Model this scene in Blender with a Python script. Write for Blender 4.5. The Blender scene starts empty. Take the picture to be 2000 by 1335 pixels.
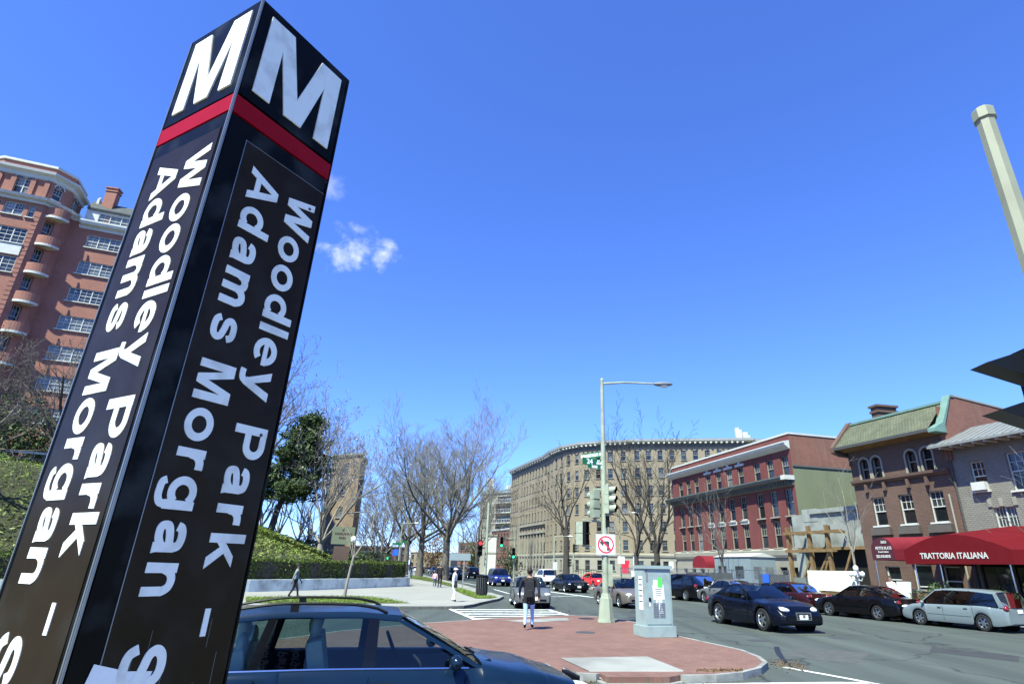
import bpy, bmesh, math, random
import numpy as np
from mathutils import Vector, Matrix
random.seed(11)
SC = bpy.context.scene
COL = SC.collection
R = math.radians
# ------------------------------------------------------------------ camera
EYE = 1.92            # camera height in metres
FPX = 1122.0          # focal length in pixels of a 2000 px wide frame
PITCH = math.atan(439 / FPX)
ROLL = math.atan(0.022)
cam = bpy.data.cameras.new('camera')
cam_ob = bpy.data.objects.new('camera', cam)
COL.objects.link(cam_ob)
SC.camera = cam_ob
cam.sensor_width = 36.0
cam.lens = 36.0 * FPX / 2000.0
cam.shift_x = -0.03
cam.clip_end = 6000
cam.clip_start = 0.05
cam_ob.location = (0, 0, EYE)
cam_ob.rotation_euler = (Matrix.Rotation(R(90) + PITCH, 3, 'X') @ Matrix.Rotation(ROLL, 3, 'Z')).to_euler()
# ------------------------------------------------------------------ world, sun, exposure
SUN_EL = R(55.0)
SUN_TO = Vector((-0.52, -0.855, 0)).normalized()      # horizontal direction towards the sun
world = bpy.data.worlds.new('World')
SC.world = world
world.use_nodes = True
wn, wl = world.node_tree.nodes, world.node_tree.links
wn.clear()
w_out = wn.new('ShaderNodeOutputWorld')
w_bg = wn.new('ShaderNodeBackground')
w_bg.inputs['Strength'].default_value = 0.067
sky = wn.new('ShaderNodeTexSky')
sky.sky_type = 'NISHITA'
sky.sun_disc = False
sky.sun_elevation = SUN_EL
sky.sun_rotation = math.atan2(SUN_TO.x, SUN_TO.y)
sky.altitude = 60
sky.air_density = 1.0
sky.dust_density = 0.0
sky.ozone_density = 4.0
hsv = wn.new('ShaderNodeMix'); hsv.data_type = 'RGBA'; hsv.blend_type = 'MULTIPLY'
hsv.inputs['Factor'].default_value = 1.0
hsv.inputs['B'].default_value = (0.90, 1.27, 2.28, 1)     # the film's blue-leaning white balance
wl.new(sky.outputs[0], hsv.inputs['A'])
# a small fair-weather cloud, fixed to a direction of the sky
def sky_cloud(prev, centre, half_w, half_h, seed, dens):
    c = Vector(centre).normalized()
    rgt = Vector((c.y, -c.x, 0)).normalized()
    upv = rgt.cross(c)
    tc = wn.new('ShaderNodeTexCoord')
    def dot(v):
        n = wn.new('ShaderNodeVectorMath'); n.operation = 'DOT_PRODUCT'
        wl.new(tc.outputs['Generated'], n.inputs[0]); n.inputs[1].default_value = v
        return n.outputs['Value']
    def m(op, a, b=None, c_=None):
        n = wn.new('ShaderNodeMath'); n.operation = op
        for i, v in enumerate((a, b, c_)):
            if v is None: continue
            if isinstance(v, (int, float)): n.inputs[i].default_value = v
            else: wl.new(v, n.inputs[i])
        return n.outputs[0]
    u = m('DIVIDE', dot(rgt), half_w); v = m('DIVIDE', dot(upv), half_h)
    v = m('SUBTRACT', v, m('MULTIPLY', u, 0.35))
    dist = m('SQRT', m('ADD', m('MULTIPLY', u, u), m('MULTIPLY', v, v)))
    nz = wn.new('ShaderNodeTexNoise'); nz.inputs['Scale'].default_value = 26; nz.inputs['Detail'].default_value = 7; nz.inputs['Roughness'].default_value = 0.56
    mp = wn.new('ShaderNodeMapping'); mp.inputs['Location'].default_value = (seed, seed * 1.7, 0)
    wl.new(tc.outputs['Generated'], mp.inputs[0]); wl.new(mp.outputs[0], nz.inputs['Vector'])
    nf = wn.new('ShaderNodeTexNoise'); nf.inputs['Scale'].default_value = 95; nf.inputs['Detail'].default_value = 5
    wl.new(mp.outputs[0], nf.inputs['Vector'])
    val = m('SUBTRACT', m('ADD', m('MULTIPLY', nz.outputs['Fac'], 2.6), m('MULTIPLY', nf.outputs['Fac'], 0.3)), m('ADD', m('MULTIPLY', dist, 0.9), 0.72))
    mr = wn.new('ShaderNodeMapRange'); mr.interpolation_type = 'SMOOTHSTEP'
    mr.inputs['From Min'].default_value = -0.12; mr.inputs['From Max'].default_value = 0.95
    mr.inputs['To Max'].default_value = dens
    wl.new(val, mr.inputs['Value'])
    front = m('GREATER_THAN', dot(c), 0.5)
    fac = m('MULTIPLY', mr.outputs[0], front)
    mx = wn.new('ShaderNodeMix'); mx.data_type = 'RGBA'
    wl.new(fac, mx.inputs['Factor']); wl.new(prev, mx.inputs['A']); mx.inputs['B'].default_value = (7.2, 8.0, 9.2, 1)
    return mx.outputs['Result']
CLOUDS = True
# ------------------------------------------------------------------ measured ground points
def _axes():
    f = Vector((0, math.cos(PITCH), math.sin(PITCH))); u0 = Vector((0, -math.sin(PITCH), math.cos(PITCH))); r0 = Vector((1, 0, 0))
    return f, r0 * math.cos(ROLL) + u0 * math.sin(ROLL), u0 * math.cos(ROLL) - r0 * math.sin(ROLL)
_f, _r, _u = _axes()
def ray(x, y):
    return _f + _r * ((x - 1060) / FPX) + _u * ((667.5 - y) / FPX)
def G(x, y, z=0.0):
    """survey helper: the ground point (height z) sighted at photo pixel x, y"""
    d = ray(x, y); t = (z - EYE) / d.z
    return Vector((d.x * t, d.y * t, z))
def AD(x, y, D):
    """the point sighted at pixel x, y that stands D metres away over ground"""
    d = ray(x, y); t = D / math.hypot(d.x, d.y)
    return Vector((d.x * t, d.y * t, EYE + d.z * t))
wcol = hsv.outputs['Result']
if CLOUDS:
    wcol = sky_cloud(wcol, ray(705, 490), 0.072, 0.042, 3.1, 0.9)
    wcol = sky_cloud(wcol, ray(645, 370), 0.028, 0.030, 8.4, 0.33)
wl.new(wcol, w_bg.inputs['Color'])
wl.new(w_bg.outputs[0], w_out.inputs[0])
sun = bpy.data.lights.new('sun', 'SUN')
sun.energy = 5.0
sun.angle = R(0.53)
sun.color = (0.94, 1.0, 0.80)
sun_ob = bpy.data.objects.new('sun', sun)
COL.objects.link(sun_ob)
sun_dir = Vector((SUN_TO.x * math.cos(SUN_EL), SUN_TO.y * math.cos(SUN_EL), math.sin(SUN_EL)))
sun_ob.rotation_euler = sun_dir.to_track_quat('Z', 'Y').to_euler()
sun_ob.location = sun_dir * 60
SC.view_settings.view_transform = 'Standard'
SC.view_settings.look = 'None'
SC.view_settings.exposure = 1.1
SC.view_settings.gamma = 1.0
SC.view_settings.use_curve_mapping = False
SC.cycles.max_bounces = 8
SC.cycles.transparent_max_bounces = 16
SC.cycles.caustics_reflective = False
SC.cycles.caustics_refractive = False
# ------------------------------------------------------------------ materials
M = {}
ALB = 0.46      # the photo's tones were read off at a brighter light than this scene's
def _bsdf(name):
    m = bpy.data.materials.new(name); m.use_nodes = True
    return m, m.node_tree.nodes, m.node_tree.links, m.node_tree.nodes['Principled BSDF']
def mat(name, col, rough=0.6, metal=0.0, var=0.12, scale=6.0, bump=0.0, bscale=None, coat=0.0, spec=0.5, emit=None, dirt=None, raw=False):
    """plain procedural surface: base colour with noise variation, optional bump, coat and dirt"""
    m, n, l, b = _bsdf(name)
    tc = n.new('ShaderNodeTexCoord')
    nz = n.new('ShaderNodeTexNoise'); nz.inputs['Scale'].default_value = scale; nz.inputs['Detail'].default_value = 6; nz.inputs['Roughness'].default_value = 0.6
    l.new(tc.outputs['Object'], nz.inputs['Vector'])
    rp = n.new('ShaderNodeValToRGB')
    c = Vector(col[:3]) * (1.0 if raw or max(col[:3]) >= 0.6 else ALB)
    rp.color_ramp.elements[0].position = 0.3; rp.color_ramp.elements[1].position = 0.7
    rp.color_ramp.elements[0].color = tuple(c * (1 - var)) + (1,)
    rp.color_ramp.elements[1].color = tuple(min(1, x) for x in c * (1 + var)) + (1,)
    l.new(nz.outputs['Fac'], rp.inputs[0])
    out = rp.outputs[0]
    if dirt:
        nd = n.new('ShaderNodeTexNoise'); nd.inputs['Scale'].default_value = dirt[1]; nd.inputs['Detail'].default_value = 8
        l.new(tc.outputs['Object'], nd.inputs['Vector'])
        r2 = n.new('ShaderNodeValToRGB'); r2.color_ramp.elements[0].position = 0.48; r2.color_ramp.elements[1].position = 0.68
        l.new(nd.outputs['Fac'], r2.inputs[0])
        mx = n.new('ShaderNodeMix'); mx.data_type = 'RGBA'
        mm = n.new('ShaderNodeMath'); mm.operation = 'MULTIPLY'; mm.inputs[1].default_value = dirt[2]
        l.new(r2.outputs[0], mm.inputs[0]); l.new(mm.outputs[0], mx.inputs['Factor'])
        l.new(out, mx.inputs['A']); mx.inputs['B'].default_value = tuple(Vector(dirt[0]) * ALB) + (1,)
        out = mx.outputs['Result']
    l.new(out, b.inputs['Base Color'])
    b.inputs['Roughness'].default_value = rough; b.inputs['Metallic'].default_value = metal
    b.inputs['Coat Weight'].default_value = coat; b.inputs['Coat Roughness'].default_value = 0.04
    b.inputs['Specular IOR Level'].default_value = spec
    if bump:
        nb = n.new('ShaderNodeTexNoise'); nb.inputs['Scale'].default_value = bscale or scale * 5; nb.inputs['Detail'].default_value = 8
        l.new(tc.outputs['Object'], nb.inputs['Vector'])
        bp = n.new('ShaderNodeBump'); bp.inputs['Strength'].default_value = bump; bp.inputs['Distance'].default_value = 0.02
        l.new(nb.outputs['Fac'], bp.inputs['Height']); l.new(bp.outputs[0], b.inputs['Normal'])
    if emit:
        b.inputs['Emission Color'].default_value = tuple(emit[0]) + (1,); b.inputs['Emission Strength'].default_value = emit[1]
    M[name] = m
    return m
def brick(name, c1, c2, mortar, bw=0.215, rh=0.075, msize=0.010, var=0.25, vscale=0.5, rough=0.9, coords='UV', stain=None):
    m, n, l, b = _bsdf(name)
    c1, c2, mortar = [tuple(Vector(c) * ALB) for c in (c1, c2, mortar)]
    tc = n.new('ShaderNodeTexCoord')
    bt = n.new('ShaderNodeTexBrick')
    bt.inputs['Scale'].default_value = 1; bt.inputs['Brick Width'].default_value = bw; bt.inputs['Row Height'].default_value = rh
    bt.inputs['Mortar Size'].default_value = msize; bt.inputs['Color1'].default_value = tuple(c1) + (1,); bt.inputs['Color2'].default_value = tuple(c2) + (1,)
    bt.inputs['Mortar'].default_value = tuple(mortar) + (1,); bt.inputs['Bias'].default_value = -0.1; bt.inputs['Mortar Smooth'].default_value = 0.2
    l.new(tc.outputs[coords], bt.inputs['Vector'])
    nz = n.new('ShaderNodeTexNoise'); nz.inputs['Scale'].default_value = vscale; nz.inputs['Detail'].default_value = 9; nz.inputs['Roughness'].default_value = 0.65
    l.new(tc.outputs[coords], nz.inputs['Vector'])
    rp = n.new('ShaderNodeMapRange'); rp.inputs['From Min'].default_value = 0.3; rp.inputs['From Max'].default_value = 0.7
    rp.inputs['To Min'].default_value = 1 - var; rp.inputs['To Max'].default_value = 1 + var
    l.new(nz.outputs['Fac'], rp.inputs['Value'])
    vm = n.new('ShaderNodeVectorMath'); vm.operation = 'SCALE'
    l.new(bt.outputs['Color'], vm.inputs[0]); l.new(rp.outputs[0], vm.inputs['Scale'])
    out = vm.outputs[0]
    if stain:
        mp = n.new('ShaderNodeMapping'); mp.inputs['Scale'].default_value = (1.6, 0.16, 1)
        l.new(tc.outputs[coords], mp.inputs[0])
        n2 = n.new('ShaderNodeTexNoise'); n2.inputs['Scale'].default_value = 1.3; n2.inputs['Detail'].default_value = 7
        l.new(mp.outputs[0], n2.inputs['Vector'])
        r2 = n.new('ShaderNodeMapRange'); r2.inputs['From Min'].default_value = 0.5; r2.inputs['From Max'].default_value = 0.75; r2.inputs['To Max'].default_value = stain[1]
        l.new(n2.outputs['Fac'], r2.inputs['Value'])
        mx = n.new('ShaderNodeMix'); mx.data_type = 'RGBA'
        l.new(r2.outputs[0], mx.inputs['Factor']); l.new(out, mx.inputs['A']); mx.inputs['B'].default_value = tuple(Vector(stain[0]) * ALB) + (1,)
        out = mx.outputs['Result']
    l.new(out, b.inputs['Base Color'])
    b.inputs['Roughness'].default_value = rough
    bp = n.new('ShaderNodeBump'); bp.inputs['Strength'].default_value = 0.35; bp.inputs['Distance'].default_value = 0.01; bp.invert = True
    l.new(bt.outputs['Fac'], bp.inputs['Height']); l.new(bp.outputs[0], b.inputs['Normal'])
    M[name] = m
    return m
def glass(name, tint, refl=0.35, rough=0.02, body=None):
    """window glass: tinted see-through mixed with a mirror reflection that grows at grazing angles"""
    m, n, l, b = _bsdf(name)
    n.remove(b)
    out = [x for x in n if x.type == 'OUTPUT_MATERIAL'][0]
    tr = n.new('ShaderNodeBsdfTransparent'); tr.inputs[0].default_value = tuple(tint) + (1,)
    gl = n.new('ShaderNodeBsdfGlossy'); gl.inputs['Roughness'].default_value = rough
    lw = n.new('ShaderNodeFresnel'); lw.inputs[0].default_value = 1.5
    mm = n.new('ShaderNodeMath'); mm.operation = 'MULTIPLY_ADD'; mm.inputs[1].default_value = 1.0; mm.inputs[2].default_value = refl * 0.12
    mm.use_clamp = True
    l.new(lw.outputs[0], mm.inputs[0])
    mx = n.new('ShaderNodeMixShader')
    l.new(mm.outputs[0], mx.inputs[0]); l.new(tr.outputs[0], mx.inputs[1]); l.new(gl.outputs[0], mx.inputs[2])
    l.new(mx.outputs[0], out.inputs[0])
    M[name] = m
    return m
# ------------------------------------------------------------------ mesh builder
class MB:
    def __init__(s):
        s.v = []; s.f = []; s.mi = []
    def add(s, vs, fs, mi=0):
        o = len(s.v)
        s.v.extend([tuple(p) for p in vs])
        s.f.extend([tuple(i + o for i in f) for f in fs]); s.mi.extend([mi] * len(fs))
    def box(s, c, d, rot=None, mi=0, taper=1.0):
        x, y, z = d[0] / 2, d[1] / 2, d[2] / 2
        P = [(-x, -y, -z), (x, -y, -z), (x, y, -z), (-x, y, -z), (-x * taper, -y * taper, z), (x * taper, -y * taper, z), (x * taper, y * taper, z), (-x * taper, y * taper, z)]
        if rot is not None:
            if isinstance(rot, (int, float)): rot = Matrix.Rotation(rot, 3, 'Z')
            P = [rot @ Vector(p) for p in P]
        P = [Vector(p) + Vector(c) for p in P]
        s.add(P, [(3, 2, 1, 0), (4, 5, 6, 7), (0, 1, 5, 4), (1, 2, 6, 5), (2, 3, 7, 6), (3, 0, 4, 7)], mi)
        return s
    def bar(s, a, b, w, t, up=(0, 0, 1), mi=0):
        a, b = Vector(a), Vector(b); d = (b - a)
        L = d.length; d.normalize(); u = Vector(up)
        sd = d.cross(u)
        if sd.length < 1e-4: sd = d.cross(Vector((1, 0, 0)))
        sd.normalize(); u = sd.cross(d)
        rot = Matrix((sd, d, u)).transposed()
        return s.box((a + b) / 2, (w, L, t), rot, mi)
    def tube(s, pts, radii, n=8, cap=True, mi=0):
        pts = [Vector(p) for p in pts]
        if isinstance(radii, (int, float)): radii = [radii] * len(pts)
        vs = []; fs = []
        prev = None
        for i, p in enumerate(pts):
            a = pts[max(0, i - 1)]; b = pts[min(len(pts) - 1, i + 1)]
            d = (b - a).normalized()
            if prev is None:
                e = d.cross(Vector((0, 0, 1)))
                if e.length < 1e-3: e = d.cross(Vector((0, 1, 0)))
            else:
                e = prev - d * prev.dot(d)
            e.normalize(); prev = e; g = d.cross(e)
            for k in range(n):
                t = 2 * math.pi * k / n
                vs.append(p + (e * math.cos(t) + g * math.sin(t)) * radii[i])
        for i in range(len(pts) - 1):
            for k in range(n):
                k2 = (k + 1) % n
                fs.append((i * n + k2, i * n + k, (i + 1) * n + k, (i + 1) * n + k2))
        if cap:
            fs.append(tuple(range(n))); fs.append(tuple(range(len(pts) * n - 1, (len(pts) - 1) * n - 1, -1)))
        s.add(vs, fs, mi)
        return s
    def lathe(s, prof, n=16, c=(0, 0, 0), axis='Z', mi=0):
        vs = []; fs = []
        for r, z in prof:
            for k in range(n):
                t = 2 * math.pi * k / n
                p = (r * math.cos(t), r * math.sin(t), z)
                if axis == 'Y': p = (p[0], p[2], p[1])
                if axis == 'X': p = (p[2], p[0], p[1])
                vs.append(Vector(p) + Vector(c))
        for i in range(len(prof) - 1):
            for k in range(n):
                k2 = (k + 1) % n
                fs.append((i * n + k, i * n + k2, (i + 1) * n + k2, (i + 1) * n + k))
        s.add(vs, fs, mi)
        return s
    def prism(s, poly, z0, z1, mi=0, T=None):
        """poly: 2-D outline, counter-clockwise; extruded from z0 to z1"""
        n = len(poly)
        vs = [Vector((p[0], p[1], z0)) for p in poly] + [Vector((p[0], p[1], z1)) for p in poly]
        if T is not None: vs = [T @ v for v in vs]
        fs = [tuple(range(n - 1, -1, -1)), tuple(range(n, 2 * n))] + [(i, (i + 1) % n, n + (i + 1) % n, n + i) for i in range(n)]
        s.add(vs, fs, mi)
        return s
    def ell(s, c, r, n=12, m=8, rot=None, mi=0):
        vs = []; fs = []
        for i in range(m + 1):
            a = math.pi * i / m
            for k in range(n):
                t = 2 * math.pi * k / n
                p = Vector((r[0] * math.sin(a) * math.cos(t), r[1] * math.sin(a) * math.sin(t), r[2] * math.cos(a)))
                if rot is not None: p = rot @ p
                vs.append(p + Vector(c))
        for i in range(m):
            for k in range(n):
                k2 = (k + 1) % n
                fs.append((i * n + k, (i + 1) * n + k, (i + 1) * n + k2, i * n + k2))
        s.add(vs, fs, mi)
        return s
    def mesh(s, name, mats, smooth=False, sharp=35):
        me = bpy.data.meshes.new(name)
        me.from_pydata(s.v, [], s.f)
        if not isinstance(mats, (list, tuple)): mats = [mats]
        for m in mats: me.materials.append(M[m] if isinstance(m, str) else m)
        if len(mats) > 1: me.polygons.foreach_set('material_index', s.mi)
        auto_uv(me)
        if smooth:
            me.polygons.foreach_set('use_smooth', [True] * len(me.polygons))
            if sharp: me.set_sharp_from_angle(angle=R(sharp))
        me.update()
        return me
    def build(s, name, mats, parent=None, smooth=False, sharp=35):
        return link(name, s.mesh(name, mats, smooth, sharp), parent)
def auto_uv(me):
    """UVs in metres: along the wall and up"""
    if not len(me.polygons): return
    uv = me.uv_layers.new(name='UVMap')
    nl = len(me.loops)
    li = np.empty(nl, np.int32); me.loops.foreach_get('vertex_index', li)
    co = np.empty(len(me.vertices) * 3, np.float32); me.vertices.foreach_get('co', co); co = co.reshape(-1, 3)
    nr = np.empty(len(me.polygons) * 3, np.float32); me.polygons.foreach_get('normal', nr); nr = nr.reshape(-1, 3)
    lt = np.empty(len(me.polygons), np.int32); me.polygons.foreach_get('loop_total', lt)
    nn = np.repeat(nr, lt, axis=0)
    p = co[li]
    t = np.stack([-nn[:, 1], nn[:, 0], np.zeros(nl)], 1)
    ln = np.linalg.norm(t, axis=1); flat = ln < 0.5
    t = t / np.maximum(ln, 1e-6)[:, None]
    u = (p * t).sum(1); v = p[:, 2].copy()
    u[flat] = p[flat, 0]; v[flat] = p[flat, 1]
    uv.data.foreach_set('uv', np.stack([u, v], 1).astype(np.float32).ravel())
def link(name, data, parent=None):
    o = bpy.data.objects.new(name, data)
    COL.objects.link(o)
    if parent is not None: o.parent = parent
    return o
def tag(o, label=None, cat=None, group=None, kind=None):
    if label: o['label'] = label
    if cat: o['category'] = cat
    if group: o['group'] = group
    if kind: o['kind'] = kind
    return o
def thing(name, label, cat, loc=(0, 0, 0), rz=0.0, group=None):
    o = link(name, None)
    o.location = loc; o.rotation_euler = (0, 0, rz); o.empty_display_size = 0.2
    return tag(o, label, cat, group)
def copy_tree(o, parent=None):
    c = o.copy(); COL.objects.link(c); c.parent = parent
    for ch in list(o.children): copy_tree(ch, c)
    return c
def text_mesh(body, size=1.0, offset=0.0, depth=0.004, material='white_paint', align='CENTER', sx=1.0):
    c = bpy.data.curves.new('lettering', 'FONT')
    c.body = body; c.size = size; c.offset = offset; c.extrude = depth; c.align_x = align; c.align_y = 'CENTER'; c.resolution_u = 3
    o = bpy.data.objects.new('lettering', c); COL.objects.link(o)
    bpy.context.view_layer.update()
    me = bpy.data.meshes.new_from_object(o.evaluated_get(bpy.context.evaluated_depsgraph_get()))
    bpy.data.objects.remove(o); bpy.data.curves.remove(c)
    me.materials.clear(); me.materials.append(M[material]); me.name = 'lettering'
    if sx != 1.0:
        for v in me.vertices: v.co.x *= sx
    return me
def frame_mat(xaxis, yaxis, origin):
    x = Vector(xaxis).normalized(); y = Vector(yaxis).normalized(); z = x.cross(y)
    m = Matrix((x, y, z)).transposed().to_4x4(); m.translation = Vector(origin)
    return m
def sheet(name, pts, z, material, kind='structure', sub=None):
    b = MB(); b.add([(p[0], p[1], z) for p in pts], [tuple(range(len(pts)))])
    o = b.build(name, material)
    if o.data.polygons[0].normal.z < 0: o.data.flip_normals()
    return tag(o, kind=kind)
def slab(name, pts, z0, z1, material, parent=None):
    area = sum(pts[i][0] * pts[(i + 1) % len(pts)][1] - pts[(i + 1) % len(pts)][0] * pts[i][1] for i in range(len(pts)))
    if area < 0: pts = pts[::-1]
    return MB().prism(pts, z0, z1).build(name, material, parent)
# ------------------------------------------------------------------ palette
mat('white_paint', (0.78, 0.79, 0.77), 0.5, var=0.05)
mat('trim_white', (0.50, 0.50, 0.46), 0.6, raw=True, var=0.08, scale=2)
mat('road_paint', (0.70, 0.70, 0.67), 0.8, var=0.18, scale=9, dirt=((0.20, 0.21, 0.21), 3.0, 0.55))
mat('concrete', (0.59, 0.575, 0.53), 0.9, var=0.14, scale=0.9, bump=0.25, bscale=40, dirt=((0.27, 0.26, 0.24), 0.6, 0.6))
mat('kerb_concrete', (0.56, 0.56, 0.52), 0.9, var=0.16, scale=2.5, bump=0.3, bscale=30, dirt=((0.22, 0.22, 0.21), 2.2, 0.6))
mat('stone_wall', (0.62, 0.68, 0.63), 0.85, raw=True, var=0.12, scale=1.2, bump=0.2, dirt=((0.26, 0.27, 0.26), 1.0, 0.6))
mat('limestone', (0.58, 0.55, 0.45), 0.85, var=0.10, scale=0.6, dirt=((0.38, 0.34, 0.27), 0.5, 0.5))
mat('earth', (0.11, 0.085, 0.055), 1.0, var=0.35, scale=1.5, bump=0.5)
mat('sand', (0.36, 0.30, 0.20), 1.0, var=0.3, scale=14, bump=0.4)
mat('tar', (0.035, 0.037, 0.042), 0.55, var=0.2)
mat('iron', (0.11, 0.11, 0.11), 0.7, var=0.25, scale=8, bump=0.3)
mat('black_metal', (0.010, 0.011, 0.012), 0.45, spec=0.2, var=0.2)
mat('black_plastic', (0.010, 0.010, 0.011), 0.5, spec=0.15, var=0.2)
mat('pole_green', (0.31, 0.345, 0.255), 0.55, raw=True, var=0.08, scale=3, dirt=((0.24, 0.25, 0.19), 2.0, 0.5))
mat('pole_beige', (0.50, 0.51, 0.36), 0.5, var=0.06, scale=3, dirt=((0.33, 0.29, 0.19), 3.5, 0.45))
mat('cabinet_grey', (0.29, 0.36, 0.345), 0.5, raw=True, var=0.06, scale=2, dirt=((0.38, 0.42, 0.44), 2.2, 0.5))
mat('chrome', (0.75, 0.75, 0.76), 0.12, 1.0, var=0.02)
mat('aluminium', (0.62, 0.63, 0.65), 0.32, 1.0, var=0.06)
mat('pillar_gloss', (0.008, 0.008, 0.009), 0.12, var=0.1, spec=0.3)
mat('rubber', (0.018, 0.018, 0.019), 0.85, var=0.2)
mat('lamp_glass', (0.74, 0.77, 0.78), 0.08, var=0.05, coat=1.0)
mat('amber', (0.75, 0.25, 0.03), 0.15, coat=1.0, var=0.05)
mat('red_lens', (0.42, 0.012, 0.012), 0.15, coat=1.0, var=0.1)
mat('red_light_on', (0.8, 0.03, 0.03), 0.3, emit=((1.0, 0.05, 0.06), 0.9), var=0.02)
mat('green_light_on', (0.05, 0.8, 0.35), 0.3, emit=((0.05, 1.0, 0.45), 1.2), var=0.02)
mat('sign_green', (0.012, 0.27, 0.10), 0.35, var=0.05)
mat('sign_blue', (0.03, 0.12, 0.65), 0.35, var=0.05)
mat('sign_red', (0.62, 0.025, 0.05), 0.4, var=0.05)
mat('wood_shoring', (0.36, 0.22, 0.09), 0.85, var=0.3, scale=3, bump=0.3)
mat('plywood', (0.42, 0.29, 0.15), 0.85, var=0.2, scale=2)
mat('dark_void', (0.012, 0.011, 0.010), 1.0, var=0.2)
mat('interior_dark', (0.03, 0.031, 0.035), 0.9, var=0.2)
mat('interior_pale', (0.62, 0.66, 0.56), 0.8, var=0.08)
mat('tin_roof', (0.42, 0.43, 0.42), 0.5, var=0.10, scale=1.0)
mat('copper_green', (0.28, 0.48, 0.40), 0.6, var=0.15, scale=2)
mat('cornice_grey', (0.20, 0.215, 0.20), 0.7, var=0.15, scale=1.5)
mat('window_frame', (0.59, 0.55, 0.45), 0.55, var=0.08)
mat('window_frame_dark', (0.20, 0.17, 0.14), 0.6, var=0.1)
mat('curtain', (0.50, 0.50, 0.46), 0.9, var=0.15, scale=3)
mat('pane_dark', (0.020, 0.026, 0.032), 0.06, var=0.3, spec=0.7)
mat('pane_mid', (0.075, 0.09, 0.10), 0.07, var=0.45, scale=1.3, spec=0.7)
mat('pane_light', (0.30, 0.33, 0.34), 0.12, var=0.4, scale=1.1, spec=0.6)
brick('brick_red_hotel', (0.62, 0.20, 0.135), (0.72, 0.26, 0.175), (0.62, 0.38, 0.30), var=0.10)
brick('brick_corner_red', (0.28, 0.058, 0.052), (0.345, 0.080, 0.070), (0.30, 0.12, 0.11), var=0.14, stain=((0.16, 0.03, 0.03), 0.4))
brick('brick_side_red', (0.40, 0.13, 0.085), (0.47, 0.18, 0.12), (0.40, 0.24, 0.18), var=0.2, stain=((0.50, 0.30, 0.22), 0.6))
brick('brick_brown', (0.185, 0.085, 0.055), (0.25, 0.12, 0.08), (0.27, 0.20, 0.16), var=0.18, msize=0.014)
brick('brick_grey_house', (0.40, 0.37, 0.31), (0.46, 0.43, 0.37), (0.27, 0.245, 0.21), var=0.12, bw=0.23, rh=0.10, msize=0.016)
brick('brick_tan', (0.49, 0.39, 0.255), (0.57, 0.465, 0.32), (0.52, 0.44, 0.33), var=0.12, vscale=0.2)
brick('brick_olive', (0.50, 0.35, 0.22), (0.58, 0.42, 0.28), (0.30, 0.22, 0.15), var=0.15)
brick('brick_far', (0.30, 0.11, 0.08), (0.36, 0.15, 0.11), (0.33, 0.2, 0.16), var=0.15)
brick('tile_roof', (0.20, 0.22, 0.125), (0.27, 0.275, 0.17), (0.10, 0.11, 0.07), bw=0.20, rh=0.16, msize=0.02, var=0.25, vscale=1.2)
brick('slate', (0.13, 0.15, 0.155), (0.19, 0.21, 0.215), (0.08, 0.09, 0.09), bw=0.3, rh=0.2, msize=0.012, var=0.2)
mat('stucco_olive', (0.35, 0.39, 0.235), 0.95, var=0.07, scale=0.5, bump=0.1, dirt=((0.29, 0.33, 0.215), 0.35, 0.5))
mat('raw_concrete', (0.55, 0.58, 0.53), 0.95, var=0.2, scale=0.8, bump=0.3, dirt=((0.16, 0.17, 0.15), 0.7, 0.7))
mat('awning_red', (0.25, 0.014, 0.022), 0.85, spec=0.1, var=0.08, scale=3)
mat('awning_pink', (0.38, 0.040, 0.060), 0.85, spec=0.1, var=0.08, scale=3)  # pink cloth, also the sunlit tone of the maroon canopy
mat('awning_maroon', (0.12, 0.012, 0.032), 0.75, var=0.08, scale=3)
mat('trailer_blue', (0.42, 0.52, 0.56), 0.6, var=0.06, scale=1.5)
mat('board_cream', (0.76, 0.74, 0.60), 0.6, var=0.03)
mat('banner_grey', (0.33, 0.36, 0.33), 0.7, var=0.1)
mat('paper', (0.72, 0.73, 0.71), 0.8, var=0.08, scale=9)
mat('paper_green', (0.10, 0.60, 0.10), 0.7, var=0.1)
mat('ink', (0.10, 0.11, 0.12), 0.8, var=0.2)
mat('globe_white', (0.80, 0.80, 0.76), 0.25, var=0.03)
mat('bark_grey', (0.26, 0.23, 0.19), 0.95, var=0.3, scale=3, bump=0.5)
mat('bark_dark', (0.11, 0.095, 0.08), 0.95, var=0.3, scale=3, bump=0.5)
mat('bark_pale', (0.55, 0.48, 0.38), 0.9, var=0.2, scale=3, bump=0.3)
mat('twig_brown', (0.27, 0.22, 0.185), 0.9, var=0.25, scale=2)
mat('pylon_dark', (0.008, 0.007, 0.0055), 0.35, spec=0.08, var=0.35, scale=7, dirt=((0.060, 0.066, 0.068), 4.0, 0.75), bump=0.03, bscale=30)
mat('pylon_brown', (0.040, 0.025, 0.011), 0.3, spec=0.10, var=0.2, scale=4, dirt=((0.060, 0.050, 0.040), 5.0, 0.6), bump=0.02, bscale=24)
mat('pylon_white', (0.74, 0.75, 0.70), 0.45, var=0.05, scale=9, dirt=((0.60, 0.58, 0.48), 9.0, 0.4))
mat('pylon_red', (0.27, 0.002, 0.008), 0.45, spec=0.10, raw=True, var=0.08, scale=6)
mat('pylon_edge', (0.50, 0.53, 0.55), 0.35, 0.6, var=0.1)
mat('skin', (0.52, 0.30, 0.21), 0.6, var=0.06)
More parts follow.
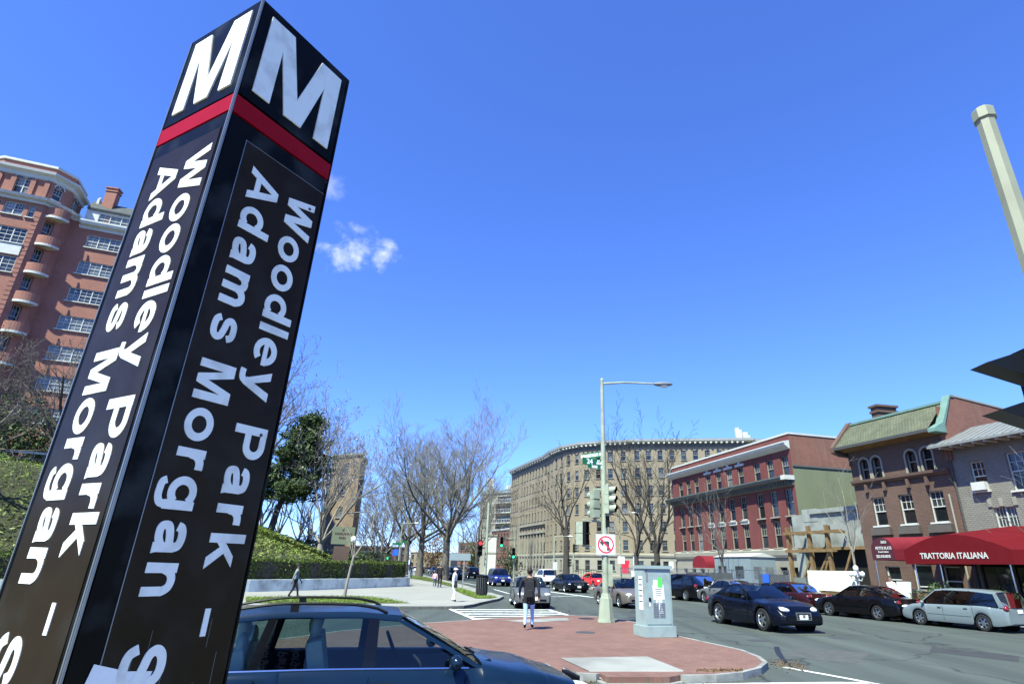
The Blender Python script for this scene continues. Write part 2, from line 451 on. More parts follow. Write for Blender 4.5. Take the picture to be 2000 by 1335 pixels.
def leaf_mat(name, c1, c2, rough=0.55):
    m, n, l, b = _bsdf(name)
    c1, c2 = Vector(c1) * .62, Vector(c2) * .62
    gi = n.new('ShaderNodeNewGeometry')
    rp = n.new('ShaderNodeValToRGB')
    rp.color_ramp.elements[0].color = tuple(c1) + (1,); rp.color_ramp.elements[1].color = tuple(c2) + (1,)
    l.new(gi.outputs['Random Per Island'], rp.inputs[0]); l.new(rp.outputs[0], b.inputs['Base Color'])
    b.inputs['Roughness'].default_value = rough
    b.inputs['Specular IOR Level'].default_value = 0.3
    M[name] = m
leaf_mat('leaf_evergreen', (0.026, 0.055, 0.016), (0.115, 0.165, 0.045))
leaf_mat('leaf_hedge', (0.04, 0.075, 0.010), (0.17, 0.23, 0.03))
leaf_mat('leaf_ivy', (0.10, 0.14, 0.03), (0.34, 0.38, 0.09))
leaf_mat('leaf_grass', (0.13, 0.22, 0.03), (0.36, 0.48, 0.08))
leaf_mat('leaf_dry', (0.15, 0.09, 0.04), (0.33, 0.20, 0.09))
leaf_mat('blossom', (0.40, 0.27, 0.27), (0.58, 0.47, 0.45))
def ground_mat(name, kind):
    m, n, l, b = _bsdf(name)
    tc = n.new('ShaderNodeTexCoord')
    def noise(scale, det=8, rough=0.6, vec=None):
        x = n.new('ShaderNodeTexNoise'); x.inputs['Scale'].default_value = scale; x.inputs['Detail'].default_value = det; x.inputs['Roughness'].default_value = rough
        l.new(vec or tc.outputs['Object'], x.inputs['Vector']); return x.outputs['Fac']
    def ramp(fac, p0, c0, p1, c1):
        r = n.new('ShaderNodeValToRGB'); r.color_ramp.elements[0].position = p0; r.color_ramp.elements[1].position = p1
        r.color_ramp.elements[0].color = tuple(c0) + (1,); r.color_ramp.elements[1].color = tuple(c1) + (1,)
        l.new(fac, r.inputs[0]); return r.outputs[0]
    def mix(f, a, c, mode='MIX'):
        x = n.new('ShaderNodeMix'); x.data_type = 'RGBA'; x.blend_type = mode
        if isinstance(f, (int, float)): x.inputs['Factor'].default_value = f
        else: l.new(f, x.inputs['Factor'])
        l.new(a, x.inputs['A'])
        if isinstance(c, tuple): x.inputs['B'].default_value = c + (1,)
        else: l.new(c, x.inputs['B'])
        return x.outputs['Result']
    bump_h = None
    if kind == 'asphalt':
        base = ramp(noise(0.16, 9, 0.65), 0.32, (0.105, 0.108, 0.100), 0.70, (0.165, 0.168, 0.155))
        base = mix(0.55, base, ramp(noise(60, 3), 0.3, (0.06, 0.062, 0.06), 0.75, (0.24, 0.245, 0.23)))
        mp = n.new('ShaderNodeMapping'); mp.inputs['Rotation'].default_value = (0, 0, R(-21)); mp.inputs['Scale'].default_value = (1.2, 0.05, 1)
        l.new(tc.outputs['Object'], mp.inputs[0])
        wear = ramp(noise(0.9, 6, 0.6, mp.outputs[0]), 0.40, (0.62, 0.62, 0.62), 0.66, (1.12, 1.12, 1.12))
        base = mix(0.8, base, wear, 'MULTIPLY')
        vo = n.new('ShaderNodeTexVoronoi'); vo.feature = 'DISTANCE_TO_EDGE'; vo.inputs['Scale'].default_value = 0.17
        wv = n.new('ShaderNodeVectorMath'); wv.operation = 'ADD'
        nv = n.new('ShaderNodeTexNoise'); nv.inputs['Scale'].default_value = 0.8; nv.inputs['Detail'].default_value = 6
        l.new(tc.outputs['Object'], nv.inputs['Vector']); l.new(tc.outputs['Object'], wv.inputs[0]); l.new(nv.outputs['Color'], wv.inputs[1])
        l.new(wv.outputs[0], vo.inputs['Vector'])
        crack = ramp(vo.outputs['Distance'], 0.0, (0.22, 0.22, 0.23), 0.009, (1, 1, 1))
        base = mix(0.85, base, crack, 'MULTIPLY')
        base = mix(ramp(noise(0.55, 7, 0.7), 0.62, (0, 0, 0), 0.74, (0.55, 0.55, 0.55)), base, (0.06, 0.06, 0.06))
        bump_h = noise(90, 3); rough = 0.8
    elif kind == 'paving':
        mp = n.new('ShaderNodeMapping'); mp.inputs['Rotation'].default_value = (0, 0, R(18))
        l.new(tc.outputs['Object'], mp.inputs[0])
        bt = n.new('ShaderNodeTexBrick'); bt.inputs['Scale'].default_value = 1; bt.inputs['Brick Width'].default_value = 0.205; bt.inputs['Row Height'].default_value = 0.103
        bt.inputs['Mortar Size'].default_value = 0.007; bt.inputs['Color1'].default_value = (0.37, 0.175, 0.135, 1); bt.inputs['Color2'].default_value = (0.47, 0.245, 0.19, 1)
        bt.inputs['Mortar'].default_value = (0.30, 0.20, 0.165, 1)
        l.new(mp.outputs[0], bt.inputs['Vector'])
        base = mix(0.65, bt.outputs['Color'], ramp(noise(0.7, 9, 0.7), 0.3, (0.62, 0.60, 0.58), 0.72, (1.15, 1.12, 1.10)), 'MULTIPLY')
        base = mix(ramp(noise(2.6, 9, 0.75), 0.58, (0, 0, 0), 0.72, (0.5, 0.5, 0.5)), base, (0.37, 0.27, 0.22))
        bump_h = bt.outputs['Fac']; rough = 0.9
    elif kind == 'lawn':
        base = ramp(noise(0.22, 9, 0.7), 0.36, (0.075, 0.055, 0.032), 0.60, (0.085, 0.105, 0.022))
        base = mix(0.6, base, ramp(noise(5, 8, 0.8), 0.3, (0.03, 0.035, 0.015), 0.75, (0.17, 0.18, 0.06)))
        bump_h = noise(7, 8, 0.8); rough = 1.0
    elif kind == 'walk':
        base = ramp(noise(0.3, 9, 0.6), 0.3, (0.37, 0.36, 0.33), 0.7, (0.47, 0.46, 0.425))
        base = mix(0.35, base, ramp(noise(30, 4), 0.3, (0.30, 0.29, 0.27), 0.7, (0.52, 0.51, 0.47)))
        base = mix(ramp(noise(0.9, 9, 0.75), 0.60, (0, 0, 0), 0.76, (0.6, 0.6, 0.6)), base, (0.25, 0.24, 0.22))
        mp = n.new('ShaderNodeMapping'); mp.inputs['Rotation'].default_value = (0, 0, R(20))
        l.new(tc.outputs['Object'], mp.inputs[0])
        bt = n.new('ShaderNodeTexBrick'); bt.offset = 0.0; bt.inputs['Scale'].default_value = 1; bt.inputs['Brick Width'].default_value = 1.5; bt.inputs['Row Height'].default_value = 1.5
        bt.inputs['Mortar Size'].default_value = 0.012; bt.inputs['Color1'].default_value = (1, 1, 1, 1); bt.inputs['Color2'].default_value = (0.93, 0.93, 0.93, 1); bt.inputs['Mortar'].default_value = (0.45, 0.45, 0.45, 1)
        l.new(mp.outputs[0], bt.inputs['Vector'])
        base = mix(1.0, base, bt.outputs['Color'], 'MULTIPLY')
        bump_h = noise(40, 4); rough = 0.95
    base = mix(1.0, base, ((ALB, ALB, ALB) if kind != 'walk' else (.66, .66, .64)) if kind != 'asphalt' else (0.50, 0.575, 0.52), 'MULTIPLY')
    l.new(base, b.inputs['Base Color']); b.inputs['Roughness'].default_value = rough
    bp = n.new('ShaderNodeBump'); bp.inputs['Strength'].default_value = 0.3 if kind != 'lawn' else 0.8; bp.inputs['Distance'].default_value = 0.012 if kind != 'lawn' else 0.12
    if kind == 'paving': bp.invert = True
    l.new(bump_h, bp.inputs['Height']); l.new(bp.outputs[0], b.inputs['Normal'])
    M[name] = m
ground_mat('asphalt', 'asphalt'); ground_mat('paving', 'paving'); ground_mat('lawn', 'lawn'); ground_mat('walk', 'walk')
# ------------------------------------------------------------------ ground, roads, pavements
sheet('ground', [(-3000, -1500), (3000, -1500), (3000, 4500), (-3000, 4500)], -0.03, 'earth')
sheet('road', [(-140, -60), (140, -60), (140, 420), (-140, 420)], 0.0, 'asphalt')
KZ = 0.13
def ring(pts, w):
    """inner ring of a closed outline, w metres inside (outline counter-clockwise)"""
    out = []
    n = len(pts)
    for i in range(n):
        a, p, c = Vector(pts[i - 1]), Vector(pts[i]), Vector(pts[(i + 1) % n])
        d1 = (p - a).normalized(); d2 = (c - p).normalized()
        n1 = Vector((-d1.y, d1.x)); n2 = Vector((-d2.y, d2.x))
        b = (n1 + n2); b = b / max(0.35, b.length_squared) * 2 * 1.0
        out.append(p + b * w * 0.5 * (2 / max(1.0, 1.0)) * 0.5 * 1.0 if False else p + b * w * 0.5)
    return out
def xy(v): return (v.x, v.y)
# traffic island: brick paving with separate kerb stones
isl_px = [(1500, 1292), (1486, 1281), (1452, 1268), (1392, 1255), (1330, 1241), (1240, 1213), (1170, 1203), (1112, 1200), (965, 1206), (830, 1215), (650, 1232), (430, 1262), (250, 1290),
          (270, 1345), (500, 1350), (800, 1333), (1000, 1320), (1107, 1312), (1165, 1315), (1180, 1322), (1315, 1322), (1336, 1318), (1400, 1317), (1450, 1312), (1486, 1303)]
isl = [xy(G(x, y, KZ)) for x, y in isl_px]
if sum(isl[i][0] * isl[(i + 1) % len(isl)][1] - isl[(i + 1) % len(isl)][0] * isl[i][1] for i in range(len(isl))) < 0: isl = isl[::-1]
isl_in = ring(isl, 0.2)
island = tag(slab('traffic_island', [tuple(p) for p in isl_in], -0.02, KZ - 0.006, 'paving'), kind='structure')
n = len(isl)
for i in range(n):
    a, b2 = Vector(isl[i]), Vector(isl[(i + 1) % n]); a2, b3 = Vector(isl_in[i]), Vector(isl_in[(i + 1) % n])
    L = (b2 - a).length; k = max(1, int(L / 1.6 + 0.5))
    ramp_zone = (a - Vector(xy(G(1250, 1322, KZ)))).length < 1.25 and (b2 - Vector(xy(G(1250, 1322, KZ)))).length < 1.25
    for j in range(k):
        g = 0.006 / max(L / k, .1)
        t0, t1 = j / k + g, (j + 1) / k - g
        q = [a.lerp(b2, t0), a.lerp(b2, t1), a2.lerp(b3, t1), a2.lerp(b3, t0)]
        z1 = KZ + random.uniform(-.004, .004) - (0.10 if ramp_zone else 0)
        MB().prism([tuple(p) for p in q], -0.02, z1).build('kerb_stone', 'kerb_concrete', island)
def patch(name, px, z, material, dz=0.004, parent=None, kind='structure'):
    o = sheet(name, [xy(G(x, y, z)) for x, y in px], z + dz, material, kind)
    if parent is not None:
        o.parent = parent
        if 'kind' in o: del o['kind']
    return o
ramp_b = MB()
rp_px = [(1094, 1284, KZ), (1264, 1281, KZ), (1336, 1309, KZ), (1313, 1328, .02), (1180, 1330, .02), (1149, 1309, KZ)]
ramp_b.add([G(x, y, z) + Vector((0, 0, 0.005)) for x, y, z in rp_px], [(0, 1, 2, 5), (5, 2, 3, 4)])
o = ramp_b.build('ramp_slab', 'concrete', island)
patch('landing_slab', [(985, 1211), (1060, 1207), (1108, 1206), (1112, 1211), (1030, 1215)], KZ, 'concrete', 0.003, island)
mh = MB().lathe([(0.0, 0.012), (0.28, 0.012), (0.30, 0.0)], 20); o = mh.build('manhole_cover', 'iron', island); p = G(1143, 1234, KZ); o.location = (p.x, p.y, KZ - .004)
mh = MB().lathe([(0.0, 0.012), (0.30, 0.012), (0.32, 0.0)], 20); o = mh.build('manhole_cover', 'tar', island); p = G(1145, 1207, KZ); o.location = (p.x, p.y, KZ - .004)
# near pavement under the camera
nd = Vector((0.954, 0.30)); nn_ = Vector((-0.30, 0.954)); k0 = Vector((-1.35, 4.95))
near_pts = [k0 - nd * 60, k0 + nd * 5.5, k0 + nd * 7.5 - nn_ * .8, k0 + nd * 8.6 - nn_ * 2.6, Vector((9.5, -40)), Vector((-60, -40))]
near = tag(slab('near_pavement', [tuple(p) for p in near_pts], -0.02, KZ, 'walk'), kind='structure')
for j in range(22):
    a = k0 - nd * 30 + nd * j * 1.6
    q = [a, a + nd * 1.59, a + nd * 1.59 + nn_ * .17, a + nn_ * .17]
    if (a - k0).dot(nd) < 5: MB().prism([tuple(p) for p in q], -0.02, KZ + random.uniform(-.004, .004)).build('kerb_stone', 'kerb_concrete', near)
# left pavement along the side street and up the avenue
lk_px = [(100, 1172), (330, 1177), (480, 1180), (640, 1182), (780, 1183), (872, 1183), (905, 1182), (925, 1179), (945, 1174), (975, 1168), (984, 1163), (965, 1158), (930, 1148), (894, 1138.5), (860, 1130), (832, 1122.5)]
lk = [Vector(xy(G(x, y, KZ))) for x, y in lk_px]
LP = [tuple(p) for p in lk] + [(-52, 240), (-140, 240), (-140, 0)]
lpv = tag(slab('left_pavement', LP, -0.02, KZ - .004, 'walk'), kind='structure')
for i in range(len(lk) - 1):
    a, b2 = lk[i], lk[i + 1]; L = (b2 - a).length; k = max(1, int(L / 2.2 + .5)); d = (b2 - a).normalized(); nrm = Vector((-d.y, d.x))
    if a.length > 75: continue
    for j in range(k):
        p0, p1 = a.lerp(b2, j / k), a.lerp(b2, (j + 1) / k) - d * .012
        q = [p0, p1, p1 + nrm * .18, p0 + nrm * .18]
        MB().prism([tuple(p) for p in q], -0.02, KZ + .003).build('kerb_stone', 'kerb_concrete', lpv)
# right pavement along the shops
DS = Vector((-0.357, 0.934)).normalized(); NS = Vector((DS.y, -DS.x)); P0 = Vector((16.78, 24.06))
def S(s, off, z=None):
    p = P0 + DS * s + NS * off
    return Vector((p.x, p.y)) if z is None else Vector((p.x, p.y, z))
rpv = tag(slab('right_pavement', [tuple(S(-45, 2.1)), tuple(S(38, 2.1)), tuple(S(42, 4)), tuple(S(43, 7)), tuple(S(44, 40)), tuple(S(-45, 40))], -0.02, KZ, 'walk'), kind='structure')
for j in range(42):
    a, b2 = S(-20 + j * 1.4, 1.93), S(-20 + (j + 1) * 1.4 - .012, 1.93)
    q = [a, b2, b2 + NS * .18, a + NS * .18]
    MB().prism([tuple(p) for p in (q if True else q)][::-1], -0.02, KZ + .003).build('kerb_stone', 'kerb_concrete', rpv)
# far pavement in front of the tan apartment block
tag(slab('far_pavement', [(-3.5, 92), (4, 84), (60, 84), (90, 130), (60, 260), (-30, 260), (-14, 150)], -0.02, KZ, 'walk'), kind='structure')
# ---- painted markings
def line_px(name, pts, w, z=0.004):
    """a painted stripe of real width along ground points"""
    b = MB()
    P = [Vector(xy(G(x, y))) for x, y in pts]
    for a, c in zip(P[:-1], P[1:]):
        d = (c - a).normalized(); nn2 = Vector((-d.y, d.x)) * w / 2
        q = [a - nn2, c - nn2, c + nn2, a + nn2]
        b.add([(p.x, p.y, z) for p in q], [(0, 1, 2, 3)])
    return tag(b.build(name, 'road_paint'), kind='structure')
for i, (a, c) in enumerate([((888, 1189.5), (1078, 1190.0)), ((898, 1193.4), (1086, 1194.2)), ((908, 1198.0), (1096, 1198.4)), ((918, 1202.8), (1105, 1202.0)), ((928, 1207.6), (1030, 1206.0))]):
    line_px('crosswalk_bar', [a, c], 0.42)
line_px('crosswalk_edge', [(874, 1186.5), (936, 1212)], 0.2, 0.006)
line_px('crosswalk_edge', [(1066, 1188.5), (1118, 1203)], 0.2, 0.006)
line_px('stop_line', [(1068, 1154), (1160, 1166)], 0.35)
line_px('lane_line', [(1068, 1164.5), (1128, 1163)], 0.2)
line_px('lane_line', [(965, 1150), (1000, 1160)], 0.16)
line_px('lane_line', [(905, 1137), (935, 1143)], 0.16)
line_px('lane_line', [(1531, 1302), (1600, 1314), (1660, 1325), (1760, 1344)], 0.13)
line_px('crosswalk_edge', [(1325, 1337), (1480, 1334), (1640, 1332.5), (1700, 1333)], 0.16)
def road_patch(pts, material, name='road_patch'):
    return patch(name, pts, 0.0, material, .0025)
mat('asphalt_dark', (0.075, 0.077, 0.078), .85, var=.25, scale=3, bump=.2, bscale=90)
mat('asphalt_pale', (0.150, 0.152, 0.142), .85, var=.2, scale=3, bump=.2, bscale=90)
road_patch([(1560, 1262), (1700, 1275), (1672, 1296), (1528, 1280)], 'asphalt_pale'); road_patch([(1236, 1190), (1300, 1198), (1292, 1204), (1228, 1195)], 'asphalt_dark')
road_patch([(1820, 1262), (1990, 1280), (1990, 1292), (1815, 1272)], 'asphalt_dark'); road_patch([(700, 1192), (800, 1192), (790, 1200), (690, 1201)], 'asphalt_dark')
for px, py in ((1232, 1207), (1640, 1245), (1480, 1250), (1330, 1190)):
    p = G(px, py); o = MB().lathe([(0.0, 0.006), (0.30, 0.006), (0.33, 0.003)], 20).build('manhole_cover', 'iron'); o.location = (p.x, p.y, 0.0); tag(o, kind='structure')
tar = MB()
tp = [Vector(xy(G(x, y))) for x, y in [(1517, 1262), (1519, 1271), (1524, 1280), (1533, 1290), (1546, 1300), (1570, 1310)]]
for i, (a, c) in enumerate(zip(tp[:-1], tp[1:])):
    w = [.14, .15, .12, .06, .03][i]; d = (c - a).normalized(); m2 = Vector((-d.y, d.x)) * w / 2
    tar.add([(p.x, p.y, .0035 + i * .0002) for p in (a - m2, c - m2, c + m2, a + m2)], [(0, 1, 2, 3)])
tag(tar.build('tar_seam', 'tar'), kind='structure')
# ---- lawn bank behind the planter wall
WALL = [Vector(p) for p in [(-70, -4), (-48, 12), (-36, 21.5), (-25.2, 31.0), (-20.8, 34.8), (-17.74, 38.6), (-15.6, 42.6), (-13.4, 48), (-11.3, 53.6), (-11.3, 55.2), (-12.4, 56.6), (-16.5, 72), (-28, 112), (-48, 180)]]
def wnorm(i):
    a = WALL[max(0, i - 1)]; b2 = WALL[min(len(WALL) - 1, i + 1)]; d = (b2 - a).normalized(); return Vector((-d.y, d.x))
SKY_T = [(-60, .12), (-44, .115), (-36, .095), (-30, .075), (-24, .050), (-20, .036), (-17, .020), (-14.5, .004), (-12, -.012), (0, -.02)]
def hill_z(x, y, q):
    """height of the bank: a smooth rise behind the wall, higher towards the hotel"""
    a = math.degrees(math.atan2(x, y)); t = SKY_T[0][1]
    for (a0, t0), (a1, t1) in zip(SKY_T[:-1], SKY_T[1:]):
        if a0 <= a <= a1: t = t0 + (t1 - t0) * (a - a0) / (a1 - a0)
    if a > 0: t = -.02
    zs = 1.92 + 60 * t; k = min(1.0, max(0.0, (q - .5) / 17)); k = k * (1.6 - .6 * k)
    return .80 + (zs - .80) * min(1.0, k) + (max(0, q - 20) * .10 if a < -30 else 0)
def wall_q(x, y):
    p = Vector((x, y)); best = 1e9
    for a, b_ in zip(WALL[:-1], WALL[1:]):
        d = b_ - a; t = max(0, min(1, (p - a).dot(d) / d.length_squared)); best = min(best, (p - a - d * t).length)
    return best
def ground_z(x, y): return hill_z(x, y, wall_q(x, y))
bk = MB(); Q = [0.3, 1, 2, 3.5, 5, 7, 9.5, 12, 15, 18, 22, 28, 40, 60, 90]
cols = []
for i in range(len(WALL)):
    nm = wnorm(i)
    if i in (9, 10): nm = (wnorm(8) + wnorm(11)).normalized()
    for j, q in enumerate(Q):
        p = WALL[i] + nm * q
        bk.v.append((p.x, p.y, hill_z(p.x, p.y, q) + random.uniform(-.1, .1) * (q > 3)))
for i in range(len(WALL) - 1):
    for j in range(len(Q) - 1):
        a = i * len(Q) + j
        bk.f.append((a, a + len(Q), a + len(Q) + 1, a + 1)); bk.mi.append(0)
bank = tag(bk.build('lawn_bank', 'lawn', smooth=True, sharp=0), kind='structure')
def bank_at(i, t, q):
    """point on the bank: between wall corner i and i+1, q metres behind the wall"""
    n1, n2 = wnorm(i), wnorm(i + 1)
    p = (WALL[i] + n1 * q).lerp(WALL[i + 1] + n2 * q, t)
    return Vector((p.x, p.y, hill_z(p.x, p.y, q)))
# ------------------------------------------------------------------ buildings
PANES = ['pane_dark', 'pane_dark', 'pane_mid', 'pane_mid', 'pane_light']
_wcache = {}
def win_meshes(w, h, style, fmat):
    """frame, sash panes and sill of one window; origin at lower-left of the opening, x right, z up, -y outward"""
    key = (round(w, 2), round(h, 2), style, fmat)
    if key in _wcache: return _wcache[key]
    nx = {'triple': 3, 'double': 2}.get(style, 1)
    fb = MB(); t = 0.07 if w > 1.2 else .05
    fb.box((w / 2, 0, t / 2), (w, .08, t)); fb.box((w / 2, 0, h - t / 2), (w, .08, t))
    fb.box((t / 2, 0, h / 2), (t, .08, h - 2 * t)); fb.box((w - t / 2, 0, h / 2), (t, .08, h - 2 * t))
    panes = []
    sw = w / nx
    for i in range(nx):
        if i: fb.box((sw * i, -.002, h / 2), (t * 1.2, .085, h - 2 * t))
        x0, x1 = sw * i + t * .8, sw * (i + 1) - t * .8
        zm = h * .5
        fb.box(((x0 + x1) / 2, .006, zm), (x1 - x0, .06, .06))
        if style != 'plain':
            nm = 2 if style == 'triple' else 3
            for k in range(1, nm): fb.box((x0 + (x1 - x0) * k / nm, .012, h * .75), (.025, .03, h * .5 - t))
            fb.box(((x0 + x1) / 2, .012, h * .75), (x1 - x0, .03, .025))
            if style == 'triple':
                fb.box(((x0 + x1) / 2, .012, h * .25), (x1 - x0, .03, .025)); fb.box(((x0 + x1) / 2, .013, h * .25), (.025, .03, h * .5 - t))
        up = MB(); up.add([(x0, .03, zm), (x1, .03, zm), (x1, .03, h - t), (x0, .03, h - t)], [(0, 1, 2, 3)])
        lo = MB(); lo.add([(x0, .045, t), (x1, .045, t), (x1, .045, zm), (x0, .045, zm)], [(0, 1, 2, 3)])
        panes += [(up, 'u'), (lo, 'l')]
    fm = fb.mesh('window', fmat)
    pm = [(k, {p: b.mesh('pane', p) for p in set(PANES)}) for b, k in panes]
    sl = MB().box((w / 2, -.05, -.05), (w + .16, .22, .09)).mesh('sill', fmat)
    _wcache[key] = (fm, pm, sl)
    return _wcache[key]
def place_window(parent, x, z, w, h, depth, style='sash', fmat='window_frame', sill=True, rnd=random, panes=None):
    fm, pm, sl = win_meshes(w, h, style, fmat)
    o = link('window', fm, parent); o.location = (x, depth, z)
    base = rnd.choice(panes or PANES)
    for k, d in pm:
        c = link('pane', d[base if rnd.random() < .6 else rnd.choice(panes or PANES)], o)
    if sill:
        s = link('sill', sl, o); s.location = (0, -depth, 0)
    return o
def facade(parent, name, p0, p1, z0, z1, ops, material, depth=.14, tall=None):
    """a wall panel from p0 to p1 (left to right seen from outside) with recessed openings (x0,x1,z0,z1); returns the wall object in its own frame"""
    p0, p1 = Vector(p0), Vector(p1); d = (p1 - p0); L = d.length
    ang = math.atan2(d.y, d.x)
    xs = sorted(set([0.0, L] + [o[0] for o in ops] + [o[1] for o in ops])); zs = sorted(set([z0, z1] + [o[2] for o in ops] + [o[3] for o in ops]))
    b = MB()
    def hole(x, z): return any(o[0] < x < o[1] and o[2] < z < o[3] for o in ops)
    for i in range(len(xs) - 1):
        for j in range(len(zs) - 1):
            if hole((xs[i] + xs[i + 1]) / 2, (zs[j] + zs[j + 1]) / 2): continue
            b.add([(xs[i], 0, zs[j]), (xs[i + 1], 0, zs[j]), (xs[i + 1], 0, zs[j + 1]), (xs[i], 0, zs[j + 1])], [(0, 1, 2, 3)])
    for x0, x1, a, c in [o[:4] for o in ops]:
        D = depth + .12
        b.add([(x0, 0, a), (x0, 0, c), (x0, D, c), (x0, D, a)], [(3, 2, 1, 0)]); b.add([(x1, 0, a), (x1, 0, c), (x1, D, c), (x1, D, a)], [(0, 1, 2, 3)])
        b.add([(x0, 0, c), (x1, 0, c), (x1, D, c), (x0, D, c)], [(0, 1, 2, 3)][:1]); b.add([(x0, 0, a), (x1, 0, a), (x1, D, a), (x0, D, a)], [(3, 2, 1, 0)])
        b.add([(x0, D, a), (x1, D, a), (x1, D, c), (x0, D, c)], [(0, 1, 2, 3)])
    o = b.build(name, material, parent)
    pl = parent.location if parent is not None else Vector((0, 0, 0))
    o.location = (p0.x - pl.x, p0.y - pl.y, -pl.z); o.rotation_euler = (0, 0, ang)
    return o
def grid_windows(parent, p0, p1, xs, zs, w, h, material, z0, z1, style='sash', fmat='window_frame', depth=.14, name='wall', sill=True, panes=None, skip=()):
    ops = [(x - w / 2, x + w / 2, z - h / 2, z + h / 2) for i, x in enumerate(xs) for j, z in enumerate(zs) if (i, j) not in skip]
    wl_ = facade(parent, name, p0, p1, z0, z1, ops, material, depth)
    for o in ops: place_window(wl_, o[0], o[2], w, h, depth, style, fmat, sill, panes=panes)
    return wl_
def rel(parent, pts): return [(p[0] - parent.location.x, p[1] - parent.location.y) for p in pts]
def poly_roof(parent, name, pts, z, material):
    b = MB(); b.add([(x, y, z) for x, y in rel(parent, pts)], [tuple(range(len(pts)))]); o = b.build(name, material, parent)
    if o.data.polygons[0].normal.z < 0: o.data.flip_normals()
    return o
def band(parent, name, pts, prof, material, close=False, smooth=False):
    """moulding swept along outline points; prof = [(out, z)...]; outward is to the right of travel"""
    P = [Vector(p) for p in rel(parent, pts)]; b = MB(); n_ = len(P); rows = []
    for i, p in enumerate(P):
        a = P[i - 1] if (i or close) else P[0]; c = P[(i + 1) % n_] if (i < n_ - 1 or close) else P[-1]
        d1 = (p - a).normalized() if (p - a).length > 1e-6 else (c - p).normalized(); d2 = (c - p).normalized() if (c - p).length > 1e-6 else d1
        m_ = Vector((d1.y, -d1.x)) + Vector((d2.y, -d2.x)); m_ = m_ / max(.3, m_.length_squared / 2)
        rows.append([(p.x + m_.x * o_, p.y + m_.y * o_, z_) for o_, z_ in prof])
    k = len(prof)
    for r_ in rows: b.v.extend(r_)
    for i in range(n_ if close else n_ - 1):
        i2 = (i + 1) % n_
        for j in range(k - 1):
            b.f.append((i * k + j, i2 * k + j, i2 * k + j + 1, i * k + j + 1)); b.mi.append(0)
    if not close:
        b.f.append(tuple(range(k))[::-1]); b.mi.append(0); b.f.append(tuple((n_ - 1) * k + j for j in range(k))); b.mi.append(0)
    return b.build(name, material, parent, smooth)
def chimney(parent, x, y, z0, z1, w, material, d=None):
    d = d or w
    b = MB().box((x - parent.location.x, y - parent.location.y, (z0 + z1) / 2), (w, d, z1 - z0), .2)
    b.box((x - parent.location.x, y - parent.location.y, z1 - .35), (w + .16, d + .16, .16), .2); b.box((x - parent.location.x, y - parent.location.y, z1 + .03), (w + .22, d + .22, .14), .2)
    return b.build('chimney', material, parent)
# ---- red brick hotel tower on the hill (left)
HB = thing('hotel_tower', 'tall red brick apartment tower with white windows and stacked round balconies', 'building', (-49.1, 52.7, 0))
hu = Vector((0.927, 0.375)); hn = Vector((0.375, -0.927)); hc = Vector((-49.1, 52.7))
def HP(u, o=0.0): return hc + hu * u + hn * o
rows = [36.0, 33.0, 29.9, 26.8, 23.7, 20.5, 17.4, 14.3]
# right wing wall
ops = []
for z in rows[1:]:
    ops.append((1.05, 4.05, z - .75, z + .75)); ops.append((5.2, 8.2, z - .75, z + .75)); ops.append((9.4, 12.4, z - .75, z + .75))
wr = facade(HB, 'wall', HP(-.3), HP(14), 2, 34.55, ops, 'brick_red_hotel', .12)
for o in ops: place_window(wr, o[0], o[2], 3.0, 1.5, .12, 'triple', 'trim_white', panes=['pane_mid', 'pane_light', 'pane_light'])
band(HB, 'cornice', [HP(-.2), HP(14.3), HP(14.3, -14)], [(0, 34.3), (.12, 34.3), (.16, 34.6), (.5, 34.7), (.62, 35.0), (.62, 35.15), (0, 35.3)], 'trim_white')
ops = [(1.2, 4.3, 35.45, 36.75), (5.4, 8.4, 35.45, 36.75)]
wa = facade(HB, 'attic_wall', HP(-.3, -.5), HP(14, -.5), 35.1, 37.0, ops, 'trim_white', .1)
for o in ops: place_window(wa, o[0], o[2], o[1] - o[0], 1.3, .1, 'triple', 'trim_white', sill=False)
band(HB, 'roof', [HP(-.3, -.45), HP(14, -.45), HP(14, -14)], [(.12, 36.95), (.16, 37.15), (-.9, 38.5), (-3, 38.6), (-9, 38.6)], 'slate')
for u in (0.2, 4.9, 8.0): MB().lathe([(0, 1.0), (.18, .8), (.2, 0)], 8).build('roof_finial', 'trim_white', HB).location = tuple(HP(u, -1.2) - hc) + (38.0,)
chimney(HB, *HP(1.25, -1.1), 35, 40.2, 1.1, 'brick_red_hotel', .8)
wing_side = facade(HB, 'wall', HP(14), HP(14, -14), 2, 34.5, [], 'brick_red_hotel')
# projecting bay on the left with canted corner
bay = [HP(-9.0, -1.5), HP(-8.6, 1.4), HP(-7.4, 2.2), HP(-2.75, 2.2), HP(-1.35, .9), HP(-1.0, 0)]
ops = []
for z in (31.2, 28.1): ops.append((.95, 4.15, z - .85, z + .85))
ops.append((1.6, 3.2, 33.35, 34.75)); ops.append((.7, 1.25, 33.35, 34.75)); ops.append((3.55, 4.1, 33.35, 34.75))
for z in (23.4, 20.2, 17): ops.append((1.2, 2.3, z - .8, z + .8)); ops.append((2.6, 3.7, z - .8, z + .8))
wb_ = facade(HB, 'wall', bay[2], bay[3], 2, 35.2, ops, 'brick_red_hotel', .14)
for i, o in enumerate(ops): place_window(wb_, o[0], o[2], o[1] - o[0], o[3] - o[2], .14, 'triple' if o[1] - o[0] > 2 else ('double' if o[1] - o[0] > 1.5 else 'sash'), 'trim_white')
MB().box((2.55, -.03, 29.65), (3.3, .1, 1.1)).build('spandrel_panel', 'trim_white', wb_)
for k in range(46):      # projecting string courses of the rusticated corner
    z = 12 + k * .48
    if z > 34: break
    MB().box((4.43, -.012, z), (.44, .035, .10)).build('brick_course', 'brick_red_hotel', wb_)
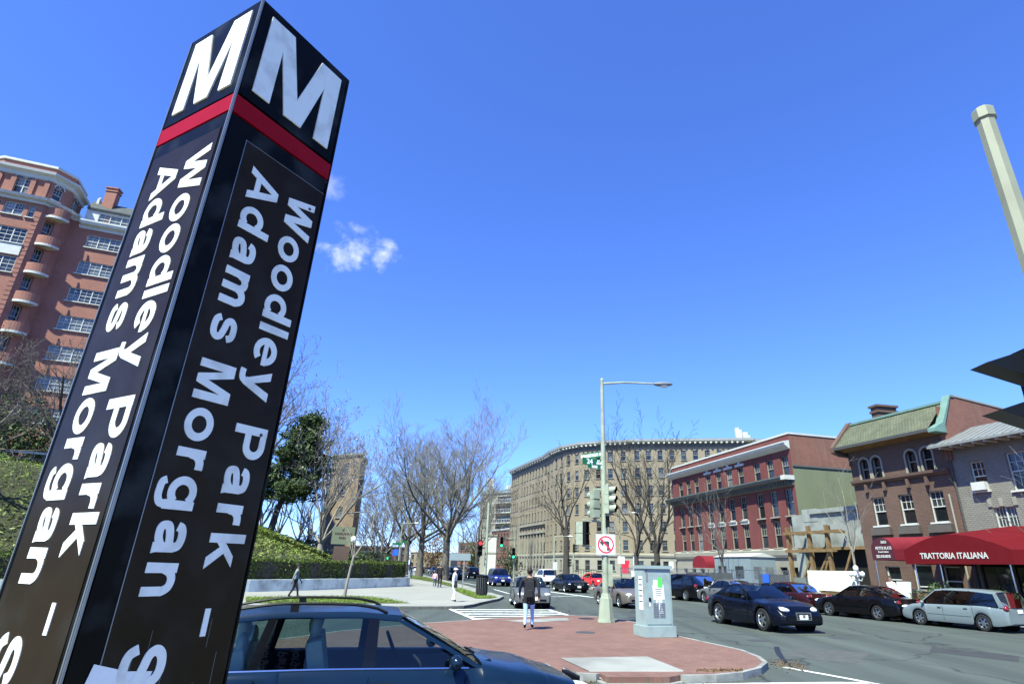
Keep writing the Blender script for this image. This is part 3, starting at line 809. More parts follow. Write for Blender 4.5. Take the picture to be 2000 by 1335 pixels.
for a, b_ in ((bay[0], bay[1]), (bay[1], bay[2])): facade(HB, 'wall', a, b_, 2, 35.2, [], 'brick_red_hotel')
ops = [(.55, 1.35, z - 1.25, z + 1.0) for z in (32.6, 29.5, 26.4, 23.3, 20.2)]
wc = facade(HB, 'wall', bay[3], bay[4], 2, 35.2, ops, 'brick_red_hotel', .5)
for o in ops: place_window(wc, o[0], o[2], .8, 2.25, .45, 'sash', 'trim_white', sill=False)
facade(HB, 'wall', bay[4], bay[5], 2, 35.2, [], 'brick_red_hotel')
facade(HB, 'wall', bay[5], HP(-.3), 2, 35.2, [], 'brick_red_hotel')
# balconies: rounded slabs with brick parapets stacked in the corner
bc = HP(-1.75, .95)
for z in (35.2, 32.0, 28.9, 25.8, 22.7, 19.6):
    pr = []; pin = []
    for k in range(13):
        t = -1.25 + k * (2.35 / 12); a_ = math.atan2(hn.y, hn.x) + t
        pr.append((bc.x + 1.28 * math.cos(a_) - hc.x, bc.y + 1.28 * math.sin(a_) - hc.y)); pin.append((bc.x + 1.16 * math.cos(a_) - hc.x, bc.y + 1.16 * math.sin(a_) - hc.y))
    bo = MB().prism([tuple(bc - hc)] + pr, z - 1.35, z - 1.12).build('balcony', 'trim_white', HB)
    pb = MB().prism(pr + pin[::-1], z - 1.12, z - .32).build('parapet', 'brick_red_hotel', bo)
    MB().prism([(p[0], p[1]) for p in pr] + pin[::-1], z - .32, z - .24).build('coping', 'brick_red_hotel', bo)
band(HB, 'cornice', bay + [HP(-.3)], [(0, 35.0), (.15, 35.0), (.2, 35.2), (.5, 35.35), (.6, 35.6), (0, 35.7)], 'trim_white')
bay2 = [HP(-8.8, -1.3), HP(-8.5, 1.2), HP(-7.3, 2.0), HP(-2.9, 2.0), HP(-1.6, .7), HP(-1.6, -2.5)]
for a, b_ in zip(bay2[:-1], bay2[1:]):
    L = (b_ - a).length; ops = [(L / 2 - .75, L / 2 + .75, 35.9, 37.7)] if L > 3 else ([(.35, 1.15, 36.1, 37.5)] if abs(L - 1.84) < .1 else [])
    w_ = facade(HB, 'attic_wall', a, b_, 35.4, 39.6, ops, 'brick_red_hotel', .14)
    for o in ops:
        place_window(w_, o[0], o[2], o[1] - o[0], o[3] - o[2], .14, 'double' if L > 3 else 'sash', 'trim_white')
        r_ = (o[1] - o[0]) / 2; cx = (o[0] + o[1]) / 2
        fan = MB()
        arc = [(cx + r_ * math.cos(t), o[3] + r_ * math.sin(t)) for t in [math.pi * k / 10 for k in range(11)]]
        arc2 = [(cx + (r_ + .12) * math.cos(t), o[3] + (r_ + .12) * math.sin(t)) for t in [math.pi * k / 10 for k in range(11)]]
        T = Matrix.Rotation(R(90), 4, 'X')
        fan.prism(arc2 + arc[::-1], .0, .06, 0, T); fan.prism(arc, .01, .025, 1, T)
        for k in (2, 4, 6, 8): fan.prism([(cx - .02, o[3]), (cx + .02, o[3]), arc[k], (arc[k][0] - .04, arc[k][1])][::1], .02, .045, 0, T)
        fan.build('fanlight', ['trim_white', 'pane_mid'], w_)
for u in (-7.1, -5.95, -4.35, -3.2): MB().box((*(HP(u, 2.06) - hc), 36.7), (.42, .2, 2.1), math.atan2(hu.y, hu.x)).build('pilaster', 'brick_red_hotel', HB)
band(HB, 'cornice', bay2, [(0, 37.9), (.12, 37.95), (.2, 38.3), (.55, 38.5), (.6, 38.75), (0, 38.85)], 'trim_white')
band(HB, 'coping', bay2, [(-.2, 39.5), (.14, 39.5), (.14, 39.75), (-.2, 39.75)], 'trim_white')
# left wing behind the bay
wl2 = facade(HB, 'wall', HP(-22, -3), HP(-8.9, -3), 2, 36, [(u, u + 3, z - .75, z + .75) for u in (4, 9) for z in rows[1:]], 'brick_red_hotel')
for u in (4, 9):
    for z in rows[1:]: place_window(wl2, u, z - .75, 3, 1.5, .14, 'triple', 'trim_white')
band(HB, 'roof', [HP(-22, -3), HP(-8, -3)], [(.3, 36), (.3, 36.3), (-1, 38.4), (-9, 38.6)], 'slate')
dm = MB().box((0, 0, 0), (1.7, 1.4, 1.5), math.atan2(hu.y, hu.x)); o = dm.build('dormer', 'trim_white', HB); o.location = tuple(HP(-10.6, -2.7) - hc) + (37.0,)
place_window(o, -.4, -.4, .8, 1.0, 0, 'sash', 'trim_white', sill=False).location = tuple(Vector((*(hn * .73), 0)) + Vector((*(hu * -.4), -.45))); o.children[0].rotation_euler = (0, 0, math.atan2(hu.y, hu.x))
chimney(HB, *HP(-11.0, -4), 36, 41.6, 1.2, 'brick_red_hotel', .9)
# ---- olive brick tower half hidden by the magnolia
OT = thing('brick_tower', 'square tan brick tower half hidden behind bare trees on the hill', 'building', (-34, 86, 0))
q0, q1, q2 = AD(634, 1000, 92).xy, AD(692, 1000, 88).xy, AD(703, 1000, 96).xy
zt = AD(660, 888, 90).z
for a, b_ in ((q0, q1), (q1, q2)):
    L = (b_ - a).length
    grid_windows(OT, a, b_, [L * .5], [zt - 1.8, zt - 4.9, zt - 8, zt - 11.1], 1.1, 1.5, 'brick_olive', 0, zt)
band(OT, 'cornice', [q0, q1, q2], [(0, zt - .3), (.2, zt - .2), (.3, zt), (.3, zt + .2), (0, zt + .25)], 'limestone')
poly_roof(OT, 'roof', [q0, q1, q2, (q2 + q0 - q1)], zt + .02, 'slate')
# ---- tan apartment block with the curved corner
TB = thing('apartment_block', 'long tan brick apartment block with curved corner and pale bracketed cornice', 'building', (15, 110, 0))
bl = Vector((-7.2, 151)); c0 = Vector((1.6, 127.0))
curve = []
cc = Vector((22.5, 128.5))
tb_pts = [bl, Vector((-5.1, 145.2)), Vector((-4.6, 143.6)), c0, Vector((2.9, 121.5)), Vector((4.9, 116.6)), Vector((8.0, 113.0)), Vector((12.2, 110.8)), Vector((17.0, 109.5)), Vector((17.2, 108.9)), Vector((38.5, 105.5)), Vector((38.8, 106.3)), Vector((62, 104))]
tz = [21.9, 18.7, 15.5, 12.3, 9.1, 5.9]
ZT = 24.2
for i, (a, b_) in enumerate(zip(tb_pts[:-1], tb_pts[1:])):
    L = (b_ - a).length
    if L < 2.0:
        facade(TB, 'wall', a, b_, 4.1, ZT, [], 'brick_tan')
        continue
    sp = 1.9 if i == 2 else (1.5 if i == 0 else 2.1)
    k = max(1, int(L / sp))
    xs = [L * (j + .5) / k for j in range(k)]
    ww, hh = (.95, 1.75) if i > 3 else (.85, 1.8)
    grid_windows(TB, a, b_, xs, tz, ww, hh, 'brick_tan', 4.1, ZT, 'sash' if i > 3 else 'plain', panes=None if i > 3 else ['pane_light', 'pane_mid', 'curtain'] if False else None)
    grid_windows(TB, a, b_, xs, [2.45], ww, 1.7, 'limestone', 0, 4.1, 'plain')
band(TB, 'string_course', tb_pts, [(0, 3.95), (.18, 3.95), (.25, 4.2), (.25, 4.35), (0, 4.5)], 'limestone')
band(TB, 'string_course', tb_pts, [(0, .1), (.12, .1), (.12, .75), (0, .85)], 'limestone')
band(TB, 'architrave', tb_pts, [(0, ZT - .75), (.10, ZT - .75), (.10, ZT - .1), (0, ZT)], 'cornice_grey')
band(TB, 'cornice', tb_pts, [(0, ZT), (.95, ZT + .22), (1.05, ZT + .5), (1.1, ZT + .62), (0, ZT + .8)], 'trim_white')
acc = 0
for a, b_ in zip(tb_pts[:-1], tb_pts[1:]):
    d = (b_ - a); L = d.length; d.normalize(); nr_ = Vector((d.y, -d.x))
    if a.y > 128: step = 1.6
    else: step = .95
    for j in range(int(L / step)):
        p = a + d * (step * (j + .5)) + nr_ * .42 - Vector((15, 110))
        MB().box((p.x, p.y, ZT - .06), (.34, .84, .30), math.atan2(d.y, d.x)).build('bracket', 'trim_white', TB)
poly_roof(TB, 'roof', [tuple(p) for p in tb_pts] + [(70, 180), (0, 180)], ZT + .3, 'tin_roof')
# limestone arcade of the avenue wing
d = (c0 - Vector((-4.6, 143.6))); L = d.length; d.normalize(); nr_ = Vector((d.y, -d.x))
for j in range(9):
    p = Vector((-4.6, 143.6)) + d * (1.2 + j * (L - 2.4) / 8) + nr_ * .12 - Vector((15, 110))
    MB().box((p.x, p.y, 5.5), (.42, .3, 6.6), math.atan2(d.y, d.x)).build('pilaster', 'limestone', TB)
for z, t in ((8.95, .5), (10.6, .35)):
    p = (Vector((-4.6, 143.6)) + c0) / 2 + nr_ * .15 - Vector((15, 110)); MB().box((p.x, p.y, z), (L - 1.2, .5, t), math.atan2(d.y, d.x)).build('entablature', 'limestone', TB)
for (px, w, h_, D) in ((1318, 2.2, 1.9, 128), (1295, 1.6, 2.0, 126), (1440, .7, 3.6, 120), (1446, .5, 3.2, 120), (1455, .9, 2.6, 120), (1462, .5, 2.4, 122), (1066, 1.2, 2.6, 150)):
    p = AD(px, 850, D); MB().box((p.x - 15, p.y - 110, ZT + .9 + h_ / 2), (w, w * .8, h_)).build('roof_vent', 'trim_white', TB)
# ---- balcony apartment house behind the block
BH = thing('balcony_house', 'pale modern apartment house with stacked white balconies up the avenue', 'building', (-20, 190, 0))
qa, qb, qc = AD(938, 1000, 200).xy, AD(967, 1000, 196).xy, AD(1012, 1000, 190).xy
zt = AD(985, 962, 193).z
facade(BH, 'wall', qa, qb, 0, zt, [(1, 3.4, z, z + 1.8) for z in [zt - 3 - 3.1 * k for k in range(6)]], 'limestone')
wv_ = facade(BH, 'wall', qb, qc, 0, zt, [(.8, (qc - qb).length - .6, z, z + 2.0) for z in [zt - 3 - 3.1 * k for k in range(6)]], 'limestone', .9)
for k in range(6):
    z = zt - 3.1 - 3.1 * k; L = (qc - qb).length
    MB().box((L / 2, -.9, z - .1), (L - .6, 2.0, .22)).build('balcony', 'trim_white', wv_)
    rl = MB()
    for j in range(14): rl.box((.4 + j * (L - .8) / 13, -1.85, z + .5), (.09, .09, 1.0))
    rl.box((L / 2, -1.85, z + 1.02), (L - .7, .12, .1)); rl.build('railing', 'trim_white', wv_)
    for j in range(4): MB().box((.8 + (L - 1.5) * (j + .5) / 4, .75, z + 1.1), ((L - 1.5) / 4 - .12, .05, 1.9)).build('window', 'pane_mid', wv_)
band(BH, 'parapet', [qa, qb, qc], [(0, zt), (.4, zt), (.4, zt + 1.1), (0, zt + 1.1)], 'trailer_blue')
poly_roof(BH, 'roof', [qa, qb, qc, (qc + qa - qb)], zt + .5, 'tin_roof')
for px, w, h_ in ((1000, 3.5, 3), (958, 2.5, 5)): p = AD(px, 950, 198); MB().box((p.x + 20, p.y - 190, zt + h_ / 2), (w, w, h_)).build('roof_house', 'trim_white', BH)
# ---- low brick houses up the avenue
def small_block(name, label, px0, px1, D0, D1, ytop, material, nx, nz, w=1.0, h_=1.7, roof='tin_roof', fm='window_frame', depth=16):
    a, b_ = AD(px0, 1100, D0).xy, AD(px1, 1100, D1).xy; zt = AD((px0 + px1) / 2, ytop, (D0 + D1) / 2).z
    t = thing(name, label, 'building', (a.x, a.y, 0)); L = (b_ - a).length
    grid_windows(t, a, b_, [L * (i + .5) / nx for i in range(nx)], [zt - 1.9 - j * 3.1 for j in range(nz)], w, h_, material, 0, zt, 'plain', fm)
    d = (b_ - a).normalized(); nb = Vector((-d.y, d.x)) * depth
    facade(t, 'wall', b_, b_ + nb, 0, zt, [], material); facade(t, 'wall', a + nb, a, 0, zt, [], material)
    poly_roof(t, 'roof', [a, b_, b_ + nb, a + nb], zt - .1, roof)
    band(t, 'cornice', [a + nb, a, b_, b_ + nb], [(0, zt - .35), (.2, zt - .3), (.3, zt), (.3, zt + .15), (0, zt + .2)], 'trim_white')
    return t
small_block('brick_house', 'dark red brick row house beside the balcony house', 957, 1004, 175, 160, 1033, 'brick_far', 8, 3)
small_block('brick_house', 'pinkish brick house with pale roofline behind the great elm', 893, 928, 215, 210, 1058, 'brick_side_red', 5, 3)
small_block('brick_house', 'distant tan house low behind the avenue trees', 800, 880, 262, 255, 1078, 'brick_tan', 8, 2)
small_block('brick_house', 'distant brick house left of the avenue end', 690, 790, 250, 258, 1066, 'brick_far', 8, 3)
# pale square pillar building sliver
t = thing('white_tower', 'narrow white rendered stair tower beside the signal pole', 'building', AD(958, 1100, 150).xy.to_tuple() + (0,))
zz = AD(958, 1046, 150).z
MB().box((0, 0, zz / 2), (2.6, 2.6, zz)).build('shaft', 'trim_white', t); MB().box((0, 0, zz * .55), (2.8, 2.8, .3)).build('string_course', 'limestone', t); MB().box((0, 0, zz + .1), (3, 3, .3)).build('coping', 'limestone', t)
# ---- red corner building
RB = thing('corner_building', 'three storey dark red brick corner building with white cornices and pale stone base', 'building', (20.2, 46.3, 0))
RL, RR = Vector((14.8, 65.0)), Vector((20.2, 46.3))
rd = (RR - RL).normalized(); rn = Vector((rd.y, -rd.x)); LR = (RR - RL).length
RT = 12.6
def RBz(py, px=1540):   # height on the corner edge seen at pixel row py
    return AD(px, py, RR.length).z
wx = [1.6, 3.2, 4.8, 7.1, 8.9, 10.7, 12.5, 14.9, 16.7, 18.6]
rowz = [(10.0, 1.55), (7.15, 2.05), (4.65 + .1, 2.0)]
ops = []
for z, h_ in rowz:
    for x in wx: ops.append((x - .47, x + .47, z - h_ / 2, z + h_ / 2))
wf = facade(RB, 'wall', RL, RR, 3.15, RT - .15, ops, 'brick_corner_red', .16)
for i, o in enumerate(ops):
    place_window(wf, o[0], o[2], .94, o[3] - o[2], .16, 'sash', 'window_frame', panes=['pane_dark', 'pane_dark', 'pane_mid'] if i not in (5, 22, 29) else ['pane_light'])
ops = [(x - .4, x + .4, .6, 2.1) for x in (1.6, 3.2, 4.8)] + [(7.6, 9.0, .15, 2.4)] + [(x - .45, x + .45, .3, 2.3) for x in (14.7, 16.9, 18.4)]
wf2 = facade(RB, 'base_wall', RL, RR, 0, 3.15, ops, 'limestone', .25)
for o in ops: place_window(wf2, o[0], o[2], o[1] - o[0], o[3] - o[2], .25, 'plain', 'window_frame_dark', sill=False, panes=['pane_dark'])
# curved far-left corner then return wall
lc = [RL + Vector((1.9, 3.2)), RL + Vector((.95, 2.6)), RL + Vector((.35, 1.7)), RL + Vector((.06, .8)), RL]
for a, b_ in zip(lc[:-1], lc[1:]):
    facade(RB, 'wall', a, b_, 3.15, RT - .15, [], 'brick_corner_red'); facade(RB, 'base_wall', a, b_, 0, 3.15, [], 'limestone')
band(RB, 'base_course', lc + [RR], [(0, 3.0), (.12, 3.0), (.2, 3.2), (.22, 3.55), (.1, 3.65), (0, 3.7)], 'limestone')
band(RB, 'grey_cornice', lc + [RR - rd * .05], [(0, 8.35), (.12, 8.4), (.2, 8.65), (.75, 8.8), (.85, 9.0), (.85, 9.1), (0, 9.2)], 'cornice_grey')
for j in range(60):
    p = RL + rd * (.2 + j * (LR - .4) / 59) + rn * .3 - RR
    MB().box((p.x, p.y, 8.60), (.16, .42, .2), math.atan2(rd.y, rd.x)).build('dentil', 'cornice_grey', RB)
band(RB, 'white_cornice', lc + [RR], [(0, 11.25), (.1, 11.3), (.45, 11.55), (.55, 11.75), (.55, 11.85), (0, 11.95)], 'trim_white')
MB().box((*(rd * -.2 + rn * .45), 8.95), (.5, .95, .34), math.atan2(rd.y, rd.x)).build('cornice_end', 'trim_white', RB)
band(RB, 'coping', lc + [RR, RR - rn * 18], [(-.3, RT - .15), (.06, RT - .15), (.06, RT + .0), (-.3, RT + .02)], 'trim_white')
for i in (3, 4, 5, 6):      # stone keys over the centre windows
    MB().box((wx[i], -.04, 10.95), (1.3, .09, .2)).build('lintel', 'trim_white', wf); MB().box((wx[i], -.05, 11.1), (.25, .12, .3)).build('keystone', 'trim_white', wf)
    MB().box((wx[i], -.035, 5.95), (1.15, .08, .28)).build('lintel', 'trim_white', wf); MB().box((wx[i], -.03, 6.45 - .55 + .28), (.75, .06, .1)).build('swag', 'trim_white', wf)
for x in wx[7:] + wx[:3]: MB().box((x, -.035, 5.83), (.7, .06, .1)).build('vent', 'dark_void', wf)
# side wall facing the gap: brick on top, olive stucco below
RS = RR - rn * 17
facade(RB, 'side_wall', RR, RS, 9.9, RT - .15, [], 'brick_side_red')
sw_ = facade(RB, 'side_wall', RR, RS, 0, 9.9, [], 'stucco_olive')
MB().box((8.5, -.03, 9.9), (17, .1, .12)).build('flashing', 'cornice_grey', sw_)
facade(RB, 'rear_wall', RS, RS - rd * LR, 0, RT, [], 'brick_side_red')
poly_roof(RB, 'roof', [RL, RR, RS, RS - rd * LR], RT - .5, 'tar')
# small pink entrance canopy
cn = MB(); ang = math.atan2(rd.y, rd.x)
arc = [(math.cos(t) * 1.15, math.sin(t) * .75) for t in [math.pi * k / 10 for k in range(11)]]
T = frame_mat((rd.x, rd.y, 0), (0, 0, 1), (*(RL + rd * 8.3 + rn * .02), 2.45))
cn.prism(arc, 0, 2.4, 0, T); cn.prism([(-1.15, -.3), (1.15, -.3), (1.15, 0), (-1.15, 0)], 0, 2.4, 0, T)
co = cn.build('entrance_canopy', 'awning_pink'); tag(co, 'small pink barrel canopy over the corner building entrance', 'awning')
# ---- brown brick town house with tiled mansard
OFF = 9.0
BR = thing('town_house', 'brown brick town house with arched top windows and tiled olive mansard roof', 'building', (*S(5.7, OFF), 0))
bL, bR_ = S(12.25, OFF), S(5.75, OFF); LB = (bR_ - bL).length; bd = (bR_ - bL).normalized(); bn = Vector((bd.y, -bd.x))
arch = [(1.05, .30), (1.95, .30), (4.35, .30), (5.35, .30)]
ops = [(x - .33, x + .33, 7.62, 8.62 + .33) for x, _ in arch]
ops += [(x - .46, x + .46, 4.75, 6.45) for x in (1.55, 3.45, 5.35)]
ops += [(1.2, 2.2, .9, 2.4), (3.0, 4.2, .15, 2.5), (4.8, 5.8, .9, 2.4)]
wb2 = facade(BR, 'wall', bL, bR_, 0, 9.6, ops, 'brick_brown', .22)
for i, o in enumerate(ops):
    if i < 4:
        place_window(wb2, o[0], o[2], .66, 1.33, .2, 'plain', 'limestone', panes=['pane_dark'])
        cx, r_ = (o[0] + o[1]) / 2, .33; zc = o[3] - r_
        outer = [(o[0], zc), (o[0], o[3]), (o[1], o[3]), (o[1], zc)]
        ar = [(cx + r_ * math.cos(t), zc + r_ * math.sin(t)) for t in [math.pi * k / 10 for k in range(11)]]
        sp = MB(); T = Matrix.Rotation(R(90), 4, 'X')
        sp.prism([(o[0], o[3])] + ar[5:][::-1], -.2, .004, 0, T); sp.prism([(o[1], o[3])] + ar[:6][::-1], -.2, .004, 0, T)
        sp.build('spandrel', 'brick_brown', wb2)
        ar2 = [(cx + (r_ + .11) * math.cos(t), zc + (r_ + .11) * math.sin(t)) for t in [math.pi * k / 10 for k in range(11)]]
        am = MB().prism(ar2 + ar[::-1], 0.0, .05, 0, T); am.box((o[0] - .055, -.025, 8.12), (.11, .05, 1.0)); am.box((o[1] + .055, -.025, 8.12), (.11, .05, 1.0)); am.build('arch_surround', 'limestone', wb2)
    else: place_window(wb2, o[0], o[2], o[1] - o[0], o[3] - o[2], .2, 'sash' if i < 7 else 'plain', 'trim_white', panes=['pane_dark', 'pane_mid'])
    if 4 <= i < 7:
        MB().box(((o[0] + o[1]) / 2, -.12, 4.40), (1.35, .30, .42)).build('window_box', 'window_frame_dark', wb2)
band(BR, 'sill_band', [bL, bR_], [(0, 7.3), (.1, 7.3), (.26, 7.45), (.28, 7.6), (0, 7.62)], 'brick_brown')
for x in (1.0, 2.3, 3.9, 5.1): MB().box((x, -.1, 7.05), (.16, .2, .5)).build('corbel', 'brick_brown', wb2)
facade(BR, 'wall', bL + bn * -14, bL, 0, 10.6, [], 'brick_brown')
# roof: steep tiled slope from the eave up to the ridge
b = MB()
def RBp(x, o, z): p = bL + bd * x + bn * o - S(5.7, OFF); return (p.x, p.y, z)
prof = [(.95, 9.72), (.72, 9.95), (.35, 10.3), (-.3, 10.95), (-1.05, 11.55)]
for (o1, z1), (o2, z2) in zip(prof[:-1], prof[1:]): b.add([RBp(-.35, o1, z1), RBp(LB - .12, o1, z1), RBp(LB - .12, o2, z2), RBp(-.35, o2, z2)], [(0, 1, 2, 3)])
rf = b.build('roof', 'tile_roof', BR)
e = MB(); e.add([RBp(-.35, .95, 9.70), RBp(LB - .05, .95, 9.70), RBp(LB - .05, 0, 9.52), RBp(-.35, 0, 9.52)], [(3, 2, 1, 0)])
e.build('eave_soffit', 'wood_shoring', BR)
e = MB(); e.add([RBp(-.36, .97, 9.62), RBp(LB - .05, .97, 9.62), RBp(LB - .05, .97, 9.8), RBp(-.36, .97, 9.8)], [(0, 1, 2, 3)]); e.build('gutter', 'iron', BR)
MB().bar(Vector(RBp(-.35, -1.05, 11.6)), Vector(RBp(LB, -1.05, 11.6)), .3, .14).build('ridge_flashing', 'copper_green', BR)
e = MB(); e.prism([(.98, 9.5), (.98, 9.85), (-.9, 11.75), (-1.3, 11.75), (-1.3, 9.3), (.2, 9.3)], -.02, .3, 0, frame_mat((bn.x, bn.y, 0), (0, 0, 1), RBp(-.3, 0, 0))); e.build('party_wall', 'brick_brown', BR)
# right party wall rises above the grey house
pw = MB(); pw.prism([(.1, 8.0), (.1, 9.95), (-.95, 11.85), (-9, 11.35), (-9, 8.0)], 0, .35, 0, frame_mat((bn.x, bn.y, 0), (0, 0, 1), RBp(LB + .32, 0, 0)))
pw.build('party_wall', 'brick_side_red', BR)
e = MB(); e.prism([(1.0, 9.55), (1.0, 9.75), (.2, 10.15), (-.95, 11.92), (-1.25, 11.92), (-1.25, 11.8), (-.95, 11.8), (.05, 10.0), (.05, 9.55)], -.03, .42, 0, frame_mat((bn.x, bn.y, 0), (0, 0, 1), RBp(LB + .35, 0, 0))); e.build('copper_verge', 'copper_green', BR)
MB().bar(Vector(RBp(LB + .15, -1.1, 11.9)), Vector(RBp(LB + .15, -9, 11.4)), .42, .1).build('coping', 'limestone', BR)
chimney(BR, *(bL + bd * 1.5 - bn * 2.2), 10.5, 12.55, 1.5, 'brick_brown', .6)
MB().tube([RBp(LB - .3, .1, 6.2), RBp(LB - .3, .1, .2)], .05, 8).build('downpipe', 'window_frame', BR)
MB().tube([RBp(-.3, .9, 9.6), RBp(-.25, .6, 9.3), RBp(.05, .1, 9.2), RBp(.05, .1, 8.6)], .05, 8).build('downpipe', 'iron', BR)
poly_roof(BR, 'flat_roof', [bL - bn * 1.0, bR_ - bn * 1.0, bR_ - bn * 12, bL - bn * 12], 11.3, 'tar')
facade(BR, 'wall', bR_, bR_ - bn * 12, 0, 11.2, [], 'brick_side_red')
# ---- grey brick house with a tin roof
GH = thing('town_house', 'grey painted brick house with pale tin roof and small iron balconies', 'building', (*S(5.5, OFF), 0))
gL, gR = S(5.68, OFF + .05), S(-8, OFF + .05); LG = (gR - gL).length; gd = (gR - gL).normalized(); gn = Vector((gd.y, -gd.x))
ops = [(1.0, 1.75, 6.2, 7.75), (2.9, 3.95, 6.05, 7.95), (5.6, 6.6, 6.05, 7.95), (8.2, 9.2, 6.05, 7.95)] + [(1.65, 2.75, 3.35, 5.3), (4.35, 5.45, 3.35, 5.3), (7.2, 8.3, 3.35, 5.3)] + [(1.2, 2.2, .9, 2.5), (3.6, 4.8, .15, 2.5), (6.5, 8, .9, 2.5)]
wg = facade(GH, 'wall', gL, gR, 0, 8.7, ops, 'brick_grey_house', .2)
for i, o in enumerate(ops):
    place_window(wg, o[0], o[2], o[1] - o[0], o[3] - o[2], .18, 'double' if 4 <= i < 7 else 'sash', 'trim_white', sill=i < 4 or i > 6, panes=['pane_dark', 'pane_mid'])
    if 4 <= i < 7:
        cx = (o[0] + o[1]) / 2
        bal = MB(); bal.box((cx, -.28, 3.32), (1.5, .52, .08)).box((cx, -.5, 4.15), (1.5, .05, .05))
        for k in range(13): bal.box((cx - .72 + k * .12, -.5, 3.74), (.025, .025, .8))
        for sx in (-.74, .74): bal.box((cx + sx, -.26, 4.15), (.05, .5, .05)); bal.box((cx + sx, -.4, 3.74), (.025, .025, .8)); bal.box((cx + sx, -.2, 3.74), (.025, .025, .8))
        bal.build('balcony', 'pole_green', wg)
        for k in (-.62, -.05, .62): MB().box((cx + k, -.03, 5.55), (.2, .07, .42)).build('keystone', 'limestone', wg)
MB().box((1.4, -.14, 6.42), (.7, .4, .42)).build('air_conditioner', 'trim_white', wg)
e = MB()
def GHp(x, o, z): p = gL + gd * x + gn * o - S(5.5, OFF); return Vector((p.x, p.y, z))
e.add([GHp(-.35, 1.15, 8.72), GHp(LG, 1.15, 8.72), GHp(LG, -2.0, 10.05), GHp(-.35 + .9, -2.0, 10.05)], [(0, 1, 2, 3)]); e.add([GHp(-.35, 1.15, 8.60), GHp(LG, 1.15, 8.60), GHp(LG, 1.15, 8.73), GHp(-.35, 1.15, 8.73)], [(0, 1, 2, 3)])
e.add([GHp(-.35, 1.14, 8.60), GHp(LG, 1.14, 8.60), GHp(LG, 0, 8.66), GHp(-.35, 0, 8.66)], [(3, 2, 1, 0)])
rf = e.build('roof', 'tin_roof', GH)
for k in range(34):
    x = .0 + k * .4
    if x < LG: MB().bar(GHp(x - .3, 1.14, 8.745), GHp(x - .3 + .0, -1.9, 10.035), .035, .05).build('standing_seam', 'tin_roof', rf)
for k in range(22):
    x = .3 + k * .6
    MB().bar(GHp(x, 1.05, 8.56), GHp(x, 0, 8.60), .1, .1).build('rafter_end', 'trim_white', GH)
MB().tube([GHp(.1, .12, 8.5), GHp(.1, .12, .2)], .055, 8).build('downpipe', 'iron', GH)
facade(GH, 'wall', gR, gR - gn * 10, 0, 8.6, [], 'brick_grey_house')
poly_roof(GH, 'flat_roof', [gL - gn * 2, gR - gn * 2, gR - gn * 10, gL - gn * 10], 10.0, 'tar')
# ---- concrete shell in the gap and its timber shoring
CS = thing('concrete_shell', 'raw concrete wall of a gutted building with dark opening between the houses', 'building', (*S(16, 10.2), 0))
cL, cR = S(19.6, 10.4), S(12.3, 10.4); LC = (cR - cL).length
cw = MB()
wv_ = facade(CS, 'wall', cL, cR, 0, 6.0, [(.85, 6.3, .1, 3.5)], 'raw_concrete', .5)
b = MB(); b.prism([(0, 0), (0, -.9), (1.2, -.5), (1.25, .0), (LC - .0, .2), (LC, 0)][::-1], 0, .5, 0, frame_mat((1, 0, 0), (0, 0, 1), (0, .5, 6.0)))
MB().box((3.55, .56, 1.8), (5.44, .08, 3.36)).build('opening_shade', 'dark_void', wv_)  # black box over the recess back: the unlit interior as colour
MB().box((LC * .62, -.02, 6.12), (LC * .7, .3, .3), .0).build('broken_edge', 'raw_concrete', wv_); MB().box((LC * .25, .1, 5.9), (1.4, .25, .9)).build('broken_edge', 'raw_concrete', wv_)
MB().box((3.3, -.05, 3.56), (5.9, .12, .2)).build('lintel_beam', 'wood_shoring', wv_)
MB().box((LC * .45, -.02, 4.9), (.5, .1, .35)).build('wall_socket', 'dark_void', wv_)
SH = thing('timber_shoring', 'tall timber shoring frame propping the raw concrete wall', 'shoring', (*S(17, 8.6), 0))
cxy = Vector((*S(17, 8.6),))
def SHp(s, off, z): p = S(s, off) - cxy; return Vector((p.x, p.y, z))
posts = [(18.3, 8.6), (16.3, 8.6), (14.7, 8.6)]
for s_, o_ in posts: MB().bar(SHp(s_, o_, .13), SHp(s_, o_, 5.0), .23, .23, up=(NS.x, NS.y, 0)).build('post', 'wood_shoring', SH)
for z in (4.55, 3.35): MB().bar(SHp(18.5, 8.38, z), SHp(13.9 - (.6 if z > 4 else 0), 8.38, z), .10, .19).build('waler', 'wood_shoring', SH)
for (s1, z1), (s2, z2) in (((18.2, .3), (16.4, 3.0)), ((16.2, .3), (14.8, 3.2)), ((14.6, .5), (13.0, 3.3)), ((16.1, 1.6), (14.7, 3.4))): MB().bar(SHp(s1, 8.7, z1), SHp(s2, 8.7, z2), .14, .14).build('brace', 'wood_shoring', SH)
for s_, o_ in posts: MB().bar(SHp(s_, 8.7, 4.6), SHp(s_, 10.2, 4.6), .16, .2).build('prop', 'wood_shoring', SH)
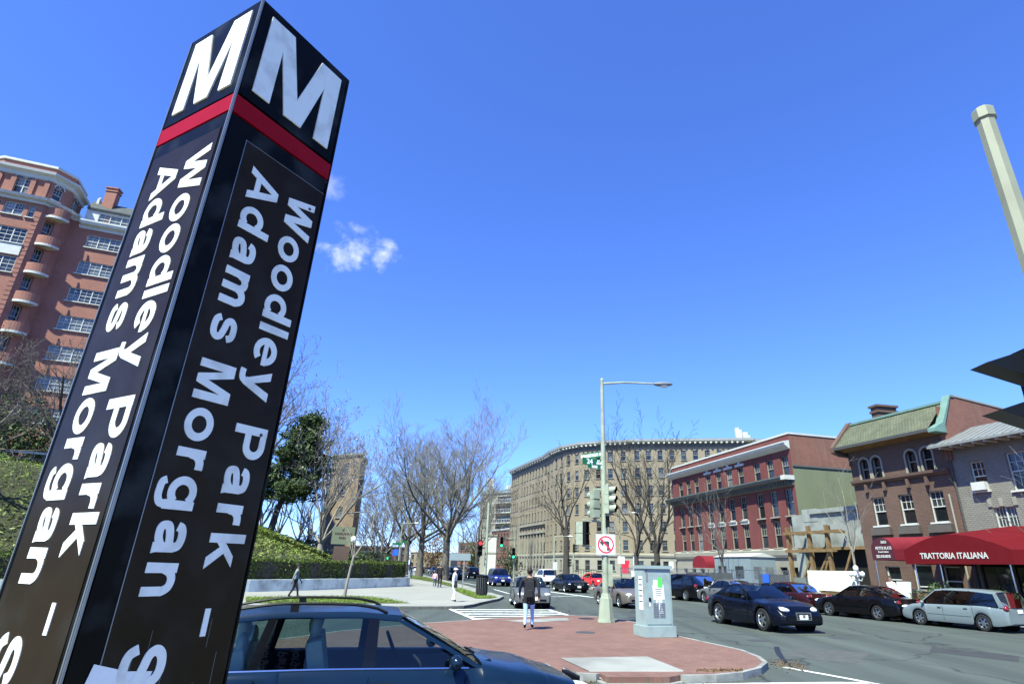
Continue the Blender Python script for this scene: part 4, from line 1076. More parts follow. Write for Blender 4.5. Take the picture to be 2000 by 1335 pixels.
# ------------------------------------------------------------------ metro pylon
class Glyph:
    """bold grotesque letters drawn as strokes; cap height 1, x-height .74"""
    T = .182
    def __init__(s): s.parts = []
    def poly(s, *p): s.parts.append(list(p)); return s
    def stroke(s, pts, w=None, closed=False):
        w = w or s.T; P = [Vector(p) for p in pts]; n_ = len(P); Lf = []; Rt = []
        for i in range(n_):
            a = P[i - 1] if (i > 0 or closed) else P[i]; c = P[(i + 1) % n_] if (i < n_ - 1 or closed) else P[i]
            d1 = (P[i] - a).normalized() if (P[i] - a).length > 1e-6 else (c - P[i]).normalized(); d2 = (c - P[i]).normalized() if (c - P[i]).length > 1e-6 else d1
            m_ = Vector((-d1.y, d1.x)) + Vector((-d2.y, d2.x)); m_ = m_ / max(.6, m_.length_squared / 2)
            Lf.append(P[i] + m_ * w / 2); Rt.append(P[i] - m_ * w / 2)
        s.parts.append(('strip', Lf, Rt, closed)); return s
def arc(cx, cy, rx, ry, a0, a1, n_=14): return [(cx + rx * math.cos(R(a0 + (a1 - a0) * k / n_)), cy + ry * math.sin(R(a0 + (a1 - a0) * k / n_))) for k in range(n_ + 1)]
def spline(pts, n_=6):
    P = [Vector(p) for p in pts]; out = []
    for i in range(len(P) - 1):
        p0, p1, p2, p3 = P[max(0, i - 1)], P[i], P[i + 1], P[min(len(P) - 1, i + 2)]
        for k in range(n_):
            t = k / n_
            out.append(.5 * ((2 * p1) + (p2 - p0) * t + (2 * p0 - 5 * p1 + 4 * p2 - p3) * t * t + (3 * p1 - p0 - 3 * p2 + p3) * t ** 3))
    return out + [P[-1]]
X = .74; h2 = .1025
def glyph(c):
    g = Glyph()
    if c == 'W':
        g.poly((0, 1), (.225, 1), (.36, .33), (.36, .0), (.24, 0)); g.poly((.36, 0), (.36, .33), (.53, 1), (.64, 1), (.64, .62), (.48, 0)); g.poly((.64, .62), (.64, 1), (.75, 1), (.92, .33), (.92, 0), (.80, 0)); g.poly((.92, 0), (.92, .33), (1.055, 1), (1.28, 1), (1.04, 0)); return g, 1.32
    if c == 'M':
        g.poly((0, 0), (.2, 0), (.2, 1), (0, 1)); g.poly((.2, 1), (.2, .70), (.385, 0), (.485, 0), (.485, .30), (.29, 1)); g.poly((.485, .30), (.485, 0), (.585, 0), (.77, .70), (.77, 1), (.68, 1)); g.poly((.77, 0), (.97, 0), (.97, 1), (.77, 1)); return g, 1.05
    if c == 'A':
        g.poly((0, 0), (.22, 0), (.50, .80), (.50, 1), (.37, 1)); g.poly((.50, 1), (.50, .80), (.78, 0), (1.0, 0), (.63, 1)); g.poly((.27, .2), (.73, .2), (.67, .37), (.33, .37)); return g, 1.02
    if c == 'P':
        g.poly((0, 0), (.21, 0), (.21, 1), (0, 1)); g.stroke([(.205, .90), (.48, .90)] + arc(.48, .66, .235, .24, 90, -90, 12) + [(.205, .42)], .19); return g, .86
    if c == 'o': g.stroke(arc(.40, .37, .295, .29, 0, 360, 28)[:-1], None, True); return g, .86
    if c == 'd':
        g.stroke(arc(.37, .37, .265, .285, 40, 320, 24)); g.poly((.55, 0), (.755, 0), (.755, 1), (.55, 1)); return g, .86
    if c == 'l': g.poly((0, 0), (.205, 0), (.205, 1), (0, 1)); return g, .31
    if c == 'e':
        g.stroke(arc(.38, .37, .285, .29, 12, 315, 24)); g.poly((.16, .30), (.765, .30), (.765, .44), (.16, .44)); return g, .83
    if c == 'y':
        g.poly((0, X), (.225, X), (.395, .22), (.31, -.05)); g.poly((.565, X), (.785, X), (.47, -.12), (.275, -.02), (.395, .22)); g.stroke(spline([(.40, -.05), (.33, -.155), (.21, -.18), (.09, -.17)]), .17); return g, .80
    if c == 'a':
        g.stroke(spline([(.12, .50), (.16, .60), (.27, .645), (.40, .645), (.515, .60), (.555, .50)]), .19); g.poly((.455, .0), (.68, 0), (.655, .10), (.655, .52), (.455, .50)); g.stroke(spline([(.56, .40), (.45, .375), (.28, .345), (.135, .29), (.105, .2), (.14, .11), (.25, .085), (.40, .11), (.55, .2)]), .18); return g, .76
    if c == 'r': g.poly((0, 0), (.205, 0), (.205, X), (.01, X)); g.stroke(spline([(.12, .36), (.15, .50), (.22, .59), (.33, .635), (.46, .635)]), .2); return g, .52
    if c == 'k':
        g.poly((0, 0), (.205, 0), (.205, 1), (0, 1)); g.poly((.2, .22), (.36, .39), (.73, X), (.49, X), (.2, .46)); g.poly((.27, .36), (.52, 0), (.77, 0), (.40, .50)); return g, .78
    if c == 'n': g.poly((0, 0), (.205, 0), (.205, X), (.01, X)); g.stroke(spline([(.12, .42), (.19, .57), (.33, .645), (.48, .61), (.555, .49), (.56, .40), (.56, 0)])); return g, .80
    if c == 'm':
        g.poly((0, 0), (.205, 0), (.205, X), (.01, X)); g.stroke(spline([(.12, .42), (.18, .57), (.31, .645), (.43, .61), (.495, .50), (.5, .40), (.5, 0)]), .195); g.stroke(spline([(.50, .44), (.57, .58), (.70, .645), (.82, .61), (.885, .50), (.89, .40), (.89, 0)]), .195); return g, 1.12
    if c == 'g':
        g.stroke(arc(.36, .385, .26, .27, 40, 320, 24)); g.poly((.53, .0), (.73, -.02), (.73, X), (.54, X)); g.stroke(spline([(.63, .02), (.60, -.11), (.48, -.175), (.32, -.18), (.18, -.155), (.12, -.06)]), .165); return g, .85
    if c == 's': g.stroke(spline([(.62, .50), (.56, .615), (.40, .655), (.22, .63), (.14, .53), (.20, .43), (.40, .375), (.57, .31), (.62, .205), (.54, .11), (.37, .085), (.18, .12), (.10, .23)]), .175); return g, .76
    if c == 'S': g.stroke(spline([(.73, .68), (.66, .84), (.47, .91), (.25, .87), (.15, .73), (.23, .59), (.45, .515), (.66, .435), (.76, .28), (.66, .13), (.44, .085), (.20, .14), (.10, .32)]), .2); return g, .90
    if c == 't': g.poly((.11, .12), (.31, .16), (.31, .95), (.11, .95)); g.poly((0, .58), (.44, .58), (.44, X), (0, X)); g.stroke(spline([(.21, .2), (.25, .1), (.34, .075), (.44, .085)]), .17); return g, .5
    if c == 'i': g.poly((0, 0), (.205, 0), (.205, X), (0, X)); g.poly((0, .85), (.205, .85), (.205, 1), (0, 1)); return g, .31
    if c == '-': g.poly((0, .28), (.62, .28), (.62, .44), (0, .44)); return g, .7
    return g, .35
PY = dict(X=-1.5544, Y=2.1321, Z=4.6634, th=1.0793)
py_root = thing('metro_pylon', 'tall black station pylon with white M panels and red band', 'station sign', (PY['X'], PY['Y'], 0))
py_root.rotation_euler = (Matrix.Rotation(.0, 3, 'X')).to_euler()
tilt = Matrix(((1, 0, .0098, 0), (0, 1, .0089, 0), (0, 0, 1, 0), (0, 0, 0, 1)))
pa = Vector((math.cos(PY['th']), math.sin(PY['th']), 0)); pb = Vector((-pa.y, pa.x, 0)); W6 = .6; PZ = PY['Z']
def pyp(a, b_, z): return tilt @ (pa * a + pb * b_ + Vector((0, 0, z)))
def pybox(a0, a1, b0, b1, z0, z1):
    m_ = MB(); P = [pyp(a, b_, z) for z in (z0, z1) for a, b_ in ((a0, b0), (a1, b0), (a1, b1), (a0, b1))]
    m_.add(P, [(3, 2, 1, 0), (4, 5, 6, 7), (0, 1, 5, 4), (1, 2, 6, 5), (2, 3, 7, 6), (3, 0, 4, 7)]); return m_
e = .012
shaft = pybox(e, W6 - e, e, W6 - e, KZ, PZ - .01)
shaft.build('shaft', 'pylon_dark', py_root)
pybox(-.03, W6 + .03, -.03, W6 + .03, KZ - .05, KZ + .12).build('base_plate', 'concrete', py_root)
# four faces: u runs left to right seen from outside, v down from the top
def face_T(k):
    c = [(0, 0), (1, 0), (1, 1), (0, 1)][k]; dirs = [(1, 0), (0, 1), (-1, 0), (0, -1)][k]
    o = pyp(c[0] * W6, c[1] * W6, PZ); x = pa * dirs[0] + pb * dirs[1]
    y = (tilt.to_3x3() @ Vector((0, 0, 1)))
    m_ = Matrix((x, y, x.cross(y).normalized())).transposed().to_4x4(); m_.translation = o
    return m_
FACES = [face_T(0), face_T(1), face_T(2), face_T(3)]       # 0 = shaded right face, 3 = sunlit left face
def plate(T, u0, u1, v0, v1, t0, t1): return MB().prism([(u0, -v1), (u1, -v1), (u1, -v0), (u0, -v0)], t0, t1, 0, T)
def letter_mesh(ch, T, u_base, v0, cap, z0):
    """letter turned to read downwards: its up axis points to +u, its advance to +v"""
    g, adv = glyph(ch); m_ = MB()
    for k, p in enumerate(g.parts):
        top = z0 + .0030 + k * .00025
        L2 = lambda q: (u_base + q[1] * cap, -(v0 + q[0] * cap * SXK))
        if isinstance(p, tuple):
            _, Lf, Rt, closed = p; n_ = len(Lf)
            A = [L2(q) for q in Lf]; B = [L2(q) for q in Rt]
            vs = [T @ Vector((x, y, top)) for x, y in A] + [T @ Vector((x, y, top)) for x, y in B] + [T @ Vector((x, y, z0)) for x, y in A] + [T @ Vector((x, y, z0)) for x, y in B]
            fs = []
            for i in range(n_ if closed else n_ - 1):
                j = (i + 1) % n_
                fs += [(i, j, n_ + j, n_ + i), (i, 2 * n_ + i, 2 * n_ + j, j), (n_ + i, n_ + j, 3 * n_ + j, 3 * n_ + i)]
            if not closed: fs += [(0, n_, 3 * n_, 2 * n_), (n_ - 1, 3 * n_ - 1, 4 * n_ - 1, 2 * n_ - 1)]
            m_.add(vs, fs)
        else:
            P = [L2(q) for q in p]; ar = sum(P[i][0] * P[(i + 1) % len(P)][1] - P[(i + 1) % len(P)][0] * P[i][1] for i in range(len(P)))
            m_.prism(P if ar > 0 else P[::-1], z0, top, 0, T)
    return m_, adv
SXK = 1.0
def word(T, parent, s, u_base, v0, v1, cap, z0):
    """letters of a word spaced to fill v0..v1"""
    global SXK
    tot = sum(glyph(c)[1] for c in s); last = glyph(s[-1])[1]
    SXK = min(1.12, (v1 - v0) / (tot * cap))
    slack = ((v1 - v0) - tot * cap * SXK) / max(1, len(s) - 1); v = v0
    for c in s:
        m_, adv = letter_mesh(c, T, u_base, v, cap, z0)
        m_.build('letter', 'pylon_white', parent); v += adv * cap * SXK + slack
for k, T in enumerate(FACES):
    hd = plate(T, .012, W6 - .012, .012, .622, -.01, .004).build('letter_panel', 'pylon_dark', py_root)
    s = .48; ox, oy = .066, -.562; sh = .51
    mp = [[(0, 0), (.20, 0), (.20, 1), (0, 1)], [(.20, 1), (.20, .70), (.38, 0), (.49, 0), (.49, .28), (.295, 1)], [(.49, .28), (.49, 0), (.60, 0), (.78, .70), (.78, 1), (.685, 1)], [(.78, 0), (.98, 0), (.98, 1), (.78, 1)]]
    mm_ = MB()
    for i, p in enumerate(mp): mm_.prism([(ox + x * s / .98, oy + y * sh) for x, y in p] if sum(p[j][0] * p[(j + 1) % len(p)][1] - p[(j + 1) % len(p)][0] * p[j][1] for j in range(len(p))) > 0 else [(ox + x * s / .98, oy + y * sh) for x, y in p][::-1], .003, .011 + i * .0003, 0, T)
    mm_.build('letter_m', 'pylon_white', hd)
    plate(T, .002, W6 - .002, .638, .738, -.01, .0055).build('red_band', 'pylon_red', py_root)
    plate(T, .012, W6 - .012, .75, PZ - KZ - .1, -.01, .003).build('face_panel', 'pylon_dark', py_root)
    if k == 0: tp = plate(T, .106, .588, .843, PZ - KZ - .4, .002, .006)
    else: tp = plate(T, .03, .57, .835, PZ - KZ - .4, .002, .006)
    tpo = tp.build('text_panel', 'pylon_brown', py_root)
    if k == 0: ub1, ub2, cap = .392, .170, .160
    else: ub1, ub2, cap = .362, .128, .182
    dv = 0 if k == 0 else -.03
    word(T, tpo, 'Woodley', ub1, .95 + dv, 2.06 + dv, cap, .006); word(T, tpo, 'Park', ub1, 2.18 + dv, 2.78 + dv, cap, .006)
    word(T, tpo, '-', ub1 + .01, 2.925 + dv, 3.04 + dv, cap * .9, .006); word(T, tpo, 'Adams', ub2, .95 + dv, 1.86 + dv, cap, .006)
    word(T, tpo, 'Morgan', ub2, 1.945 + dv, 2.90 + dv, cap, .006); word(T, tpo, 'Station', ub2, 3.03 + dv, 4.0 + dv, cap, .006)
plate(FACES[0], .1045, .1075, .84, PZ - KZ - .4, .004, .0072).build('panel_edge_highlight', 'pylon_edge', py_root); plate(FACES[0], .106, .588, .8415, .8435, .004, .0070).build('panel_edge_highlight', 'tin_roof', py_root)  # pale seam strips with the edge highlight put into their colour
for k_ in range(26):
    u_ = random.uniform(.12, .56); v_ = random.uniform(2.95, 3.9); plate(FACES[0], u_, u_ + random.uniform(.0012, .003), v_, v_ + random.uniform(.03, .22), .0055, .00635).build('scratch', 'cornice_grey', py_root)
# bright metal edges and corner slot
for k, T in enumerate(FACES):
    plate(T, -.003, .004, .0, PZ - KZ - .05, -.006, .0075).build('edge_trim', 'pylon_edge' if k in (0, 3) else 'pylon_dark', py_root)
    plate(T, W6 - .004, W6 + .003, .002, PZ - KZ - .052, -.0065, .007).build('edge_trim', 'pylon_edge' if k in (3,) else 'pylon_dark', py_root)
pybox(-.004, W6 + .004, -.004, W6 + .004, PZ - .012, PZ + .004).build('cap', 'pylon_dark', py_root)
# torn sticker low on the shaded face, screw heads in the lettering
T = FACES[0]
st = MB()
for poly, t in (([(.07, -3.27), (.10, -3.40), (.125, -3.55), (.16, -3.62), (.15, -3.42), (.155, -3.33), (.20, -3.30), (.24, -3.31), (.20, -3.36), (.27, -3.42), (.275, -3.30), (.29, -3.245), (.20, -3.235), (.085, -3.20)], .0085),): 
    T2 = T
    st.prism([(x, y + .12) for x, y in poly], .0062, .0075, 0, T2)
st.build('torn_sticker', 'paper', py_root)
for u, v in ((.52, .985), (.52, 2.21)): MB().lathe([(.0, .013), (.007, .0125), (.009, .006)], 10).build('screw', 'iron', py_root).matrix_local = T @ Matrix.Translation((u, -v, 0))
# ------------------------------------------------------------------ trees and planting
def grow_tree(seed, height, trunk_h, trunk_r, spread, n_main, levels=4, up=.35, twigs=3, min_r=.008, wob=.18, kids=(4, 5, 5, 4), lens=(.62, .5, .42, .36), lean=(0, 0)):
    """bare tree: list of tubes (points, radii) from trunk to twigs, plus twig ends"""
    rnd = random.Random(seed); tubes = []; ends = []
    def limb(p, d, L, r, lev):
        n_ = 5 if lev < 2 else (4 if lev < 3 else (3 if lev < levels else 2))
        pts = [p.copy()]; rad = [r]; d = d.normalized()
        for i in range(n_):
            j = Vector((rnd.gauss(0, 1), rnd.gauss(0, 1), rnd.gauss(0, .6))) * wob
            d = (d + j * (.55 if lev < 1 else .8) + Vector((0, 0, up * .22))).normalized()
            p = p + d * (L / n_); pts.append(p.copy()); rad.append(max(min_r * .7, r * (1 - .72 * (i + 1) / n_)))
        tubes.append((pts, rad, 7 if lev == 0 else (5 if lev < 2 else (4 if lev < 3 else 3))))
        if lev >= levels: ends.append((pts[-1], d)); return
        k = kids[min(lev, len(kids) - 1)]
        for i in range(k):
            t = .25 + .75 * (i + rnd.random() * .8) / k
            t = min(t, .98); f_ = t * n_; a = int(f_); b_ = min(n_, a + 1)
            q = pts[a].lerp(pts[b_], f_ - a); rr = rad[a] + (rad[b_] - rad[a]) * (f_ - a)
            dd = (pts[b_] - pts[a]).normalized(); ph = rnd.random() * 6.283 + i * 2.4
            e = dd.cross(Vector((0, 0, 1)));
            if e.length < .05: e = Vector((1, 0, 0))
            e.normalize(); g = dd.cross(e); an = R(rnd.uniform(24, 52))
            nd_ = dd * math.cos(an) + (e * math.cos(ph) + g * math.sin(ph)) * math.sin(an)
            limb(q, nd_ + Vector((0, 0, up * .35)), L * lens[min(lev, len(lens) - 1)] * rnd.uniform(.8, 1.25), max(min_r, rr * .62), lev + 1)
    top = Vector((lean[0], lean[1], trunk_h))
    tr = [Vector((0, 0, -.15)), Vector((rnd.uniform(-.05, .05), rnd.uniform(-.05, .05), trunk_h * .3)) + Vector((lean[0] * .2, lean[1] * .2, 0)), Vector((0, 0, trunk_h * .7)) + Vector((lean[0] * .6, lean[1] * .6, 0)), top]
    trunk = [(tr, [trunk_r * 1.35, trunk_r, trunk_r * .86, trunk_r * .8], 9)]
    for i in range(n_main):
        ph = i * 6.283 / n_main + rnd.uniform(-.5, .5); sp = R(spread * rnd.uniform(.35, 1.1))
        if i == 0: sp *= .15
        d = Vector((math.cos(ph) * math.sin(sp), math.sin(ph) * math.sin(sp), math.cos(sp)))
        limb(top - Vector((0, 0, trunk_h * .12 * (i % 3))), d, (height - trunk_h) * rnd.uniform(.62, .86) * (1.08 if i == 0 else 1), trunk_r * rnd.uniform(.30, .50), 1)
    return trunk, tubes, ends
def tubes_mesh(name, tubes, material):
    """fast tube mesher"""
    V = []; F = []; o = 0
    for pts, rad, n_ in tubes:
        P = np.array([tuple(p) for p in pts]); m_ = len(P)
        D = np.gradient(P, axis=0); D /= np.linalg.norm(D, axis=1)[:, None] + 1e-9
        ref = np.array([.31, .95, .08]); E1 = np.cross(D, ref); E1 /= np.linalg.norm(E1, axis=1)[:, None] + 1e-9; E2 = np.cross(D, E1)
        th = np.arange(n_) * 2 * np.pi / n_
        ringv = P[:, None, :] + np.array(rad)[:, None, None] * (E1[:, None, :] * np.cos(th)[None, :, None] + E2[:, None, :] * np.sin(th)[None, :, None])
        V.append(ringv.reshape(-1, 3))
        i = np.arange(m_ - 1)[:, None]; k = np.arange(n_)[None, :]; k2 = (k + 1) % n_
        F.append(np.stack([o + i * n_ + k, o + i * n_ + k2, o + (i + 1) * n_ + k2, o + (i + 1) * n_ + k], -1).reshape(-1, 4)); o += m_ * n_
    V = np.concatenate(V); F = np.concatenate(F)
    me = bpy.data.meshes.new(name); me.vertices.add(len(V)); me.vertices.foreach_set('co', V.astype(np.float32).ravel())
    me.loops.add(F.size); me.loops.foreach_set('vertex_index', F.astype(np.int32).ravel()); me.polygons.add(len(F))
    me.polygons.foreach_set('loop_start', np.arange(0, F.size, 4, dtype=np.int32)); me.polygons.foreach_set('use_smooth', [True] * len(F))
    me.update(calc_edges=True); me.materials.append(M[material]); return me
def cards_mesh(name, P, size, material, rnd, aspect=.6, nrm=None, flat=0.0):
    """many small leaf faces"""
    P = np.asarray(P, float); n_ = len(P)
    a = rnd.normal(size=(n_, 3)); a[:, 2] *= (1 - flat); a /= np.linalg.norm(a, axis=1)[:, None]
    b_ = rnd.normal(size=(n_, 3)); b_ -= a * (a * b_).sum(1)[:, None]; b_ /= np.linalg.norm(b_, axis=1)[:, None]
    s = (np.asarray(size) * rnd.uniform(.6, 1.4, n_))[:, None]
    V = np.stack([P - a * s, P + b_ * s * aspect * .5, P + a * s, P - b_ * s * aspect * .5], 1).reshape(-1, 3)
    F = np.arange(n_ * 4, dtype=np.int32)
    me = bpy.data.meshes.new(name); me.vertices.add(n_ * 4); me.vertices.foreach_set('co', V.astype(np.float32).ravel())
    me.loops.add(n_ * 4); me.loops.foreach_set('vertex_index', F); me.polygons.add(n_); me.polygons.foreach_set('loop_start', np.arange(0, n_ * 4, 4, dtype=np.int32))
    me.update(calc_edges=True); me.materials.append(M[material]); return me
def tree(name, label, loc, rz=0, group=None, bark='bark_grey', twig=None, cat='tree', **kw):
    trunk, tubes, ends = grow_tree(**kw)
    t = thing(name, label, cat, loc, rz, group)
    big = [x for x in tubes if x[2] >= 5]; small = [x for x in tubes if x[2] < 5]
    link('trunk', tubes_mesh('trunk', trunk + big, bark), t)
    c = link('crown', tubes_mesh('crown', small, twig or bark), t)
    return t, ends
NR = np.random.default_rng(5)
mat('twig_grey', (0.42, 0.40, 0.36), .95, var=.25)
GA = 'bare trees along the avenue'
# the great elm and its neighbours on the left kerb of the avenue
tree('elm_tree', 'tallest bare elm standing on the left kerb of the avenue', AD(868, 1128, 84).xy.to_tuple() + (0,), .4, GA, twig='twig_grey', seed=3, height=22.5, trunk_h=6.2, trunk_r=.50, spread=58, n_main=12, up=.42, kids=(5, 7, 6, 5, 5), levels=5, min_r=.014, lens=(.62, .46, .42, .42, .5))
tree('elm_tree', 'bare elm on the kerb left of the tallest elm', AD(818, 1126, 98).xy.to_tuple() + (0,), 1.4, GA, twig='twig_grey', seed=5, height=20.5, trunk_h=6.5, trunk_r=.5, spread=60, n_main=9, up=.4, kids=(5, 6, 6, 4, 4), levels=5, min_r=.017, lens=(.62, .46, .42, .42, .5))
tree('elm_tree', 'bare forked elm just right of the pavement corner hedge', AD(790, 1122, 112).xy.to_tuple() + (0,), 2.2, GA, twig='twig_grey', seed=9, height=21, trunk_h=6, trunk_r=.5, spread=58, n_main=9, up=.4, kids=(5, 6, 6, 4, 4), levels=5, min_r=.018, lens=(.62, .46, .42, .42, .5))
tree('elm_tree', 'bare tree behind the blue parking sign up the avenue', AD(752, 1110, 128).xy.to_tuple() + (.4,), 0, GA, twig='twig_grey', seed=13, height=19, trunk_h=5, trunk_r=.4, spread=58, n_main=8, kids=(5, 6, 6, 4, 2), levels=5, min_r=.024, lens=(.62, .5, .45, .42, .5))
tree('elm_tree', 'dense bare tree in front of the balcony house', AD(930, 1110, 122).xy.to_tuple() + (0,), 2.9, GA, twig='twig_brown', seed=15, height=20, trunk_h=5, trunk_r=.4, spread=56, n_main=8, kids=(5, 6, 6, 4, 2), levels=5, min_r=.022, lens=(.62, .5, .45, .42, .5))
for i, (px, D, h_, lb) in enumerate(((775, 170, 17, 'distant bare tree left of the avenue end'), (842, 185, 16, 'distant bare tree behind the grey parked cars'), (712, 150, 15, 'distant bare tree beyond the brick gate pier'), (900, 180, 15, 'distant bare tree before the pink brick house'))):
    tree('distant_tree', lb, AD(px, 1110, D).xy.to_tuple() + (0,), i, 'distant bare trees', 'bark_dark', 'twig_brown', seed=30 + i, height=h_, trunk_h=3, trunk_r=.3, spread=58, n_main=7, kids=(5, 6, 5, 4), levels=4, min_r=.036)
# street trees before the tan block
GB = 'bare trees before the tan block'
tree('street_tree', 'dark bare tree with few thick limbs before the curved corner', (4.2, 91, 0), .3, GB, 'bark_dark', 'bark_dark', seed=41, height=17.5, trunk_h=7.2, trunk_r=.48, spread=46, n_main=4, up=.2, kids=(4, 5, 5, 4, 2), levels=5, min_r=.018, wob=.24)
tree('street_tree', 'tall dark bare tree between tan block and red corner building', (16.6, 85.5, 0), 1.2, GB, 'bark_dark', 'bark_dark', seed=44, height=21, trunk_h=4, trunk_r=.5, spread=30, n_main=5, up=.45, kids=(5, 6, 5, 4, 3), levels=5, min_r=.017, wob=.22)
tree('street_tree', 'dark bare tree close left of the red corner building', (13.3, 83, 0), 2.6, GB, 'bark_dark', 'bark_dark', seed=45, height=17, trunk_h=4, trunk_r=.38, spread=34, n_main=5, up=.4, kids=(5, 5, 5, 4, 3), levels=5, min_r=.017, wob=.24)
# young trees on the shop pavement
tree('young_tree', 'slender young tree before the red corner building', (13.15, 43.8, KZ), .2, 'young trees on the shop pavement', 'bark_grey', 'twig_grey', seed=51, height=8.2, trunk_h=2.3, trunk_r=.11, spread=38, n_main=6, kids=(4, 4, 3, 3), levels=3, min_r=.009, up=.3)
tree('young_tree', 'slender young tree in front of the white hoarding', (17.25, 33.4, KZ), 1.0, 'young trees on the shop pavement', 'bark_pale', 'twig_grey', seed=52, height=7.4, trunk_h=3.2, trunk_r=.075, spread=30, n_main=5, kids=(4, 3, 3, 3), levels=3, min_r=.008, up=.3)
tree('young_tree', 'bare young tree beside the grey house at the right edge', (23.2, 27.6, KZ), 2.0, 'young trees on the shop pavement', 'bark_grey', 'twig_grey', seed=58, height=7.6, trunk_h=3.4, trunk_r=.08, spread=36, n_main=6, kids=(4, 3, 3, 3), levels=3, min_r=.008, up=.3)
sp_ = G(672, 1166, KZ)
st_, _ = tree('sapling', 'thin forked sapling standing on the grass verge', (sp_.x, sp_.y, KZ), 0.0, None, 'bark_pale', 'bark_pale', seed=61, height=5.0, trunk_h=2.2, trunk_r=.075, spread=20, n_main=3, kids=(2, 2, 2), levels=2, min_r=.010, up=.5, lean=(.25, 0))
MB().tube([(.28, 0, 2.1), (1.0, .05, 3.4), (1.25, .05, 5.6)], [.05, .035, .015], 6).build('limb', 'bark_pale', st_)
# ---- hillside trees
def bank_pt(px, py, D):
    p = AD(px, py, D); return (p.x, p.y, ground_z(p.x, p.y) - .1)
tree('bare_tree', 'dark bare branching tree below the hotel balconies', bank_pt(98, 905, 50), .5, None, 'bark_dark', 'twig_brown', seed=71, height=9.8, trunk_h=3.6, trunk_r=.28, spread=66, n_main=7, up=.12, kids=(5, 6, 5, 4, 3), levels=5, min_r=.014)
tree('bare_tree', 'reddish bare tree at the far left of the hillside', bank_pt(-60, 930, 47), 1.9, None, 'bark_grey', 'twig_brown', seed=73, height=9, trunk_h=3.4, trunk_r=.25, spread=66, n_main=7, up=.12, kids=(5, 6, 5, 4, 3), levels=5, min_r=.014)
tree('bare_tree', 'bare tree rising behind the dark evergreen', bank_pt(630, 1040, 74), .7, None, 'bark_grey', 'twig_grey', seed=75, height=16.5, trunk_h=5, trunk_r=.35, spread=40, n_main=6, up=.3, kids=(5, 6, 5, 4, 3), levels=5, min_r=.018)
tree('bare_tree', 'tall bare tree peeping out beside the pylon', bank_pt(470, 1000, 66), 2.7, None, 'bark_grey', 'twig_brown', seed=77, height=17, trunk_h=6, trunk_r=.4, spread=50, n_main=7, up=.3, kids=(5, 6, 5, 4, 3), levels=5, min_r=.018)
mg, ends = tree('magnolia_tree', 'pale multi-stemmed magnolia with pinkish blossom before the brick tower', bank_pt(628, 1052, 57), .2, None, 'bark_pale', 'twig_grey', seed=81, height=11.5, trunk_h=1.0, trunk_r=.3, spread=44, n_main=7, up=.32, kids=(5, 6, 5, 4, 3), levels=5, min_r=.011)
pts = [tuple(e[0] + Vector((NR.normal(0, .12), NR.normal(0, .12), NR.normal(0, .1)))) for e in ends for _ in range(1) if NR.random() < .55 and e[0].z > 5.5]
link('blossom', cards_mesh('blossom', pts, .085, 'blossom', NR, 1.0), mg)
for i, (px, py, D, h_, lb) in enumerate(((512, 1012, 60, 7, 'pale crape myrtle nearest the pylon on the bank'), (548, 1022, 66, 6.5, 'pale crape myrtle beneath the dark evergreen'), (586, 1030, 66, 6.5, 'pale crape myrtle right of the dark evergreen trunk'), (604, 1034, 70, 6, 'smaller pale crape myrtle beside the rusty bush'))):
    tree('crape_myrtle', lb, bank_pt(px, py, D), i * 1.3, 'pale crape myrtles on the bank', 'bark_pale', 'twig_grey', seed=90 + i, height=h_, trunk_h=.5, trunk_r=.2, spread=32, n_main=6, up=.3, kids=(3, 4, 3), levels=3, min_r=.012)
tree('crape_myrtle', 'pale vase-shaped tree behind the hedge end', bank_pt(742, 1098, 78), 1.0, None, 'bark_pale', 'twig_brown', seed=97, height=9, trunk_h=1.5, trunk_r=.22, spread=34, n_main=7, up=.3, kids=(5, 5, 4, 3), levels=4, min_r=.018)
# dark evergreen: trunk, boughs and needle clumps
ev = thing('evergreen_tree', 'dark green evergreen tree leaning on the grassy bank', 'tree', bank_pt(527, 1032, 60))
MB().tube([(0, 0, -.3), (.35, 0, 2.2), (.9, .2, 4.5), (1.7, .2, 7.5), (2.2, .2, 10.4)], [.34, .28, .24, .15, .04], 8).build('trunk', 'bark_dark', ev)
P = []; bough = []
for k in range(200):
    t = NR.uniform(.08, 1); z = 2.6 + 8.6 * t; cx = .5 + 1.8 * t
    rmax = (3.9 * (1 - t) ** .62 + .35) * NR.uniform(.55, 1.1); ph = NR.uniform(0, 6.283)
    tip = Vector((cx + rmax * math.cos(ph), rmax * math.sin(ph), z + NR.uniform(-.3, .5))); root = Vector((cx, 0, z - .5))
    bough.append(([root, root.lerp(tip, .5) + Vector((0, 0, .1)), tip], [.05, .035, .012], 4))
    for _ in range(int(48 + 85 * (1 - t))):
        s_ = NR.uniform(.3, 1.08) ** .8; c_ = root.lerp(tip, s_)
        P.append((c_.x + NR.normal(0, .26), c_.y + NR.normal(0, .26), c_.z + NR.normal(0, .16)))
link('bough', tubes_mesh('bough', bough, 'bark_dark'), ev); link('crown', cards_mesh('crown', P, .24, 'leaf_evergreen', NR, .5), ev)
